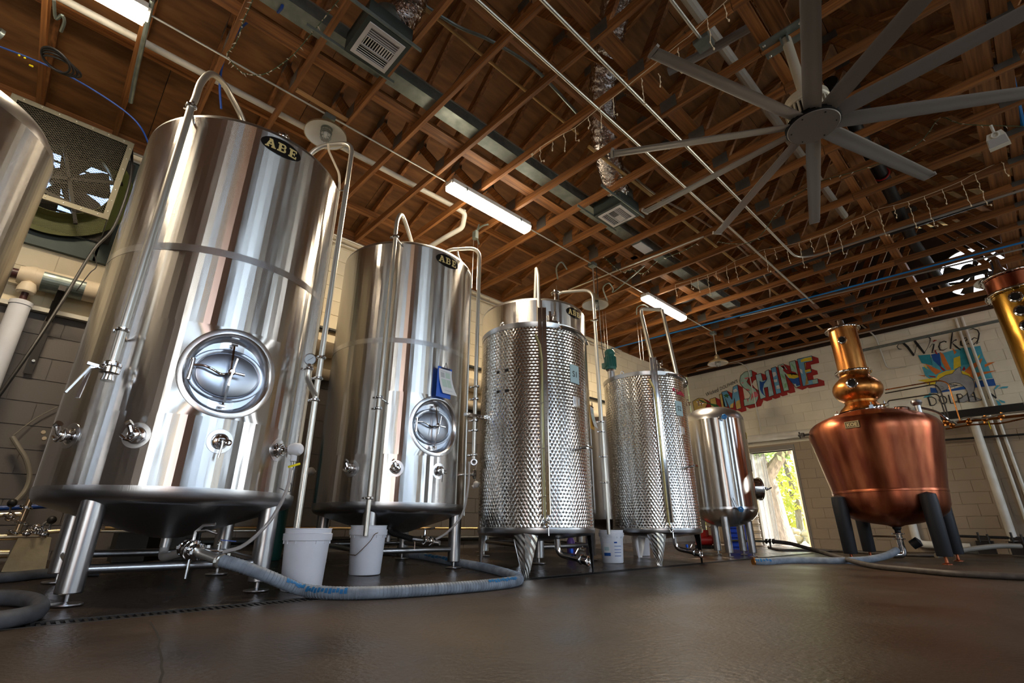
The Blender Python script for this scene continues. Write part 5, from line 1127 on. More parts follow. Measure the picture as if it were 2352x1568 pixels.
# ---- rounded brite tank by the doorway
c5, r5 = (-3.559, 7.993), .466
T5 = thing('brite_tank', 'rounded stainless tank with a round side hatch beside the open doorway', 'tank', (c5[0], c5[1], fz(c5[0])))
b = MB(); zt5, zb5 = 2.06, .66
pf = [(.001, .42), (.12, .425), (.26, .46), (.37, .525), (.435, .59), (.462, .65), (r5, .70), (r5, zt5 - .03), (.46, zt5 + .02), (.43, zt5 + .08), (.37, zt5 + .135), (.28, zt5 + .18), (.16, zt5 + .205), (.001, zt5 + .215)]
b.lathe(pf[:8], (c5[0], c5[1], 0), 96); b.build('shell', M['steel'], T5)
MB().lathe(pf[7:], (c5[0], c5[1], 0), 96).build('top_dome', M['steel2'], T5)
b = MB(); b.lathe([(r5 + .001, .668), (r5 + .001, .70)], (c5[0], c5[1], 0), 96, cap=False); b.build('weld_band', M['ring'], T5)
for (pxx, pyy, dd) in ((1677, 1279, 8.37), (1731, 1276, 8.75), (1650, 1272, 8.80), (1708, 1264, 9.1)):
    a_ = math.atan2(*[(lambda d: (d.y, -d.x))(ray(pxx, pyy))][0]); x_, y_ = -dd * math.cos(a_), dd * math.sin(a_); leg_pad(c5, x_, y_, .56, T5, .055, .05)
az5 = math.radians(45)
f5, n5, t5 = frame_at(c5, r5 - .04, az5, .985); MX = n5.to_track_quat('Z', 'Y').to_matrix()
b = MB(); b.lathe([(.16, -.02), (.16, .13), (.175, .135), (.175, .15), (.15, .155), (.13, .15), (.13, .10), (.001, .10)], f5(0, 0), 40, MX); b.build('hatch_neck', M['polish'], T5)
b = MB(); b.lathe([(.001, .17), (.10, .168), (.15, .16), (.155, .15)], f5(0, 0), 40, MX); b.cyl(f5(0, 0, .16), f5(0, 0, .26), .012, 10); b.cyl(f5(0, -.02, .25), f5(0.0, .02, .34), .01, 8); b.cyl(f5(-.10, 0, .24), f5(.12, 0, .24), .008, 8); b.beam(f5(-.17, 0, .18), f5(.17, 0, .18), .03, .015, up=n5); b.build('hatch_lid', M['darksteel'], T5)
def wheel(p, ax, nm='blue_valve'):
    b = MB(); b.torus(p, .030, .010, ax, 14, 8); b.lathe([(.012, -.02), (.014, .01), (.001, .015)], p, 10, Vector(ax).normalized().to_track_quat('Z', 'Y').to_matrix())
    for k in range(5):
        a = 2 * PI * k / 5; MXX = Vector(ax).normalized().to_track_quat('Z', 'Y').to_matrix(); b.ball(Vector(p) + MXX @ V3(.03 * math.cos(a), .03 * math.sin(a), 0), .014, 8)
    o = b.build(nm, M['blue'], T5); o['label'] = 'small blue hand wheel'
fa, na, ta_ = frame_at(c5, r5, rad(-48), 2.02); wheel(fa(0, 0, .09), na); b = MB(); b.cyl(fa(0, 0, 0), fa(0, 0, .09), .012, 8); b.cyl(fa(-.07, 0, .05), fa(.0, 0, .05), .014, 8)
fb, nb_, tb_ = frame_at(c5, r5 - .02, rad(-44), .66); wheel(fb(0, 0, .10), nb_); b.cyl(fb(0, 0, 0), fb(0, 0, .10), .012, 8); b.cyl(fb(-.09, .02, .07), fb(.0, 0, .06), .012, 8); b.cyl(fb(-.03, .02, .08), fb(-.08, .16, .06), .006, 6)
b.build('valve_stem', M['polish'], T5)
b = MB()
for (px_, dz) in ((1578, .0), (1584, -.04), (1605, -.02), (1612, -.05)):
    q_ = AD(px_, 932, 8.55); b.cyl(q_, q_ + V3(0, 0, .10 + dz), .012, 8); b.cyl(q_ + V3(-.03, 0, .10 + dz), q_ + V3(.03, .02, .10 + dz), .010, 8); b.cut()
b.build_each('top_valve', M['polish'], T5)
def q5(u, v, dr, pc, zc): return cylp(c5, r5 + dr, rad(pc) + u / r5, zc + v)
b = MB(); b.add([q5(u, v, .004, 18, 1.78) for u, v in ((-.05, -.05), (.05, -.05), (.05, .05), (-.05, .05))], [(0, 1, 2, 3)]); o = b.build('yellow_sticker', M['yellow'], T5); o['label'] = 'yellow warning sticker'
b = MB(); b.add([q5(u, v, .004, 20, 1.32) for u, v in ((-.06, -.09), (.06, -.09), (.06, .09), (-.06, .09))], [(0, 1, 2, 3)]); sg = b.build('number_sign', M['tagblue'], T5)
vs_, fs_ = text_geo('S3', .07, 0, .001, 'CENTER'); b = MB(); b.add([q5(x_, y_ - .02, .006, 20, 1.32) for x_, y_, z_ in vs_], fs_); b.build('lettering', M['ink'], sg, smooth=False)
# ---- clipboards hanging on the tanks
def clipboard(label, c, r, ph, z, mb_, tilt, w_=.17, h_=.30, swing=0):
    f, nn, tn = frame_at(c, r, rad(ph), z)
    t = thing('clipboard', label, 'clipboard', f(0, h_ / 2, .015))
    def q(u, v, d=0):
        uu = u * math.cos(tilt) - v * math.sin(tilt); vv = u * math.sin(tilt) + v * math.cos(tilt); return f(uu, vv, .012 + d)
    b = MB(); b.prism([(-w_ / 2, -h_ / 2), (w_ / 2, -h_ / 2), (w_ / 2, h_ / 2), (-w_ / 2, h_ / 2)], lambda u, v, d: q(u, v, d), .004); b.build('board', M[mb_], t, smooth=False)
    b = MB(); n = 8
    rows = []
    for k in range(n + 1):
        v = h_ / 2 - .02 - (h_ * .80) * k / n; rows.append([(-w_ * .44 + swing * (k / n) ** 2 * .05, v), (w_ * .47 + swing * (k / n) ** 2 * .07, v)])
    vs = []
    for k, r_ in enumerate(rows):
        for (u, v) in r_: vs.append(q(u, v, .007 + .018 * (k / n) ** 2))
    b.add(vs, [(2 * k, 2 * k + 1, 2 * k + 3, 2 * k + 2) for k in range(n)]); pp = b.build('paper_sheet', M['paper'], t)
    def on(u, v): k = (h_ / 2 - .02 - v) / (h_ * .80); return q(u + swing * k * k * .06, v, .0085 + .018 * k * k)
    for (u0, u1, v0, v1, mm) in ((-.055, -.01, .045, .095, 'grey_print'), (.0, .055, .045, .10, 'green_print'), (-.055, .0, -.045, .03, 'green_print'), (.005, .055, -.045, .03, 'green_print'), (-.055, .055, .104, .109, 'grey_print'), (-.05, .05, -.08, -.076, 'grey_print')):
        s_ = w_ / .17; b = MB(); b.add([on(u0 * s_, v0), on(u1 * s_, v0), on(u1 * s_, v1), on(u0 * s_, v1)], [(0, 1, 2, 3)]); b.build('printed_box', M[mm], pp, smooth=False)
    b = MB(); b.tube([q(-.05, h_ / 2 - .012, .014), q(.05, h_ / 2 - .012, .014)], .006, 8); b.tube([q(-.02, h_ / 2 - .01, .014), q(0, h_ / 2 + .05, .012), q(.02, h_ / 2 - .01, .014)], .003, 6); b.build('clip', M['darkmetal'], t)
clipboard('bright blue clipboard with a printed sheet on the second tank', c2, r2 + .03, 1.5, 1.70, 'clipblue', -.02, swing=1)
clipboard('manila board with a white sheet on the third tank behind the dimpled one', c3, r3 + .03, 22, 1.70, 'envelope', .0, swing=1.5)
# ================================================================ COPPER STILL
cs = (-1.545, 8.612)
t = thing('copper_still', 'large copper pot still with onion bulb and column on black legs', 'still', (cs[0], cs[1], 0))
b = MB(); b.lathe([(.03, .41), (.10, .44), (.25, .462), (.42, .50), (.53, .548), (.60, .61), (.636, .69), (.650, .80), (.652, .86)], (*cs, 0), 96); b.lathe([(.650, .86), (.665, .95), (.72, 1.25), (.765, 1.50), (.79, 1.62), (.795, 1.68), (.785, 1.74), (.755, 1.79), (.70, 1.835)], (*cs, 0), 96); b.build('pot', M['copper'], t)
b = MB(); b.lathe([(.70, 1.835), (.60, 1.885), (.48, 1.93), (.36, 1.965), (.31, 1.98)], (*cs, 0), 96); b.build('pot_shoulder', M['copper'], t)
b = MB(); b.lathe([(.652, .845), (.658, .85), (.658, .872), (.655, .88)], (*cs, 0), 96); b.build('girth_band', M['copper'], t)
cn = (-1.585, 8.60)
MT = Matrix.Rotation(rad(-7), 3, 'Y') @ Matrix.Rotation(rad(9), 3, 'X')
b = MB(); b.lathe([(.285, -.01), (.325, -.012), (.33, 0), (.33, .02), (.325, .03), (.29, .032), (.285, .02), (.285, -.01)], (cn[0], cn[1], 2.00), 56, MT, cap=False)
for k in range(3):
    a = rad(200 + 100 * k); q_ = V3(cn[0], cn[1], 2.0) + MT @ V3(.33 * math.cos(a), .33 * math.sin(a), .02); b.box(q_, (.05, .05, .05)); b.cyl(q_, q_ + V3(.0, 0, .07), .012, 8)
b.build('clamp_ring', M['polish'], t)
b = MB(); b.lathe([(.30, 1.99), (.27, 2.04), (.225, 2.08), (.20, 2.12), (.205, 2.15), (.25, 2.18), (.29, 2.23), (.315, 2.29), (.318, 2.345), (.30, 2.40), (.26, 2.45), (.215, 2.49), (.19, 2.53), (.188, 2.58)], (*cn, 0), 72); b.build('onion_bulb', M['copper2'], t)
b = MB(); b.lathe([(.188, 2.60), (.188, 3.27)], (*cn, 0), 64); b.build('neck_column', M['copper2'], t)
def flange(b, x, y, z, r, nb=20):
    b.lathe([(r - .04, z - .014), (r, z - .014), (r + .003, z - .008), (r + .003, z - .002), (r - .006, z), (r + .003, z + .002), (r + .003, z + .008), (r, z + .014), (r - .04, z + .014)], (x, y, 0), 56)
    for k in range(nb):
        a = 2 * PI * k / nb; b.cyl((x + (r - .012) * math.cos(a), y + (r - .012) * math.sin(a), z - .026), (x + (r - .012) * math.cos(a), y + (r - .012) * math.sin(a), z + .026), .008, 6)
b = MB(); flange(b, *cn, 2.59, .235); b.build('bolted_flange', M['polish'], t)
b = MB(); flange(b, *cn, 3.285, .235); b.lathe([(.235, 3.30), (.10, 3.31), (.05, 3.36), (.045, 3.44), (.03, 3.45)], (*cn, 0), 40); b.build('bolted_flange', M['polish'], t)
def port(c, r, az_, z, t, R=.045):
    ph = math.atan2(-c[1], -c[0]) + az_; f, nn, tn = frame_at(c, r, ph, z); MX = nn.to_track_quat('Z', 'Y').to_matrix()
    b = MB(); b.lathe([(R * 1.15, -.03), (R * 1.25, .0), (R * 1.5, .012), (R * 1.55, .03), (R * 1.4, .042), (R * 1.05, .045), (R * .95, .03), (R * .95, .02)], f(0, 0), 28, MX, cap=False)
    for k in range(8):
        a = 2 * PI * k / 8; b.cyl(f(R * 1.33 * math.cos(a), R * 1.33 * math.sin(a), .035), f(R * 1.33 * math.cos(a), R * 1.33 * math.sin(a), .052), .007, 6)
    o = b.build('sight_port', M['polish'], t)
    MB().lathe([(R * .98, .025), (.001, .026)], f(0, 0), 24, MX).build('port_pane', M['pane'], o)
port(cn, .188, rad(-8), 3.06, t, .04); port(cn, .30, rad(-8), 2.36, t, .048)
f, nn, tn = frame_at(cs, .80, math.atan2(-cs[1], -cs[0]) - rad(14), 1.70)
b = MB(); b.prism([(-.085, -.045), (.085, -.045), (.085, .045), (-.085, .045)], lambda u, v, d: f(u, v, d - .01), .022); pq = b.build('maker_plate', mat('brass_plate', (.12, .09, .05), .4, .7), t, smooth=False)
b = MB()
for (u0, u1, v0, v1) in ((-.08, .08, .036, .041), (-.08, .08, -.041, -.036), (-.08, -.075, -.04, .04), (.075, .08, -.04, .04)): b.add([f(u0, v0, .014), f(u1, v0, .014), f(u1, v1, .014), f(u0, v1, .014)], [(0, 1, 2, 3)])
vs_, fs_ = text_geo('KOE', .062, 0, .001, 'CENTER'); b.add([f(x_, y_ - .022, .014) for x_, y_, z_ in vs_], fs_); b.build('raised_letters', mat('worn_brass', (.50, .40, .22), .4, .8), pq, smooth=False)
q_ = AD(2070, 935, 8.55); b = MB(); b.lathe([(.06, -.02), (.095, 0), (.10, .015), (.095, .03), (.05, .034), (.001, .034)], (q_.x, q_.y, 1.93), 28, Matrix.Rotation(rad(8), 3, 'Y')); b.build('top_manway', M['polish'], t)
q_ = AD(2111, 945, 8.5); b = MB(); b.lathe([(.035, -.10), (.035, .02), (.05, .03), (.065, .06), (.06, .085), (.03, .10), (.001, .10)], (q_.x, q_.y, 1.93), 20); b.build('relief_valve', M['darksteel'], t)
MB().tube(smooth_path([V3(q_.x, q_.y, 1.93), AD(2150, 945, 8.55), AD(2175, 962, 8.6), AD(2195, 972, 8.8)], 5), .016, 8).build('outlet_tube', M['polish'], t)
b = MB(); q_ = AD(1850, 998, 8.6); b.cyl(q_ + V3(.06, 0, 0), q_ + V3(-.10, 0, .0), .016, 10); b.cyl(q_ + V3(-.08, 0, -.05), q_ + V3(-.08, 0, .05), .010, 8); b.box(q_ + V3(-.04, 0, .0), (.04, .05, .06)); b.build('side_valve', M['darkmetal'], t)
for sx in (-1, 1):
    for sy in (-1, 1):
        x_, y_ = cs[0] + sx * .485, cs[1] + sy * .485; zf_ = .0
        lg = MB().lathe([(.045, .085), (.078, .088), (.082, .10), (.092, .72), (.086, .80), (.001, .83)], (x_, y_, 0), 24).build('leg', M['black'], t); lg['label'] = 'black foam-wrapped leg'
        MB().lathe([(.055, 0), (.055, .008), (.02, .02), (.016, .09)], (x_, y_, 0), 16).build('foot', M['copper'], lg)
b = MB(); b.lathe([(.05, .46), (.05, .40), (.035, .38), (.035, .335)], (*cs, 0), 24); b.build('drain_neck', M['black'], t)
b = MB(); tri_clamp(b, (cs[0], cs[1], .335), (0, 0, 1), .05); b.lathe([(.038, .33), (.038, .16)], (*cs, 0), 20); tri_clamp(b, (cs[0], cs[1], .27), (0, 0, 1), .045); b.tube(fillet([(cs[0], cs[1], .18), (cs[0], cs[1], .075), (cs[0] - .12, cs[1] - .06, .07)], .05), .042, 16); b.cyl((cs[0] - .3, cs[1] + .02, .30), (cs[0], cs[1], .295), .012, 8); b.build('drain_valve', M['polish'], t)
b = MB(); b.lathe([(.001, -.06), (.055, -.05), (.06, .05), (.001, .07)], (cs[0] + .16, cs[1] - .02, .22), 16, Matrix.Rotation(rad(60), 3, 'Y')); b.build('insulated_knob', M['black'], t)
# ---- rectifying column at the right edge
cc = (.42, 9.29); rc = .30
t = thing('copper_column', 'tall golden copper column with round sight ports at the right edge', 'column', (cc[0], cc[1], 1.9))
MB().lathe([(rc, 1.95), (rc, 3.42)], (*cc, 0), 72).build('column_body', M['brasscol'], t)
MB().lathe([(rc + .01, 3.46), (rc + .01, 3.66)], (*cc, 0), 72).build('column_head', M['copper'], t)
b = MB(); flange(b, *cc, 3.44, rc + .06, 28); flange(b, *cc, 3.68, rc + .06, 28); b.build('bolted_flange', M['polish'], t)
b = MB(); b.lathe([(rc, 3.70), (.12, 3.74), (.06, 3.86), (.05, 4.0), (.001, 4.0)], (cc[0] - .12, cc[1], 0), 30); b.build('vapour_cone', M['polish'], t)
for z_ in (3.30, 3.10, 2.89, 2.68, 2.47, 2.26): port(cc, rc, rad(-9), z_, t, .05)
b = MB(); flange(b, *cc, 1.94, rc + .06, 28); b.build('bolted_flange', M['polish'], t)
b = MB()
for sx in (-1, 1):
    for sy in (-1, 1): b.bb(cc[0] + sx * .3 - .03, cc[0] + sx * .3 + .03, cc[1] + sy * .3 - .03, cc[1] + sy * .3 + .03, 0, 1.92)
b.build('support_frame', M['darkmetal'], t, smooth=False)
# steel rail pair, black beam and copper tube cluster between still and column
pipe('vapour_rail', 'dark horizontal pipe between still neck and column, crossing above the painted logo', 'pipe', [P(1975, 806, 1, 11.8), P(2300, 735, 1, 11.8)], .030, M['galv'])
b = MB(); p_ = P(2160, 956, 1, 11.0); q_ = P(2400, 930, 1, 11.0); b.beam((p_.x, 11, p_.z), (1.4, 11, p_.z - .02), .10, .12); b.beam((p_.x + .05, 11, p_.z), (p_.x + .05, 11, 0), .06, .06); b.beam((1.35, 11, p_.z), (1.35, 11, 0), .06, .06)
tag(b.build('support_beam', M['band'], origin=(0, 11, 2.1), smooth=False), 'black steel beam right of the still under the painted logo', 'beam')
t = thing('copper_pipework', 'tangle of copper and brass pipes hanging under the black beam beside the still', 'pipes', P(2250, 965, 1, 10.6))
def cp(pts, y, r=.012, m='copper2', nm='tube'): MB().tube(fillet([P(a, c, 1, y) for a, c in pts], .08), r, 8).build(nm, M[m], t)
cp([(2165, 975), (2210, 968), (2290, 960), (2400, 948)], 10.6, .022); cp([(2172, 985), (2230, 975), (2300, 972), (2400, 950)], 10.5, .012); cp([(2195, 968), (2215, 958), (2260, 962), (2300, 950), (2400, 940)], 10.5, .012, 'conduit')
cp([(2033, 895), (2160, 873), (2178, 880), (2205, 965)], 10.2, .010, 'copper2'); cp([(2033, 903), (2148, 882), (2160, 895), (2182, 970)], 10.2, .010, 'darkmetal'); cp([(2038, 928), (2040, 920), (2155, 903), (2175, 965)], 10.2, .010, 'darkmetal')
cp([(2135, 878), (2135, 886)], 10.2, .008, 'darkmetal')
b = MB()
for a, c in ((2186, 975), (2225, 968), (2262, 962), (2300, 955), (2172, 968)): b.ball(P(a, c, 1, 10.55), .045, 10); b.cyl(P(a, c - 8, 1, 10.55), P(a, c + 10, 1, 10.55), .018, 8); b.cut()
b.build_each('fitting', M['copper2'], t)
b = MB(); b.beam(P(2270, 968, 1, 10.5), P(2276, 985, 1, 10.5), .03, .01); b.build('yellow_tag', M['yellow'], t, smooth=False)
pipe('white_tank_end', 'white rounded cylinder behind the still shoulder', 'cylinder', [P(2035, 935, 1, 11.4), P(2045, 933, 1, 11.4), P(2085, 930, 1, 11.4), V3(P(2093, 934, 1, 11.4).x, YF, P(2093, 934, 1, 11.4).z)], [.06, .11, .11, .06], M['pvc'], n=16)
# ================================================================ MURAL WALL FITTINGS
yW = YF - .004
pipe('insulated_pipe', 'thick white insulated pipe over the doorway', 'pipe', [(-5.9, YF - .09, 2.40), (-2.2, YF - .09, 2.36)], .085, M['pvc'], n=20)
pipe('white_pipe', 'left of the two slim white pipes crossing the painted logo', 'pipe', [(-.40, YF - .03, 4.2), (-.40, YF - .03, .5)], .024, M['pvc'], 'slim wall pipes')
pipe('white_pipe', 'right of the two slim white pipes crossing the painted logo', 'pipe', [(-.31, YF - .03, 4.2), (-.29, YF - .03, .3)], .024, M['pvc'], 'slim wall pipes')
pipe('downpipe', 'broad white pipe standing against the wall right of the still', 'pipe', [(-.63, YF - .12, 2.25), (-.63, YF - .12, .12)], .062, M['pvc'], n=18)
pipe('elbow_pipe', 'white elbow pipe low on the wall behind the still', 'pipe', [(-1.93, YF - .10, .62), (-1.93, YF - .10, .14), (-1.2, YF - .10, .10)], .065, M['pvc'], fil=.12, n=16)
pipe('wall_conduit', 'painted conduit bending right on the wall between lettering and logo', 'conduit', [(-1.85, YF - .3, 4.45), (-1.70, YF - .03, 4.2), (-1.66, YF - .03, 3.47), (-1.35, YF - .03, 3.45)], .014, M['pvc'], fil=.1)
pipe('wall_conduit', 'thin pale conduit running down through the painted lettering', 'conduit', [P(1660, 838, 1, YF - .06), P(1700, 832, 1, YF - .05), P(1718, 845, 1, YF - .03), P(1748, 990, 1, YF - .03)], .012, M['pvc'], fil=.08)
pipe('black_pipe', 'thin black pipe along the grey wall right of the still shoulder', 'pipe', [P(2100, 1015, 1, YF - .1), P(2420, 992, 1, YF - .1)], .018, M['band'])
pipe('black_pipe', 'thin black pipe low on the wall right of the still legs', 'pipe', [P(2150, 1229, 1, YF - .15), P(2420, 1238, 1, YF - .15)], .022, M['band'])
t = thing('door_1', None, None, ((DX0 + DX1) / 2, YF, 0)); t['kind'] = 'structure'
b = MB(); b.bb(DX0 - .04, DX1 + .04, YF - .03, YF + .22, DZ, DZ + .10); b.bb(DX0 - .04, DX0 + .02, YF - .03, YF + .22, 0, DZ); b.bb(DX1 - .01, DX1 + .035, YF - .03, YF + .22, 0, DZ); b.build('door_frame', mat('grey_door_frame', (.22, .20, .17), .5), t, smooth=False)
t = thing('strip_curtain', 'clear plastic strip curtain gathered at the left side of the doorway', 'curtain', (-4.6, YF + .1, 1))
for k in range(5): MB().bb(-4.66 + .055 * k, -4.66 + .055 * k + .042, YF + .12 + .01 * (k % 2), YF + .125 + .01 * (k % 2), .04, 2.05).build('strip', mat('strip_%d' % k, (.85, .88, .88), .25, alpha=.55), t, smooth=False)
# painted lettering and logo (flat paint on the wall)
def paint(name, polys, m, par, fn, d):
    b = MB()
    for ki, pl_ in enumerate(polys):
        pts = [fn(u, v) for u, v in pl_]; pts = [(p.x, YF - .0085 - d - ki * .00003, p.z) for p in pts]
        bm = bmesh.new(); vs = [bm.verts.new(p) for p in pts]
        try: bm.faces.new(vs)
        except ValueError: continue
        bm.normal_update(); bmesh.ops.triangulate(bm, faces=bm.faces[:], ngon_method='EAR_CLIP'); bm.verts.index_update()
        b.add([v.co.copy() for v in bm.verts], [tuple(v.index for v in f_.verts) for f_ in bm.faces]); bm.free()
    return b.build(name, M[m], par, smooth=False)
for nm, c in dict(pred=(.36, .015, .012), pblue=(.16, .42, .62), psky=(.45, .66, .66), pgreen=(.03, .14, .04), plgreen=(.25, .55, .25), psand=(.68, .48, .14), pyellow=(.80, .60, .03), pdblue=(.01, .09, .36), pink=(.70, .17, .20), pteal=(.02, .30, .38), plteal=(.08, .40, .52), porange=(.70, .19, .03), pgrey=(.34, .34, .34), pblk=(.015, .015, .015), ptrunk=(.45, .28, .08), pwhite=(.75, .76, .72), pmint=(.42, .62, .50)).items():
    M[nm] = mat('paint_' + nm, c, .6, col2=tuple(k * .8 for k in c), nscale=9, world=True)
t = thing('wall_lettering', 'painted wall lettering RUMSHINE in red-shadowed picture-filled capitals', 'mural', P(1750, 890, 1, YF))
def fa_(u, v): return P(1590 + u / 4.2, 810 + v / 4.2, 1, YF)
LT = {'R': ([(5, 470), (60, 437), (110, 440), (150, 480), (130, 530), (175, 620), (130, 630), (90, 560), (70, 565), (85, 640), (40, 650)], 'psand'),
      'U': ([(170, 448), (225, 430), (250, 560), (290, 550), (262, 402), (290, 395), (330, 560), (300, 610), (230, 615), (195, 580)], 'psand'),
      'M': ([(285, 380), (335, 365), (385, 452), (395, 330), (438, 308), (475, 535), (428, 550), (408, 440), (398, 530), (362, 535), (322, 440), (345, 522), (308, 518)], 'pblue'),
      'S': ([(460, 265), (470, 220), (510, 185), (575, 170), (582, 228), (545, 245), (528, 280), (560, 318), (610, 350), (640, 400), (635, 445), (615, 490), (505, 515), (497, 452), (552, 440), (566, 410), (545, 375), (490, 330), (465, 295)], 'pmint'),
      'H': ([(612, 215), (665, 197), (682, 270), (722, 258), (704, 182), (738, 163), (790, 408), (742, 425), (730, 330), (695, 340), (712, 430), (660, 448)], 'psky'),
      'I': ([(762, 150), (808, 135), (860, 385), (812, 400)], 'pblue'),
      'N': ([(828, 125), (880, 107), (965, 220), (938, 90), (993, 73), (1045, 320), (1002, 338), (895, 205), (935, 360), (885, 372)], 'pmint'),
      'E': ([(1015, 62), (1155, 30), (1164, 78), (1082, 97), (1096, 165), (1145, 153), (1153, 188), (1104, 200), (1118, 268), (1212, 250), (1218, 295), (1070, 322)], 'pblue')}
for k, (pl_, m_) in LT.items():
    g = tag(bpy.data.objects.new('letter', None)); C.objects.link(g); g.parent = t; g['label'] = 'painted capital ' + k
    sh = (62, 20) if k in 'HINE' else (50, 24); n = len(pl_)
    sw = [[pl_[i], pl_[(i + 1) % n], (pl_[(i + 1) % n][0] + sh[0], pl_[(i + 1) % n][1] + sh[1]), (pl_[i][0] + sh[0], pl_[i][1] + sh[1])] for i in range(n)]
    paint('red_shadow', sw, 'pred', g, fa_, .0)
    cx_, cy_ = sum(u for u, v in pl_) / n, sum(v for u, v in pl_) / n
    outl = []
    for i in range(n):
        (x0, y0_), (x1, y1_) = pl_[i], pl_[(i + 1) % n]; L_ = math.hypot(x1 - x0, y1_ - y0_) or 1; nx, ny = -(y1_ - y0_) / L_ * 2.2, (x1 - x0) / L_ * 2.2
        outl.append([(x0 - nx, y0_ - ny), (x1 - nx, y1_ - ny), (x1 + nx, y1_ + ny), (x0 + nx, y0_ + ny)])
    paint('face', [pl_], m_, g, fa_, .0010); paint('outline', outl, 'pblk', g, fa_, .0030)
pic = [('parrot_red', 'pred', [[(848, 125), (885, 120), (905, 160), (1000, 190), (1020, 215), (915, 205), (880, 175), (878, 150)]]), ('parrot_yellow', 'pyellow', [[(912, 205), (960, 195), (1018, 205), (1032, 235), (985, 250), (940, 245)]]),
       ('parrot_blue', 'pdblue', [[(925, 243), (985, 250), (1032, 236), (1046, 312), (1010, 322), (960, 285)]]), ('parrot_face', 'pwhite', [[(862, 135), (885, 130), (890, 155), (872, 160)], [(985, 300), (1000, 300), (1012, 340), (995, 325)]]),
       ('swordfish', 'pdblue', [[(650, 270), (672, 282), (700, 275), (718, 255), (738, 205), (722, 262), (695, 300), (682, 350), (690, 390), (710, 426), (672, 390), (652, 345), (652, 300)]]),
       ('flamingo', 'pink', [[(575, 395), (600, 375), (632, 378), (640, 415), (610, 432), (590, 425), (565, 465), (570, 425)], [(500, 245), (540, 235), (560, 240), (520, 258)], [(515, 345), (545, 350), (560, 370), (530, 362)], [(470, 290), (500, 285), (490, 297)], [(530, 450), (545, 445), (540, 480)]]),
       ('bananas', 'pyellow', [[(1045, 70), (1085, 52), (1152, 40), (1155, 75), (1100, 82), (1052, 92)], [(1085, 170), (1142, 156), (1144, 178), (1095, 190)]]), ('trunk', 'ptrunk', [[(1078, 95), (1098, 92), (1096, 165), (1104, 200), (1118, 268), (1125, 300), (1090, 316), (1100, 240), (1088, 160)]]),
       ('sand', 'psand', [[(425, 470), (462, 450), (473, 530), (430, 546), (422, 500)], [(370, 500), (402, 480), (398, 530), (366, 534)]]), ('palm', 'pgreen', [[(300, 412), (330, 398), (362, 412), (345, 418), (350, 440), (328, 425), (306, 440), (318, 420)], [(60, 445), (140, 480), (240, 500), (290, 540), (250, 545), (180, 500), (80, 470)]]),
       ('clouds', 'pwhite', [[(395, 360), (425, 345), (440, 370), (405, 385)], [(772, 190), (805, 185), (815, 215), (785, 235)], [(810, 320), (838, 310), (850, 345), (815, 350)], [(1030, 150), (1062, 165), (1066, 205), (1040, 185)], [(780, 262), (820, 255), (822, 280), (795, 285)]]),
       ('leaves', 'plgreen', [[(850, 195), (885, 225), (905, 262), (870, 240)], [(948, 95), (988, 130), (1002, 175), (965, 130)], [(890, 300), (915, 290), (912, 330), (892, 345)]]),
       ('block_e', 'pmint', [[(1160, 265), (1208, 252), (1212, 292), (1168, 300)]])]
sing = dict(clouds='cloud', leaves='leaf', bananas='banana')
for nm, m_, pls in pic:
    for k, pl_ in enumerate(pls): paint(sing.get(nm, nm), [pl_], m_, t, fa_, .0018 + .0001 * k)
# small script line above it
a_, c_ = fa_(135, 425), fa_(445, 285); du = (c_ - a_); L_ = du.length; du.normalize(); dv = V3(-du.z, 0, du.x)
vs_, fs_ = text_geo("Wicked", L_ * .165, .25, .0); mx_ = max(v[0] for v in vs_); b = MB(); b.add([V3(a_.x, YF - .0085 - .001, a_.z) + du * x_ * (L_ * .42 / mx_) + dv * y_ for x_, y_, z_ in vs_], fs_)
vs_, fs_ = text_geo("DOLPHIN'S", L_ * .135, .15, .0); mx_ = max(v[0] for v in vs_); b.add([V3(a_.x, YF - .0085 - .001, a_.z) + du * (L_ * .45 + x_ * (L_ * .55 / mx_)) + dv * y_ for x_, y_, z_ in vs_], fs_)
b.build('small_lettering', M['pblk'], t, smooth=False)
t = thing('wall_logo', 'painted logo of a grey dolphin leaping over a sunburst with black lettering', 'mural', P(2190, 850, 1, YF))
def fb_(u, v): return P(2050 + u / 4.268, 740 + v / 4.268, 1, YF)
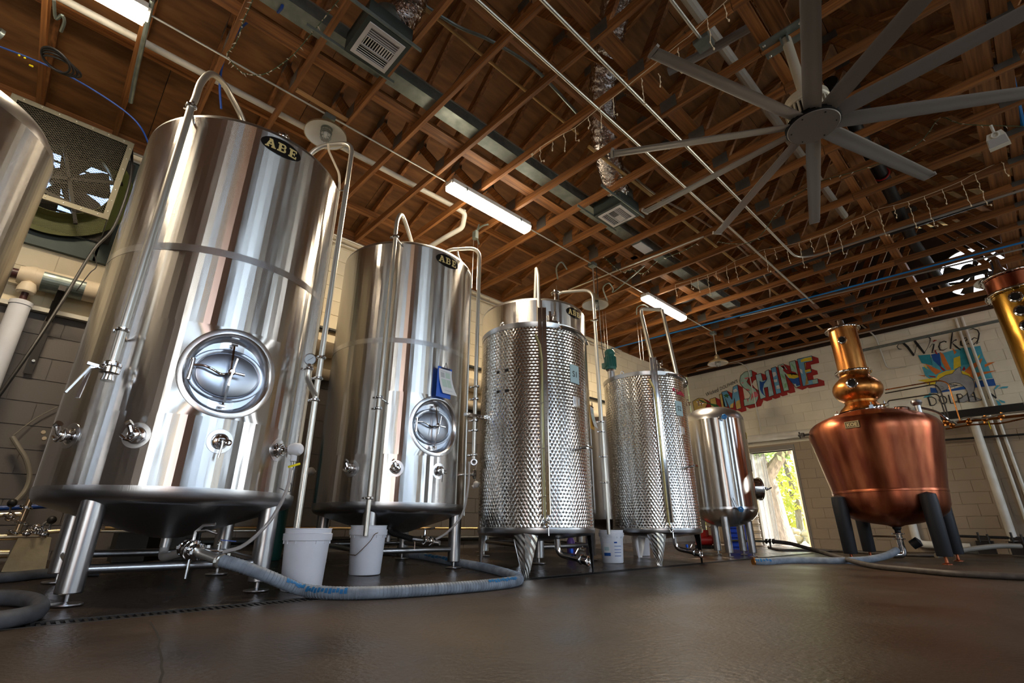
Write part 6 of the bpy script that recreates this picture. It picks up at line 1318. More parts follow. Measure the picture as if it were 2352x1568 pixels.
lg_ = [('sky_tiles', 'plteal', [[(395, 430), (380, 345), (500, 300), (600, 272), (860, 230), (890, 330), (945, 440), (985, 548), (805, 566), (420, 600), (320, 520), (290, 440)]], .0), ('dark_tiles', 'pteal', [[(250, 325), (368, 316), (395, 425), (287, 400)], [(660, 255), (745, 246), (765, 330), (800, 400), (670, 425)]], .001),
       ('blue_tiles', 'pdblue', [[(378, 316), (460, 300), (475, 400), (480, 450), (400, 375)], [(808, 578), (992, 552), (1015, 620), (812, 640)], [(370, 640), (560, 660), (715, 622), (720, 655), (440, 692), (375, 692)]], .001),
       ('orange_rays', 'porange', [[(462, 290), (500, 312), (575, 462), (530, 470), (485, 390)], [(318, 403), (485, 480), (425, 515), (385, 480)], [(588, 250), (630, 292), (607, 318)], [(705, 480), (760, 425), (882, 352), (865, 402), (775, 478), (800, 562), (740, 510)], [(790, 500), (870, 488), (1026, 473), (862, 522), (805, 562)], [(903, 415), (950, 395), (1008, 388), (905, 442)], [(250, 518), (320, 520), (318, 533)]], .002),
       ('yellow_rays', 'pyellow', [[(600, 352), (662, 330), (672, 432), (600, 462)], [(803, 372), (830, 340), (862, 312), (850, 352)], [(245, 570), (425, 543), (422, 605), (355, 612), (320, 585)], [(300, 420), (320, 425), (360, 465), (330, 450)], [(420, 565), (450, 510), (520, 480), (600, 465), (700, 480), (765, 515), (760, 565), (500, 575)]], .002),
       ('red_rays', 'pred', [[(462, 422), (525, 472), (500, 480), (475, 455)], [(348, 521), (425, 530), (420, 543), (370, 535)], [(702, 430), (718, 462), (692, 478), (682, 465)], [(790, 488), (830, 490), (800, 500)]], .003),
       ('splashes', 'plteal', [[(992, 662), (1022, 616), (1055, 618), (1012, 655)], [(1030, 652), (1080, 630), (1138, 627), (1125, 645)], [(1012, 758), (1050, 780), (1070, 815), (1042, 825)], [(1035, 755), (1100, 775), (1105, 792), (1072, 788)], [(300, 742), (320, 720), (395, 712), (345, 735)], [(350, 700), (368, 692), (410, 712), (385, 712)]], .001)]
for nm, m_, pls, d_ in lg_:
    for k, pl_ in enumerate(pls): paint(nm.rstrip('s') if nm != 'splashes' else 'splash', [pl_], m_, t, fb_, d_ * .5 + .00004 * k)
dol = [(418, 612), (435, 580), (470, 548), (520, 520), (588, 503), (605, 480), (650, 440), (668, 440), (672, 470), (682, 507), (740, 522), (785, 558), (805, 610), (802, 665), (782, 702), (765, 715), (830, 742), (878, 762), (800, 780), (750, 780), (740, 768), (700, 785), (622, 782), (660, 755), (728, 705), (738, 690), (712, 640), (665, 602), (610, 592), (560, 600), (575, 615), (640, 618), (600, 630), (548, 640), (530, 662), (490, 672), (470, 692), (440, 700), (445, 685), (428, 655)]
paint('dolphin_shape', [dol], 'pgrey', t, fb_, .0024)
def ribbon(pts, w0, w1=None):
    out = []; n = len(pts); w1 = w1 or w0; L_ = []; R_ = []
    for i in range(n):
        a, c = pts[max(i - 1, 0)], pts[min(i + 1, n - 1)]; dx, dy = c[0] - a[0], c[1] - a[1]; l = math.hypot(dx, dy) or 1
        s_ = i / (n - 1); wd = w0 + (w1 - w0) * s_ if not isinstance(w0, (list, tuple)) else w0[i]
        L_.append((pts[i][0] - dy / l * wd / 2, pts[i][1] + dx / l * wd / 2)); R_.append((pts[i][0] + dy / l * wd / 2, pts[i][1] - dx / l * wd / 2))
    return [[L_[i], L_[i + 1], R_[i + 1], R_[i]] for i in range(n - 1)]
o = []
for i in range(len(dol)): o += ribbon([dol[i], dol[(i + 1) % len(dol)]], 4)
o += ribbon([(470, 625), (500, 635), (505, 650), (480, 650)], 3) + ribbon([(550, 605), (620, 612), (680, 625)], 3)
paint('dolphin_outline', o, 'pblk', t, fb_, .0030)
sc = ribbon([(95, 265), (62, 262), (45, 240), (60, 215), (105, 205)], [3, 8, 9, 7, 12]) + ribbon([(105, 203), (150, 245), (212, 328)], [22, 24, 22]) + ribbon([(205, 328), (225, 285), (238, 215)], 5) + ribbon([(215, 180), (262, 240), (315, 308)], [24, 26, 20]) + ribbon([(308, 308), (345, 250), (368, 190), (372, 160), (352, 148)], [5, 5, 6, 14, 10])
sc += ribbon([(362, 250), (392, 212), (410, 222)], [4, 6, 8]) + ribbon([(408, 212), (398, 262), (388, 300), (415, 292), (435, 268)], [14, 16, 14, 6, 3]) + ribbon([(530, 195), (505, 185), (465, 205), (455, 240), (468, 272), (500, 275), (540, 255)], [16, 8, 12, 18, 14, 8, 3])
sc += ribbon([(588, 98), (578, 170), (568, 262)], [10, 18, 14]) + ribbon([(570, 218), (605, 180), (630, 172)], [5, 8, 14]) + ribbon([(590, 208), (625, 240), (668, 272)], [8, 18, 12]) + ribbon([(655, 215), (700, 200), (732, 170), (722, 152), (690, 162), (668, 195), (672, 225), (700, 235), (748, 205)], [3, 6, 12, 8, 10, 18, 16, 8, 3])
sc += ribbon([(832, 160), (800, 152), (765, 180), (752, 210), (770, 228), (800, 218), (835, 175)], [8, 8, 14, 18, 14, 8, 5]) + ribbon([(750, 78), (790, 62), (835, 78), (850, 110), (842, 160), (825, 215), (855, 195)], [3, 8, 12, 14, 16, 12, 3])
paint('script_lettering', sc, 'pblk', t, fb_, .0036)
paint('red_dot', ribbon([(398, 195), (410, 180), (438, 176)], [4, 14, 4]) + [[(410, 275), (420, 268), (445, 318), (425, 308)]], 'pred', t, fb_, .0036)
cap = []
for (bx, by, ch) in ((372, 818, 'D'), (470, 806, 'O'), (572, 795, 'L'), (655, 790, 'P'), (755, 775, 'H'), (880, 762, 'I'), (945, 752, 'N')):
    sx_, sy_ = 9.2, 8.4; q2 = lambda u, v: (bx + u * sx_ - (v * 2.4), by - v * sy_ - u * .9)
    st = {'D': [[(0, 0), (0, 10)], 16, [(0, 10), (4, 9.8), (7, 7.5), (7.4, 5), (7, 2.5), (4, .2), (0, 0)], 9], 'O': [[(4, 0), (1, 2), (0, 5), (1, 8), (4, 10), (7, 8), (8, 5), (7, 2), (4, 0)], 11], 'L': [[(0, 0), (0, 10)], 14, [(0, 0), (5, 0), (5.4, 2)], 7],
          'P': [[(0, 0), (0, 10)], 16, [(0, 10), (4, 9.8), (5.6, 7.5), (4, 5.2), (0, 5)], 9], 'H': [[(0, 0), (0, 10)], 14, [(7, 0), (7, 10)], 14, [(0, 5), (7, 5)], 6], 'I': [[(0, 0), (0, 10)], 15, [(-1, 0), (1, 0)], 5, [(-1, 10), (1, 10)], 5], 'N': [[(0, 0), (0, 10)], 7, [(0, 10), (8, 0)], 17, [(8, 0), (8, 10)], 7]}[ch]
    for i in range(0, len(st), 2): cap += ribbon([q2(u, v) for u, v in st[i]], st[i + 1])
paint('capital_lettering', cap, 'pblk', t, fb_, .0040)
# ================================================================ BUCKETS
def bucket(label, x, y, z, s=1.0, handle=None, lab=False, lip=0):
    t = thing('bucket', label, 'bucket', (x, y, z)); H_ = .372 * s; R0, R1 = .125 * s, .147 * s
    b = MB(); b.lathe([(R0 - .006, z), (R0, z + .008), (R1 - .006, z + H_ * .80), (R1 + .006, z + H_ * .80), (R1 + .008, z + H_ * .91), (R1 - .002, z + H_ * .92), (R1 - .001, z + H_ * .985), (R1 + .003, z + H_ * .99), (R1 + .001, z + H_), (R1 - .006, z + H_), (R1 - .008, z + H_ * .9), (R0 - .005, z + .012), (.001, z + .010)], (x, y, 0), 56); b.build('body', M['white'], t)
    b = MB()
    for k in range(14):
        a = 2 * PI * k / 14; b.box((x + (R1 - .001) * math.cos(a), y + (R1 - .001) * math.sin(a), z + H_ * .775), (.006, .006, H_ * .06), Matrix.Rotation(a, 3, 'Z'))
    b.build('rim_ribs', M['white'], t, smooth=False)
    if handle: MB().tube(smooth_path(handle, 5), .003, 6).build('wire_handle', mat('rusty_wire', (.16, .09, .05), .6, .5), t)
    if lab:
        ph0 = math.atan2(-y, -x) ; 
        def q(u, v, d): return cylp((x, y), R0 + (R1 - R0) * ((v + .18) / .36) * .9 + .003 + d, ph0 + u / .13, z + v * s + .18 * s)
        def pt_(u0, u1, v0, v1, m_, nm, d=.0):
            b = MB(); n = 6
            for k in range(n):
                ua, ub = u0 + (u1 - u0) * k / n, u0 + (u1 - u0) * (k + 1) / n; b.add([q(ua, v0, d), q(ub, v0, d), q(ub, v1, d), q(ua, v1, d)], [(0, 1, 2, 3)])
            return b.build(nm, M[m_], t)
        l_ = pt_(-.105, -.02, -.10, .04, 'paper', 'label'); pt_(-.105, -.02, -.10, -.065, 'pdblue', 'label_band', .001); pt_(-.095, -.035, -.04, .0, 'tagblue', 'label_band', .001)
        for k, v in enumerate((.045, .01, -.03, -.06, -.10)): pt_(.025, .115 if k else .06, v - .003, v + .003 if k else v + .014, 'pdblue', 'print_line')
    return t
g1 = G(690, 1362); g2 = G(835, 1323); g3 = G(1408, 1294)
q1 = AD(693, 1340, math.hypot(g1.x, g1.y) + .13); bucket('nearest white bucket, standing behind the grey hose by the largest tank', g1.x - .125, g1.y + .05, fz(g1.x - .13) + .0)
x_, y_ = g2.x - .11, g2.y + .065
a_ = math.atan2(-y_, -x_)
def bq(a, z, r=.15): return V3(x_ + r * math.cos(a), y_ + r * math.sin(a), z)
zz = fz(x_); bucket('white bucket with a hanging wire handle under the second tank', x_, y_, zz, 1.0, [bq(a_ + .50, zz + .315, .155), bq(a_ + .3, zz + .30, .16), bq(a_ + .1, zz + .25, .17), bq(a_ - .45, zz + .155, .17), bq(a_ - .62, zz + .15, .16), bq(a_ - 1.3, zz + .15, .15)])
x3, y3 = g3.x - .07, g3.y + .10
bucket('labelled white bucket between the two dimpled tanks', x3, y3, fz(x3), .95, None, True)
MB().tube([V3(x3 + .02, y3 + .10, fz(x3) + .40), V3(x3 + .10, y3 + .02, fz(x3) + .405)], .006, 6) 
b = MB(); b.lathe([(.11, 0), (.125, .30), (.13, .31)], (-4.15, 6.45, fz(-4.15)), 32); tag(b.build('white_tub', M['white'], origin=(-4.15, 6.45, fz(-4.15))), 'small white tub far under the rear dimpled tank', 'tub')
b = MB(); b.lathe([(.03, 0), (.05, .01), (.05, .20), (.03, .24), (.02, .28)], (-4.25, 5.05, fz(-4.2)), 20); tag(b.build('purple_jug', mat('purple_plastic', (.20, .10, .38), .3, alpha=.9), origin=(-4.25, 5.05, fz(-4.2))), 'purple plastic jug behind the labelled bucket', 'jug')
# ================================================================ HOSES
def hose(name, label, pts, r, m, n=14, sub=6, prints=(), ridge=True, parts=()):
    t = thing(name, label, 'hose', pts[0]); pp = smooth_path(pts, sub)
    MB().tube(pp, r, n).build('hose_body', M[m], t)
    if ridge:
        b = MB(); acc = 0; 
        for i in range(1, len(pp)):
            d = pp[i] - pp[i - 1]; L_ = d.length; k = 0
            while acc < L_:
                q = pp[i - 1] + d * (acc / L_); b.torus(q, r + .0005, .0022, d.normalized(), 14, 4); acc += .021
            acc -= L_
        o = b.build('spiral_ridges', M[m], t); o['kind'] = 'stuff'
    for (s0, s1, a0, a1) in prints:
        b = MB(); n0, n1 = int(s0 * (len(pp) - 1)), int(s1 * (len(pp) - 1)); i = n0
        while i < n1:
            for (p, q, aa, ab) in ((pp[i], pp[i + 1], a0 + .12 * math.sin(i * 1.7), a1 + .15 * math.sin(i * 2.9)),):
                d = (q - p).normalized(); sd = d.cross(V3(0, 0, 1)).normalized(); up = sd.cross(d); tow = -1 if (sd.dot(Vector((0, 0, HC)) - p) < 0) else 1
                m_ = 4
                for k in range(m_):
                    e0, e1 = aa + (ab - aa) * k / m_, aa + (ab - aa) * (k + 1) / m_
                    f_ = lambda P_, e: P_ + (sd * tow * math.cos(e) + up * math.sin(e)) * (r + .0035)
                    b.add([f_(p, e0), f_(p + (q - p) * .82, e0), f_(p + (q - p) * .82, e1), f_(p, e1)], [(0, 1, 2, 3)])
            i += 1
        if b.v: b.build('blue_print', M['hoseblue'], t)
    return t, pp
R_ = .034
hp = [AD(500, 1285, 3.50), AD(548, 1298, 3.47), AD(610, 1321, 3.44), G(690, 1353, R_ + .01), G(760, 1361, R_), G(850, 1361, R_), G(950, 1356, R_), G(1050, 1349, R_), G(1130, 1342, R_), G(1180, 1335, R_), G(1192, 1328, R_), G(1170, 1318, R_), G(1115, 1303, R_), G(1050, 1291, R_), G(970, 1277, R_), G(880, 1266, R_)]
t, pp = hose('brewing_hose', 'thick grey-blue hose from the largest tank valve looping over the floor', hp, R_, 'hose', prints=((.17, .215, .35, 1.0), (.225, .30, .1, .8), (.52, .60, .5, 1.1), (.86, .93, .3, 1.0)), sub=10)
b = MB(); b.tube([pp[0] + (pp[0] - pp[3]) * .3, pp[2]], R_ + .004, 16); b.build('ferrule', M['conduit'], t)
# valve set under the largest tank
t = thing('outlet_valve', 'bright steel outlet valve assembly under the largest tank', 'valve', AD(440, 1262, 3.62))
v0 = AD(440, 1262, 3.62); v1 = pp[0] if False else hp[0]; ax = (v1 - v0).normalized()
b = MB(); b.tube(fillet([V3(c1[0], c1[1], .33), V3(c1[0], c1[1], .22), V3(c1[0] + .18, c1[1] - .02, .215), v0], .06), .026, 14); b.build('outlet_pipe', M['grey'], t)
b = MB(); b.lathe([(.02, -.03), (.052, -.028), (.056, -.012), (.046, -.006), (.056, 0), (.056, .014), (.03, .03)], v0, 24, ax.to_track_quat('Z', 'Y').to_matrix()); tri_clamp(b, v0 - ax * .05, ax, .045); tri_clamp(b, v0 + ax * .05, ax, .048); b.build('butterfly_valve', M['polish'], t)
b = MB(); b.cyl(v0 + ax * .04, v0 + ax * .20, .026, 16); tri_clamp(b, v0 + ax * .21, ax, .036); b.build('barbed_tail', M['conduit'], t)
b = MB(); s_ = v0 + V3(0, 0, .05); b.tube([s_, s_ + V3(0, 0, .05), s_ + V3(.03, .03, .085), s_ + V3(.07, .08, .09)], .010, 8); b.tube([s_ + V3(0, 0, .05), s_ + V3(.04, .05, .055), s_ + V3(.07, .10, .035)], .007, 8); b.build('valve_handle', M['ring'], t); MB().cyl(v0 + V3(0, 0, -.05), V3(v0.x, v0.y, fz(v0.x) + .1), .009, 8).build('prop_rod', M['polish'], t)
b = MB(); w0 = AD(470, 1262, 3.6); w1 = AD(515, 1266, 3.6); b.cyl(w0, w1, .010, 10); b.cyl(w0 * .3 + w1 * .7, w0 * .3 + w1 * .7 + V3(0, 0, .05), .010, 8); b.torus(w0 * .3 + w1 * .7 + V3(0, 0, .05), .012, .005, ax, 12, 6); b.build('side_cock', M['polish'], t)
o = MB().beam(w0 * .3 + w1 * .7 + V3(0, 0, .06), w1 + V3(.02, .05, .055), .012, .005).build('blue_lever', M['dblue'], t, smooth=False)
cable('sight_hose', 'clear hose curving from the valve set up to the taped probe of the largest tank', [AD(512, 1267, 3.58), AD(560, 1252, 3.56), AD(610, 1208, 3.54), AD(640, 1165, 3.52), AD(660, 1120, 3.5), AD(668, 1075, 3.5)], .011, M['clear'], 'hose')
cable('sight_hose', 'clear hose curving beside the second tank down to its valve', [AD(1001, 1238, 4.7), AD(1030, 1220, 4.72), AD(1062, 1180, 4.74), AD(1075, 1120, 4.76), AD(1078, 1060, 4.78)], .010, M['clear'], 'hose')
t = thing('outlet_valve', 'small steel valve set under the second tank beside a black hose', 'valve', AD(975, 1240, 4.7)); v0 = AD(975, 1240, 4.7)
b = MB(); b.cyl(AD(950, 1237, 4.75), AD(1010, 1247, 4.65), .020, 12); tri_clamp(b, v0, (0, 1, 0), .036); tri_clamp(b, AD(990, 1243, 4.68), (.1, 1, 0), .036); b.tube([v0, v0 + V3(0, 0, .09), v0 + V3(.0, .10, .10)], .009, 8); b.cyl(AD(953, 1240, 4.75), AD(952, 1262, 4.75), .006, 6); b.build('valve_body', M['polish'], t)
pipe('black_pipe', 'black insulated elbow pipe under the second tank', 'pipe', [AD(893, 1190, 4.95), AD(893, 1222, 4.95), AD(950, 1238, 4.78)], .024, M['rubber'], fil=.08)
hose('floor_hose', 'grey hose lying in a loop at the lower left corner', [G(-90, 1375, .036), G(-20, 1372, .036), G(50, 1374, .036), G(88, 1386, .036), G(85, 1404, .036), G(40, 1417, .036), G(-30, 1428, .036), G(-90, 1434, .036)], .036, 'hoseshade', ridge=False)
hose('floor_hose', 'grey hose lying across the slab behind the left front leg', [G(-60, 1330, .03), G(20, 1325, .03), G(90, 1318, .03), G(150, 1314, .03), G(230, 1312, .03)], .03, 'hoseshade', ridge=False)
hose('floor_hose', 'pale blue-grey hose lying from the drain strip end to the still outlet', [G(1733, 1290, .03), G(1760, 1290, .03), G(1800, 1287, .03), G(1860, 1287, .03), G(1930, 1288, .03), G(1990, 1285, .03), AD(2035, 1276, 8.3), AD(2060, 1263, 8.45)], .042, 'hose', prints=((.02, .18, .2, .9),), ridge=False)
b = MB(); q_ = G(1733, 1290, .03); b.torus(q_, .045, .008, (1, .6, 0)); b.cyl(q_, q_ + V3(.01, .05, 0), .045, 14); tag(b.build('hose_coupling', M['copper2'], origin=q_), 'coupling at the open end of the pale hose', 'coupling')
hose('floor_hose', 'long dark hose sweeping across the floor in front of the still', [AD(1775, 1243, 9.0), AD(1815, 1248, 8.9), AD(1860, 1260, 8.6), AD(1905, 1273, 8.2), AD(1950, 1286, 7.6), G(2010, 1300, .026), G(2090, 1308, .026), G(2180, 1316, .026), G(2270, 1321, .026), G(2360, 1325, .026), G(2460, 1330, .026)], .027, 'hosedark', ridge=False)
hose('floor_hose', 'dark hose loop on the floor before the doorway', [G(1765, 1256, .02), G(1790, 1262, .02), G(1850, 1263, .02), G(1920, 1265, .02), G(2000, 1270, .02), G(2100, 1275, .02), G(2160, 1276, .02)], .022, 'hosedark', ridge=False)
hose('floor_hose', 'beige hose lifting to the wall fittings right of the still', [G(2150, 1276, .03), AD(2220, 1262, 10.4), AD(2290, 1254, 10.8), AD(2345, 1254, 11)], .035, 'hosegreen', ridge=False)
pipe('steel_lance', 'thin steel pipe joining the dark hose near the doorway', 'pipe', [AD(1680, 1241, 9.3), AD(1770, 1243, 9.0)], .016, M['galv'])
b = MB(); q_ = AD(1768, 1243, 9.0)
for k in range(3): tri_clamp(b, q_ + V3(-.05 + .05 * k, 0, 0), (1, 0, 0), .034)
b.cyl(q_, q_ + V3(0, 0, -.10), .012, 8); tag(b.build('hose_coupling', M['darkmetal'], origin=q_), 'dark clamp coupling on the hose near the doorway', 'coupling')
# small things near the doorway
q_ = G(1700, 1262); b = MB(); b.bb(q_.x - .18, q_.x + .14, q_.y, q_.y + .3, fz(q_.x), fz(q_.x) + .42)
for k in range(5): b.bb(q_.x - .19, q_.x + .15, q_.y - .012, q_.y + .31, fz(q_.x) + .05 + k * .08, fz(q_.x) + .07 + k * .08)
tag(b.build('crate', M['crate'], origin=q_, smooth=False), 'bright blue ribbed crate behind the rounded tank legs', 'crate')
q_ = G(1740, 1254); b = MB(); z_ = fz(q_.x)
for k in range(5): b.lathe([(.09, z_ + k * .14), (.115, z_ + k * .14 + .02), (.10, z_ + k * .14 + .05), (.10, z_ + k * .14 + .11), (.118, z_ + k * .14 + .125), (.09, z_ + k * .14 + .139)], (q_.x, q_.y, 0), 24)
tag(b.build('stacked_tubs', M['ivory'], origin=q_), 'stack of beige tubs left of the doorway', 'tubs')
q_ = AD(1618, 1240, 8.9); t = thing('transfer_pump', 'small red pump with steel fittings behind the rear dimpled tank', 'pump', q_)
b = MB(); b.cyl(q_ + V3(-.12, -.05, .0), q_ + V3(.08, .08, .0), .075, 18); b.box(q_ + V3(0, 0, .10), (.12, .10, .10)); b.build('pump_body', M['red'], t); b = MB(); b.box(q_ + V3(0, 0, -.10), (.26, .16, .05)); b.build('pump_base', M['band'], t); b = MB(); b.cyl(q_ + V3(.08, .08, 0), q_ + V3(.12, .12, 0), .06, 16); b.tube([q_ + V3(.10, .10, 0), q_ + V3(.10, .10, .22)], .02, 10); tri_clamp(b, q_ + V3(.10, .10, .2), (0, 0, 1), .04); b.build('pump_head', M['polish'], t)
# ================================================================ TANK-SIDE WALL SERVICES
xw = XL + .02
t = thing('glycol_pipe', 'thick ivory wrapped pipe with steel saddle running along the tank-side wall', 'pipe', (-5.8, 3, 2.5))
MB().tube([(-5.87, -.42, 2.51), (-5.87, 9.5, 2.51)], .10, 24).build('wrapped_run', M['ivory'], t)
MB().tube([(-5.87, -.52, 2.51), (-5.87, -.44, 2.51), (-5.87, -.41, 2.51)], [.075, .10, .102], 24).build('taper_end', M['ivory'], t)
b = MB(); pr = [(.103 * math.cos(rad(a)), .103 * math.sin(rad(a))) for a in range(-150, 31, 12)]
for i in range(len(pr) - 1): b.add([(-5.87 + pr[i][0], -.36, 2.51 + pr[i][1]), (-5.87 + pr[i + 1][0], -.36, 2.51 + pr[i + 1][1]), (-5.87 + pr[i + 1][0], -.06, 2.51 + pr[i + 1][1]), (-5.87 + pr[i][0], -.06, 2.51 + pr[i][1])], [(0, 1, 2, 3)])
b.build('steel_saddle', M['galv'], t)
MB().tube([(-5.87, -1.6, 2.51), (-5.87, -.5, 2.51)], .045, 16).build('dark_core', mat('maroon_pipe', (.06, .02, .018), .4), t)
pipe('glycol_pipe', 'lower wrapped pipe along the tank-side wall between the tanks', 'pipe', [(-5.92, .2, 2.20), (-5.92, 9.5, 2.20)], .07, M['ivory'], n=18)
pipe('black_pipe', 'black insulated pipe along the tank-side wall behind the tanks', 'pipe', [(-5.96, .6, 2.80), (-5.96, 9.5, 2.90)], .025, M['band'])
t = thing('wall_bracket', 'dark steel bracket carrying the ivory pipe at the left', 'bracket', (xw, -.22, 2.2))
b = MB(); b.beam((xw + .01, -.22, 2.37), (xw + .01, -.24, 1.66), .06, .012, up=(1, 0, 0)); b.beam((xw, -.215, 2.37), (xw + .33, -.205, 2.40), .05, .05); b.beam((xw + .32, -.205, 2.42), (xw + .10, -.22, 2.14), .05, .012); b.build('bracket_body', M['darkmetal'], t, smooth=False)
b = MB()
for z_ in (2.12, 1.78): b.cyl((xw + .015, -.23, z_), (xw + .03, -.23, z_), .012, 8); b.cut()
b.build_each('bolt', M['conduit'], t)
t = thing('drain_pipe', 'fat white vertical pipe against the wall at the left edge', 'pipe', (-5.8, -.43, 1.9))
MB().lathe([(.072, .3), (.072, 2.20), (.078, 2.205), (.078, 2.24), (.06, 2.25), (.001, 2.25)], (-5.80, -.43, 0), 24).build('pipe_sleeve', M['white'], t)
MB().lathe([(.025, 2.24), (.025, 2.36)], (-5.80, -.43, 0), 14).build('inner_pipe', mat('maroon_core', (.06, .02, .018), .4), t)
MB().lathe([(.06, 2.33), (.066, 2.335), (.066, 2.37), (.05, 2.42), (.001, 2.45)], (-5.80, -.43, 0), 20).build('cap', M['ivory'], t)
b = MB(); b.bb(xw - .01, xw + .05, -1.4, .3, 2.235, 2.275); tag(b.build('wall_ledge', M['pvc'], origin=(xw, -.5, 2.25), smooth=False), 'pale ledge on the wall at the paint line behind the largest tank', 'ledge')
cable('wall_hose', 'grey hose hooked on the wall and curving down to the manifold at the left', [P(28, 1003, 0, -5.9), P(45, 1030, 0, -5.88), P(60, 1055, 0, -5.86), P(68, 1095, 0, -5.84), P(55, 1130, 0, -5.8), P(28, 1158, 0, -5.7)], .018, M['hosegreen'], 'hose')
cable('thin_cord', 'thin cord strung on the wall up to the hose hook', [P(30, 1000, 0, -5.95), P(80, 962, 0, -5.97), P(132, 934, 0, -5.97)], .004, M['hosegreen'], 'cord')
pipe('blue_pipe', 'dark blue pipe passing behind the largest tank legs at the left', 'pipe', [P(-20, 1168, 0, -5.6), P(170, 1159, 0, -5.6)], .018, M['dblue'])
t = thing('pipe_manifold', 'brass-tinted steel manifold with valves near the floor at the lower left', 'manifold', P(60, 1235, 0, -5.2))
xm = -5.2
def MP(a, c, x=xm): return P(a, c, 0, x)
b = MB(); b.tube([MP(-30, 1234), MP(108, 1230)], .022, 12); b.tube([MP(100, 1222), MP(146, 1218), MP(232, 1219)], .014, 10); b.tube([MP(-30, 1272), MP(20, 1271)], .03, 12); b.tube([MP(36, 1228), MP(72, 1140)], .020, 12); b.tube([MP(-20, 1183), MP(50, 1180)], .016, 10)
b.build('header_pipes', mat('warm_steel', (.62, .50, .32), .28, .95), t)
b = MB()
for (a, c) in ((20, 1185), (60, 1165), (50, 1200), (30, 1222), (75, 1222), (95, 1215)): tri_clamp(b, MP(a, c), (0, .3, 1), .036); b.cut()
for (a, c) in ((24, 1186), (62, 1224), (84, 1212), (100, 1226)): b.ball(MP(a, c), .034, 10); b.cut()
b.tube([MP(86, 1222), MP(104, 1200), MP(118, 1196)], .008, 8); b.tube([MP(20, 1185), MP(26, 1158)], .006, 8); b.tube([MP(108, 1232), MP(118, 1200)], .007, 8); b.build_each('valve', M['polish'], t, 'lever')
b = MB(); b.ball(MP(28, 1155), .030, 10); b.cut(); b.ball(MP(119, 1194), .030, 10); b.cut(); b.build_each('black_knob', M['band'], t)
pr_ = G(60, 1300); b = MB(); zf_ = fz(-5.3)
b.add([(-5.42, .02, zf_), (-5.18, .02, zf_), (-5.18, .25, zf_), (-5.42, .25, zf_), (-5.42, .05, zf_ + .22), (-5.18, .05, zf_ + .22), (-5.18, .23, zf_ + .22), (-5.42, .23, zf_ + .22)], [(0, 3, 2, 1), (4, 5, 6, 7), (0, 1, 5, 4), (1, 2, 6, 5), (2, 3, 7, 6), (3, 0, 4, 7)])
tag(b.build('concrete_block', M['stone'], origin=(-5.3, .13, zf_), smooth=False), 'rough concrete block supporting the manifold at the lower left', 'block')
pipe('floor_pipe', 'brass-coloured pipe running along the wall foot behind the second tank', 'pipe', [(-5.9, .6, .385), (-5.9, 5.4, .395)], .016, mat('warm_pipe', (.55, .38, .18), .3, .9))
pipe('floor_pipe', 'dark pipe low behind the second and third tanks', 'pipe', [(-5.55, 1.2, .27), (-5.55, 6.0, .27)], .035, M['band'])
pipe('floor_pipe', 'thin steel pipe low behind the legs of the largest tank', 'pipe', [(-5.4, .5, .36), (-5.4, 2.2, .37)], .010, M['conduit'])
for i, (y_, w_, h_, lb) in enumerate(((.78, .22, .62, 'dark cabinet seen under the largest tank cone'), (1.12, .12, .5, 'narrow dark cabinet seen under the largest tank cone'))):
    b = MB(); b.box((-5.7, y_, fz(-5.7) + h_ / 2), (.3, w_, h_)); b.box((-5.545, y_, fz(-5.7) + h_ * .6), (.012, w_ * .8, .02)); tag(b.build('cabinet', M['band'], origin=(-5.7, y_, fz(-5.7)), smooth=False), lb, 'cabinet')
t = thing('gas_cylinder', 'dark green gas cylinder behind the right front leg of the largest tank', 'cylinder', (-5.35, 1.86, fz(-5.35)))
b = MB(); z_ = fz(-5.35); b.lathe([(.10, z_), (.11, z_ + .02), (.11, z_ + 1.0), (.08, z_ + 1.1), (.03, z_ + 1.15), (.03, z_ + 1.2)], (-5.35, 1.86, 0), 24); b.build('cylinder_body', mat('dark_green_paint', (.008, .05, .035), .4), t)
b = MB(); b.ball((-4.9, 1.12, .42), .075, 12); b.cyl((-4.9, 1.12, fz(-4.9)), (-4.9, 1.12, .4), .02, 10); b.cyl((-4.9, 1.02, .45), (-4.9, 1.2, .43), .04, 12); tag(b.build('agitator_pump', M['band'], origin=(-4.9, 1.12, .42)), 'small black pump hanging behind the largest tank cone', 'pump')
for i, (a, c) in enumerate(((99, 994), (101, 1008))):
    q_ = P(a, c, 0, -5.93); tag(MB().cyl(q_, q_ + V3(.06, 0, 0), .016, 10).build('wall_stub', M['ivory'], origin=q_), ('upper', 'lower')[i] + ' ivory stub on the wall left of the largest tank', 'stub')
q_ = P(714, 1082, 0, -5.6); b = MB(); b.ball(q_, .045, 12); b.cyl(q_, q_ + V3(0, .10, 0), .01, 8); tag(b.build('wrapped_probe', M['cloth'], origin=q_), 'white wrapped probe seen between the first and second tanks', 'probe')
q_ = AD(1094, 1112, 5.2); b = MB(); b.ball(q_, .034, 12); b.cyl(q_, q_ + V3(-.02, -.03, -.03), .02, 8); b.tube(smooth_path([q_, q_ + V3(0, -.02, .10), q_ + V3(0, 0, .2)], 4), .003, 5); tag(b.build('wrapped_probe', M['cloth'], origin=q_), 'dangling wrapped probe between the second tank and the front dimpled tank', 'probe')
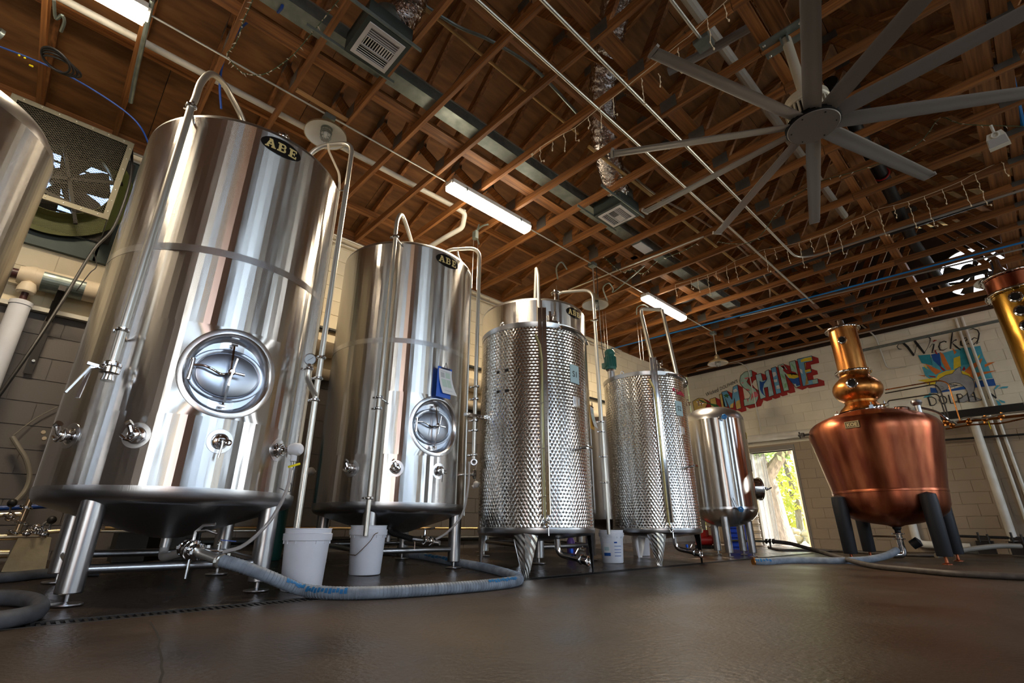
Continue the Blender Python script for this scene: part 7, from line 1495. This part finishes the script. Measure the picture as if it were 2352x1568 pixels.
for i, (x_, y_) in enumerate(((-.95, 11.6), (-.55, 11.5), (-.2, 11.4))):
    b = MB(); b.box((x_, y_, .12), (.22, .12, .2)); b.cyl((x_ - .05, y_ - .08, .2), (x_ - .05, y_ - .08, .35), .014, 8); b.cyl((x_ + .06, y_ - .08, .1), (x_ + .06, y_ - .08, .32), .014, 8); b.box((x_, y_ - .07, .25), (.16, .03, .05))
    tag(b.build('floor_fitting', M['darkmetal'], origin=(x_, y_, 0), smooth=False), ('left', 'middle', 'right')[i] + ' dark valve fitting on the floor right of the still', 'fitting')
# thin hanging wires above the tanks
for i, (a, c0_, c1_) in enumerate(((1088, 545, 640), (1098, 550, 640), (1278, 655, 670), (1463, 740, 830), (1470, 740, 830), (1384, 715, 800), (1390, 715, 830))):
    q_ = P(a, c0_, 2, 4.24); tag(MB().tube([q_, V3(q_.x, q_.y, q_.z - .8)], .003, 5).build('hanging_wire', M['conduit'], origin=q_), ('left thin wire hanging left of the middle strip light', 'right thin wire hanging left of the middle strip light', 'thin wire hanging over the third tank top', 'left thin wire beside the arched pipes', 'right thin wire beside the arched pipes', 'left thin wire hanging by the first rod lamp', 'right thin wire hanging by the first rod lamp')[i], 'wire')
# ================================================================ OUTSIDE THE DOORWAY
b = MB(); b.bb(-40, 30, YF + .2, 60, -.25, -.03); tag(b.build('ground', mat('sunlit_grass', (.22, .28, .08), .9, col2=(.40, .36, .20), nscale=1.2, world=True), origin=(0, 20, 0)), kind='structure')
b = MB(); b.bb(-12, 2, YF + .2, 17.5, -.04, -.02); tag(b.build('driveway', mat('pale_concrete_drive', (.55, .50, .44), .8), origin=(-4, 15, 0)), kind='structure')
M['bark'] = mat('oak_bark', (.24, .20, .16), .9, col2=(.13, .11, .09), nscale=6, stretch=(3, 3, .6), bump=.8, bscale=14, dist=.03)
M['leaf'] = mat('oak_leaves', (.18, .30, .11), .6, rand=.0, col2=(.36, .48, .18), nscale=1.5); M['leafy'] = mat('yellow_green_leaves', (.38, .42, .05), .6, col2=(.50, .44, .10), nscale=2)
def foliage(par, cen, rr, n, m, sz, seed):
    random.seed(seed); b = MB()
    for k in range(n):
        a = random.uniform(0, 2 * PI); u = random.uniform(-1, 1); r_ = random.uniform(.45, 1) ** .5
        p_ = Vector(cen) + V3(rr[0] * r_ * math.sqrt(1 - u * u) * math.cos(a), rr[1] * r_ * math.sqrt(1 - u * u) * math.sin(a), rr[2] * r_ * u)
        d1 = Vector((random.uniform(-1, 1), random.uniform(-1, 1), random.uniform(-1, 1))).normalized(); d2 = d1.orthogonal().normalized(); s_ = sz * random.uniform(.6, 1.3)
        b.add([p_ - d1 * s_, p_ + d2 * s_ * .4, p_ + d1 * s_, p_ - d2 * s_ * .4], [(0, 1, 2, 3)])
    o = b.build('foliage', M[m], par, smooth=False); o['kind'] = 'stuff'
tb = AD(1788, 1243, 17); t = thing('oak_tree', 'big pale-barked oak standing outside the open doorway', 'tree', (tb.x, tb.y, 0))
b = MB(); b.tube([V3(tb.x, tb.y, -.1), V3(tb.x + .02, tb.y, .5), V3(tb.x, tb.y, 1.4), V3(tb.x - .12, tb.y, 2.3), V3(tb.x - .3, tb.y, 3.6), V3(tb.x - .5, tb.y, 5.5)], [.50, .34, .28, .26, .22, .12], 18)
b.tube([V3(tb.x + .05, tb.y, 1.9), V3(tb.x + .55, tb.y, 2.5), V3(tb.x + 1.2, tb.y + .1, 2.9), V3(tb.x + 2.4, tb.y, 3.6)], [.20, .16, .12, .06], 10); b.tube([V3(tb.x - .2, tb.y, 2.6), V3(tb.x - .9, tb.y, 3.3), V3(tb.x - 2, tb.y, 4)], [.18, .13, .05], 10); b.build('trunk', M['bark'], t)
foliage(t, (tb.x + .2, tb.y, 4.2), (3.2, 2.2, 1.9), 5200, 'leaf', .12, 1); foliage(t, (tb.x - .6, tb.y - .3, 2.9), (.9, .9, .8), 900, 'leaf', .10, 2)
tc = AD(1842, 1240, 24); t = thing('small_tree', 'thin tree with yellow-green leaves behind the oak outside', 'tree', (tc.x, tc.y, 0))
b = MB(); b.tube([V3(tc.x, tc.y, -.1), V3(tc.x + .1, tc.y, 1.5), V3(tc.x - .1, tc.y, 3.2), V3(tc.x + .1, tc.y, 5)], [.16, .12, .09, .04], 10); b.tube([V3(tc.x, tc.y, 1.6), V3(tc.x - .6, tc.y, 2.6), V3(tc.x - 1.0, tc.y, 3.6)], [.07, .05, .02], 8); b.build('trunk', M['bark'], t)
foliage(t, (tc.x, tc.y, 3.0), (2.0, 1.6, 2.0), 2600, 'leafy', .12, 3)
for i, (a, d_, h_, lb) in enumerate(((1740, 30, 3.2, 'sunlit hedge far outside left of the oak'), (1900, 42, 3.6, 'sunlit hedge far outside right of the oak'))):
    q_ = AD(a, 1225, d_); t = thing('hedge', lb, 'hedge', (q_.x, q_.y, 0)); MB().tube([V3(q_.x, q_.y, -.2), V3(q_.x, q_.y, 2)], [.2, .08], 8).build('stem', M['bark'], t); foliage(t, (q_.x, q_.y, h_ * .55), (4.5, 1.6, h_ * .6), 2600, 'leafy', .2, 5 + i)
random.seed(9); sp_ = AD(1836, 1240, 19.5)
for k in range(14):
    q_ = sp_ + V3(random.uniform(-.55, .55), random.uniform(-.3, .3), 0); h_ = .14 * (k // 6)
    b = MB(); b.ball((q_.x, q_.y, .10 + h_ * 1.3), random.uniform(.14, .22), 8, random.uniform(.6, .9)); 
    for v in b.v: v += Vector((random.uniform(-1, 1), random.uniform(-1, 1), random.uniform(-1, 1))) * .02
    tag(b.build('stone', M['stone'], origin=(q_.x, q_.y, 0), smooth=False), 'grey stone of the pile at the foot of the trees outside the doorway', 'stone', 'stones outside the doorway')
b = MB(); q_ = V3(-3.86, YF + .75, 0); b.bb(q_.x - .10, q_.x + .05, q_.y, q_.y + .12, -.03, 2.6); b.bb(q_.x - .16, q_.x - .11, q_.y + .02, q_.y + .10, -.03, 2.6)
tag(b.build('timber_post', mat('weathered_orange_timber', (.72, .42, .16), .7, col2=(.85, .78, .66), nscale=5, stretch=(8, 8, .6)), origin=q_, smooth=False), 'sunlit orange timber post just outside the doorway, right side', 'post')
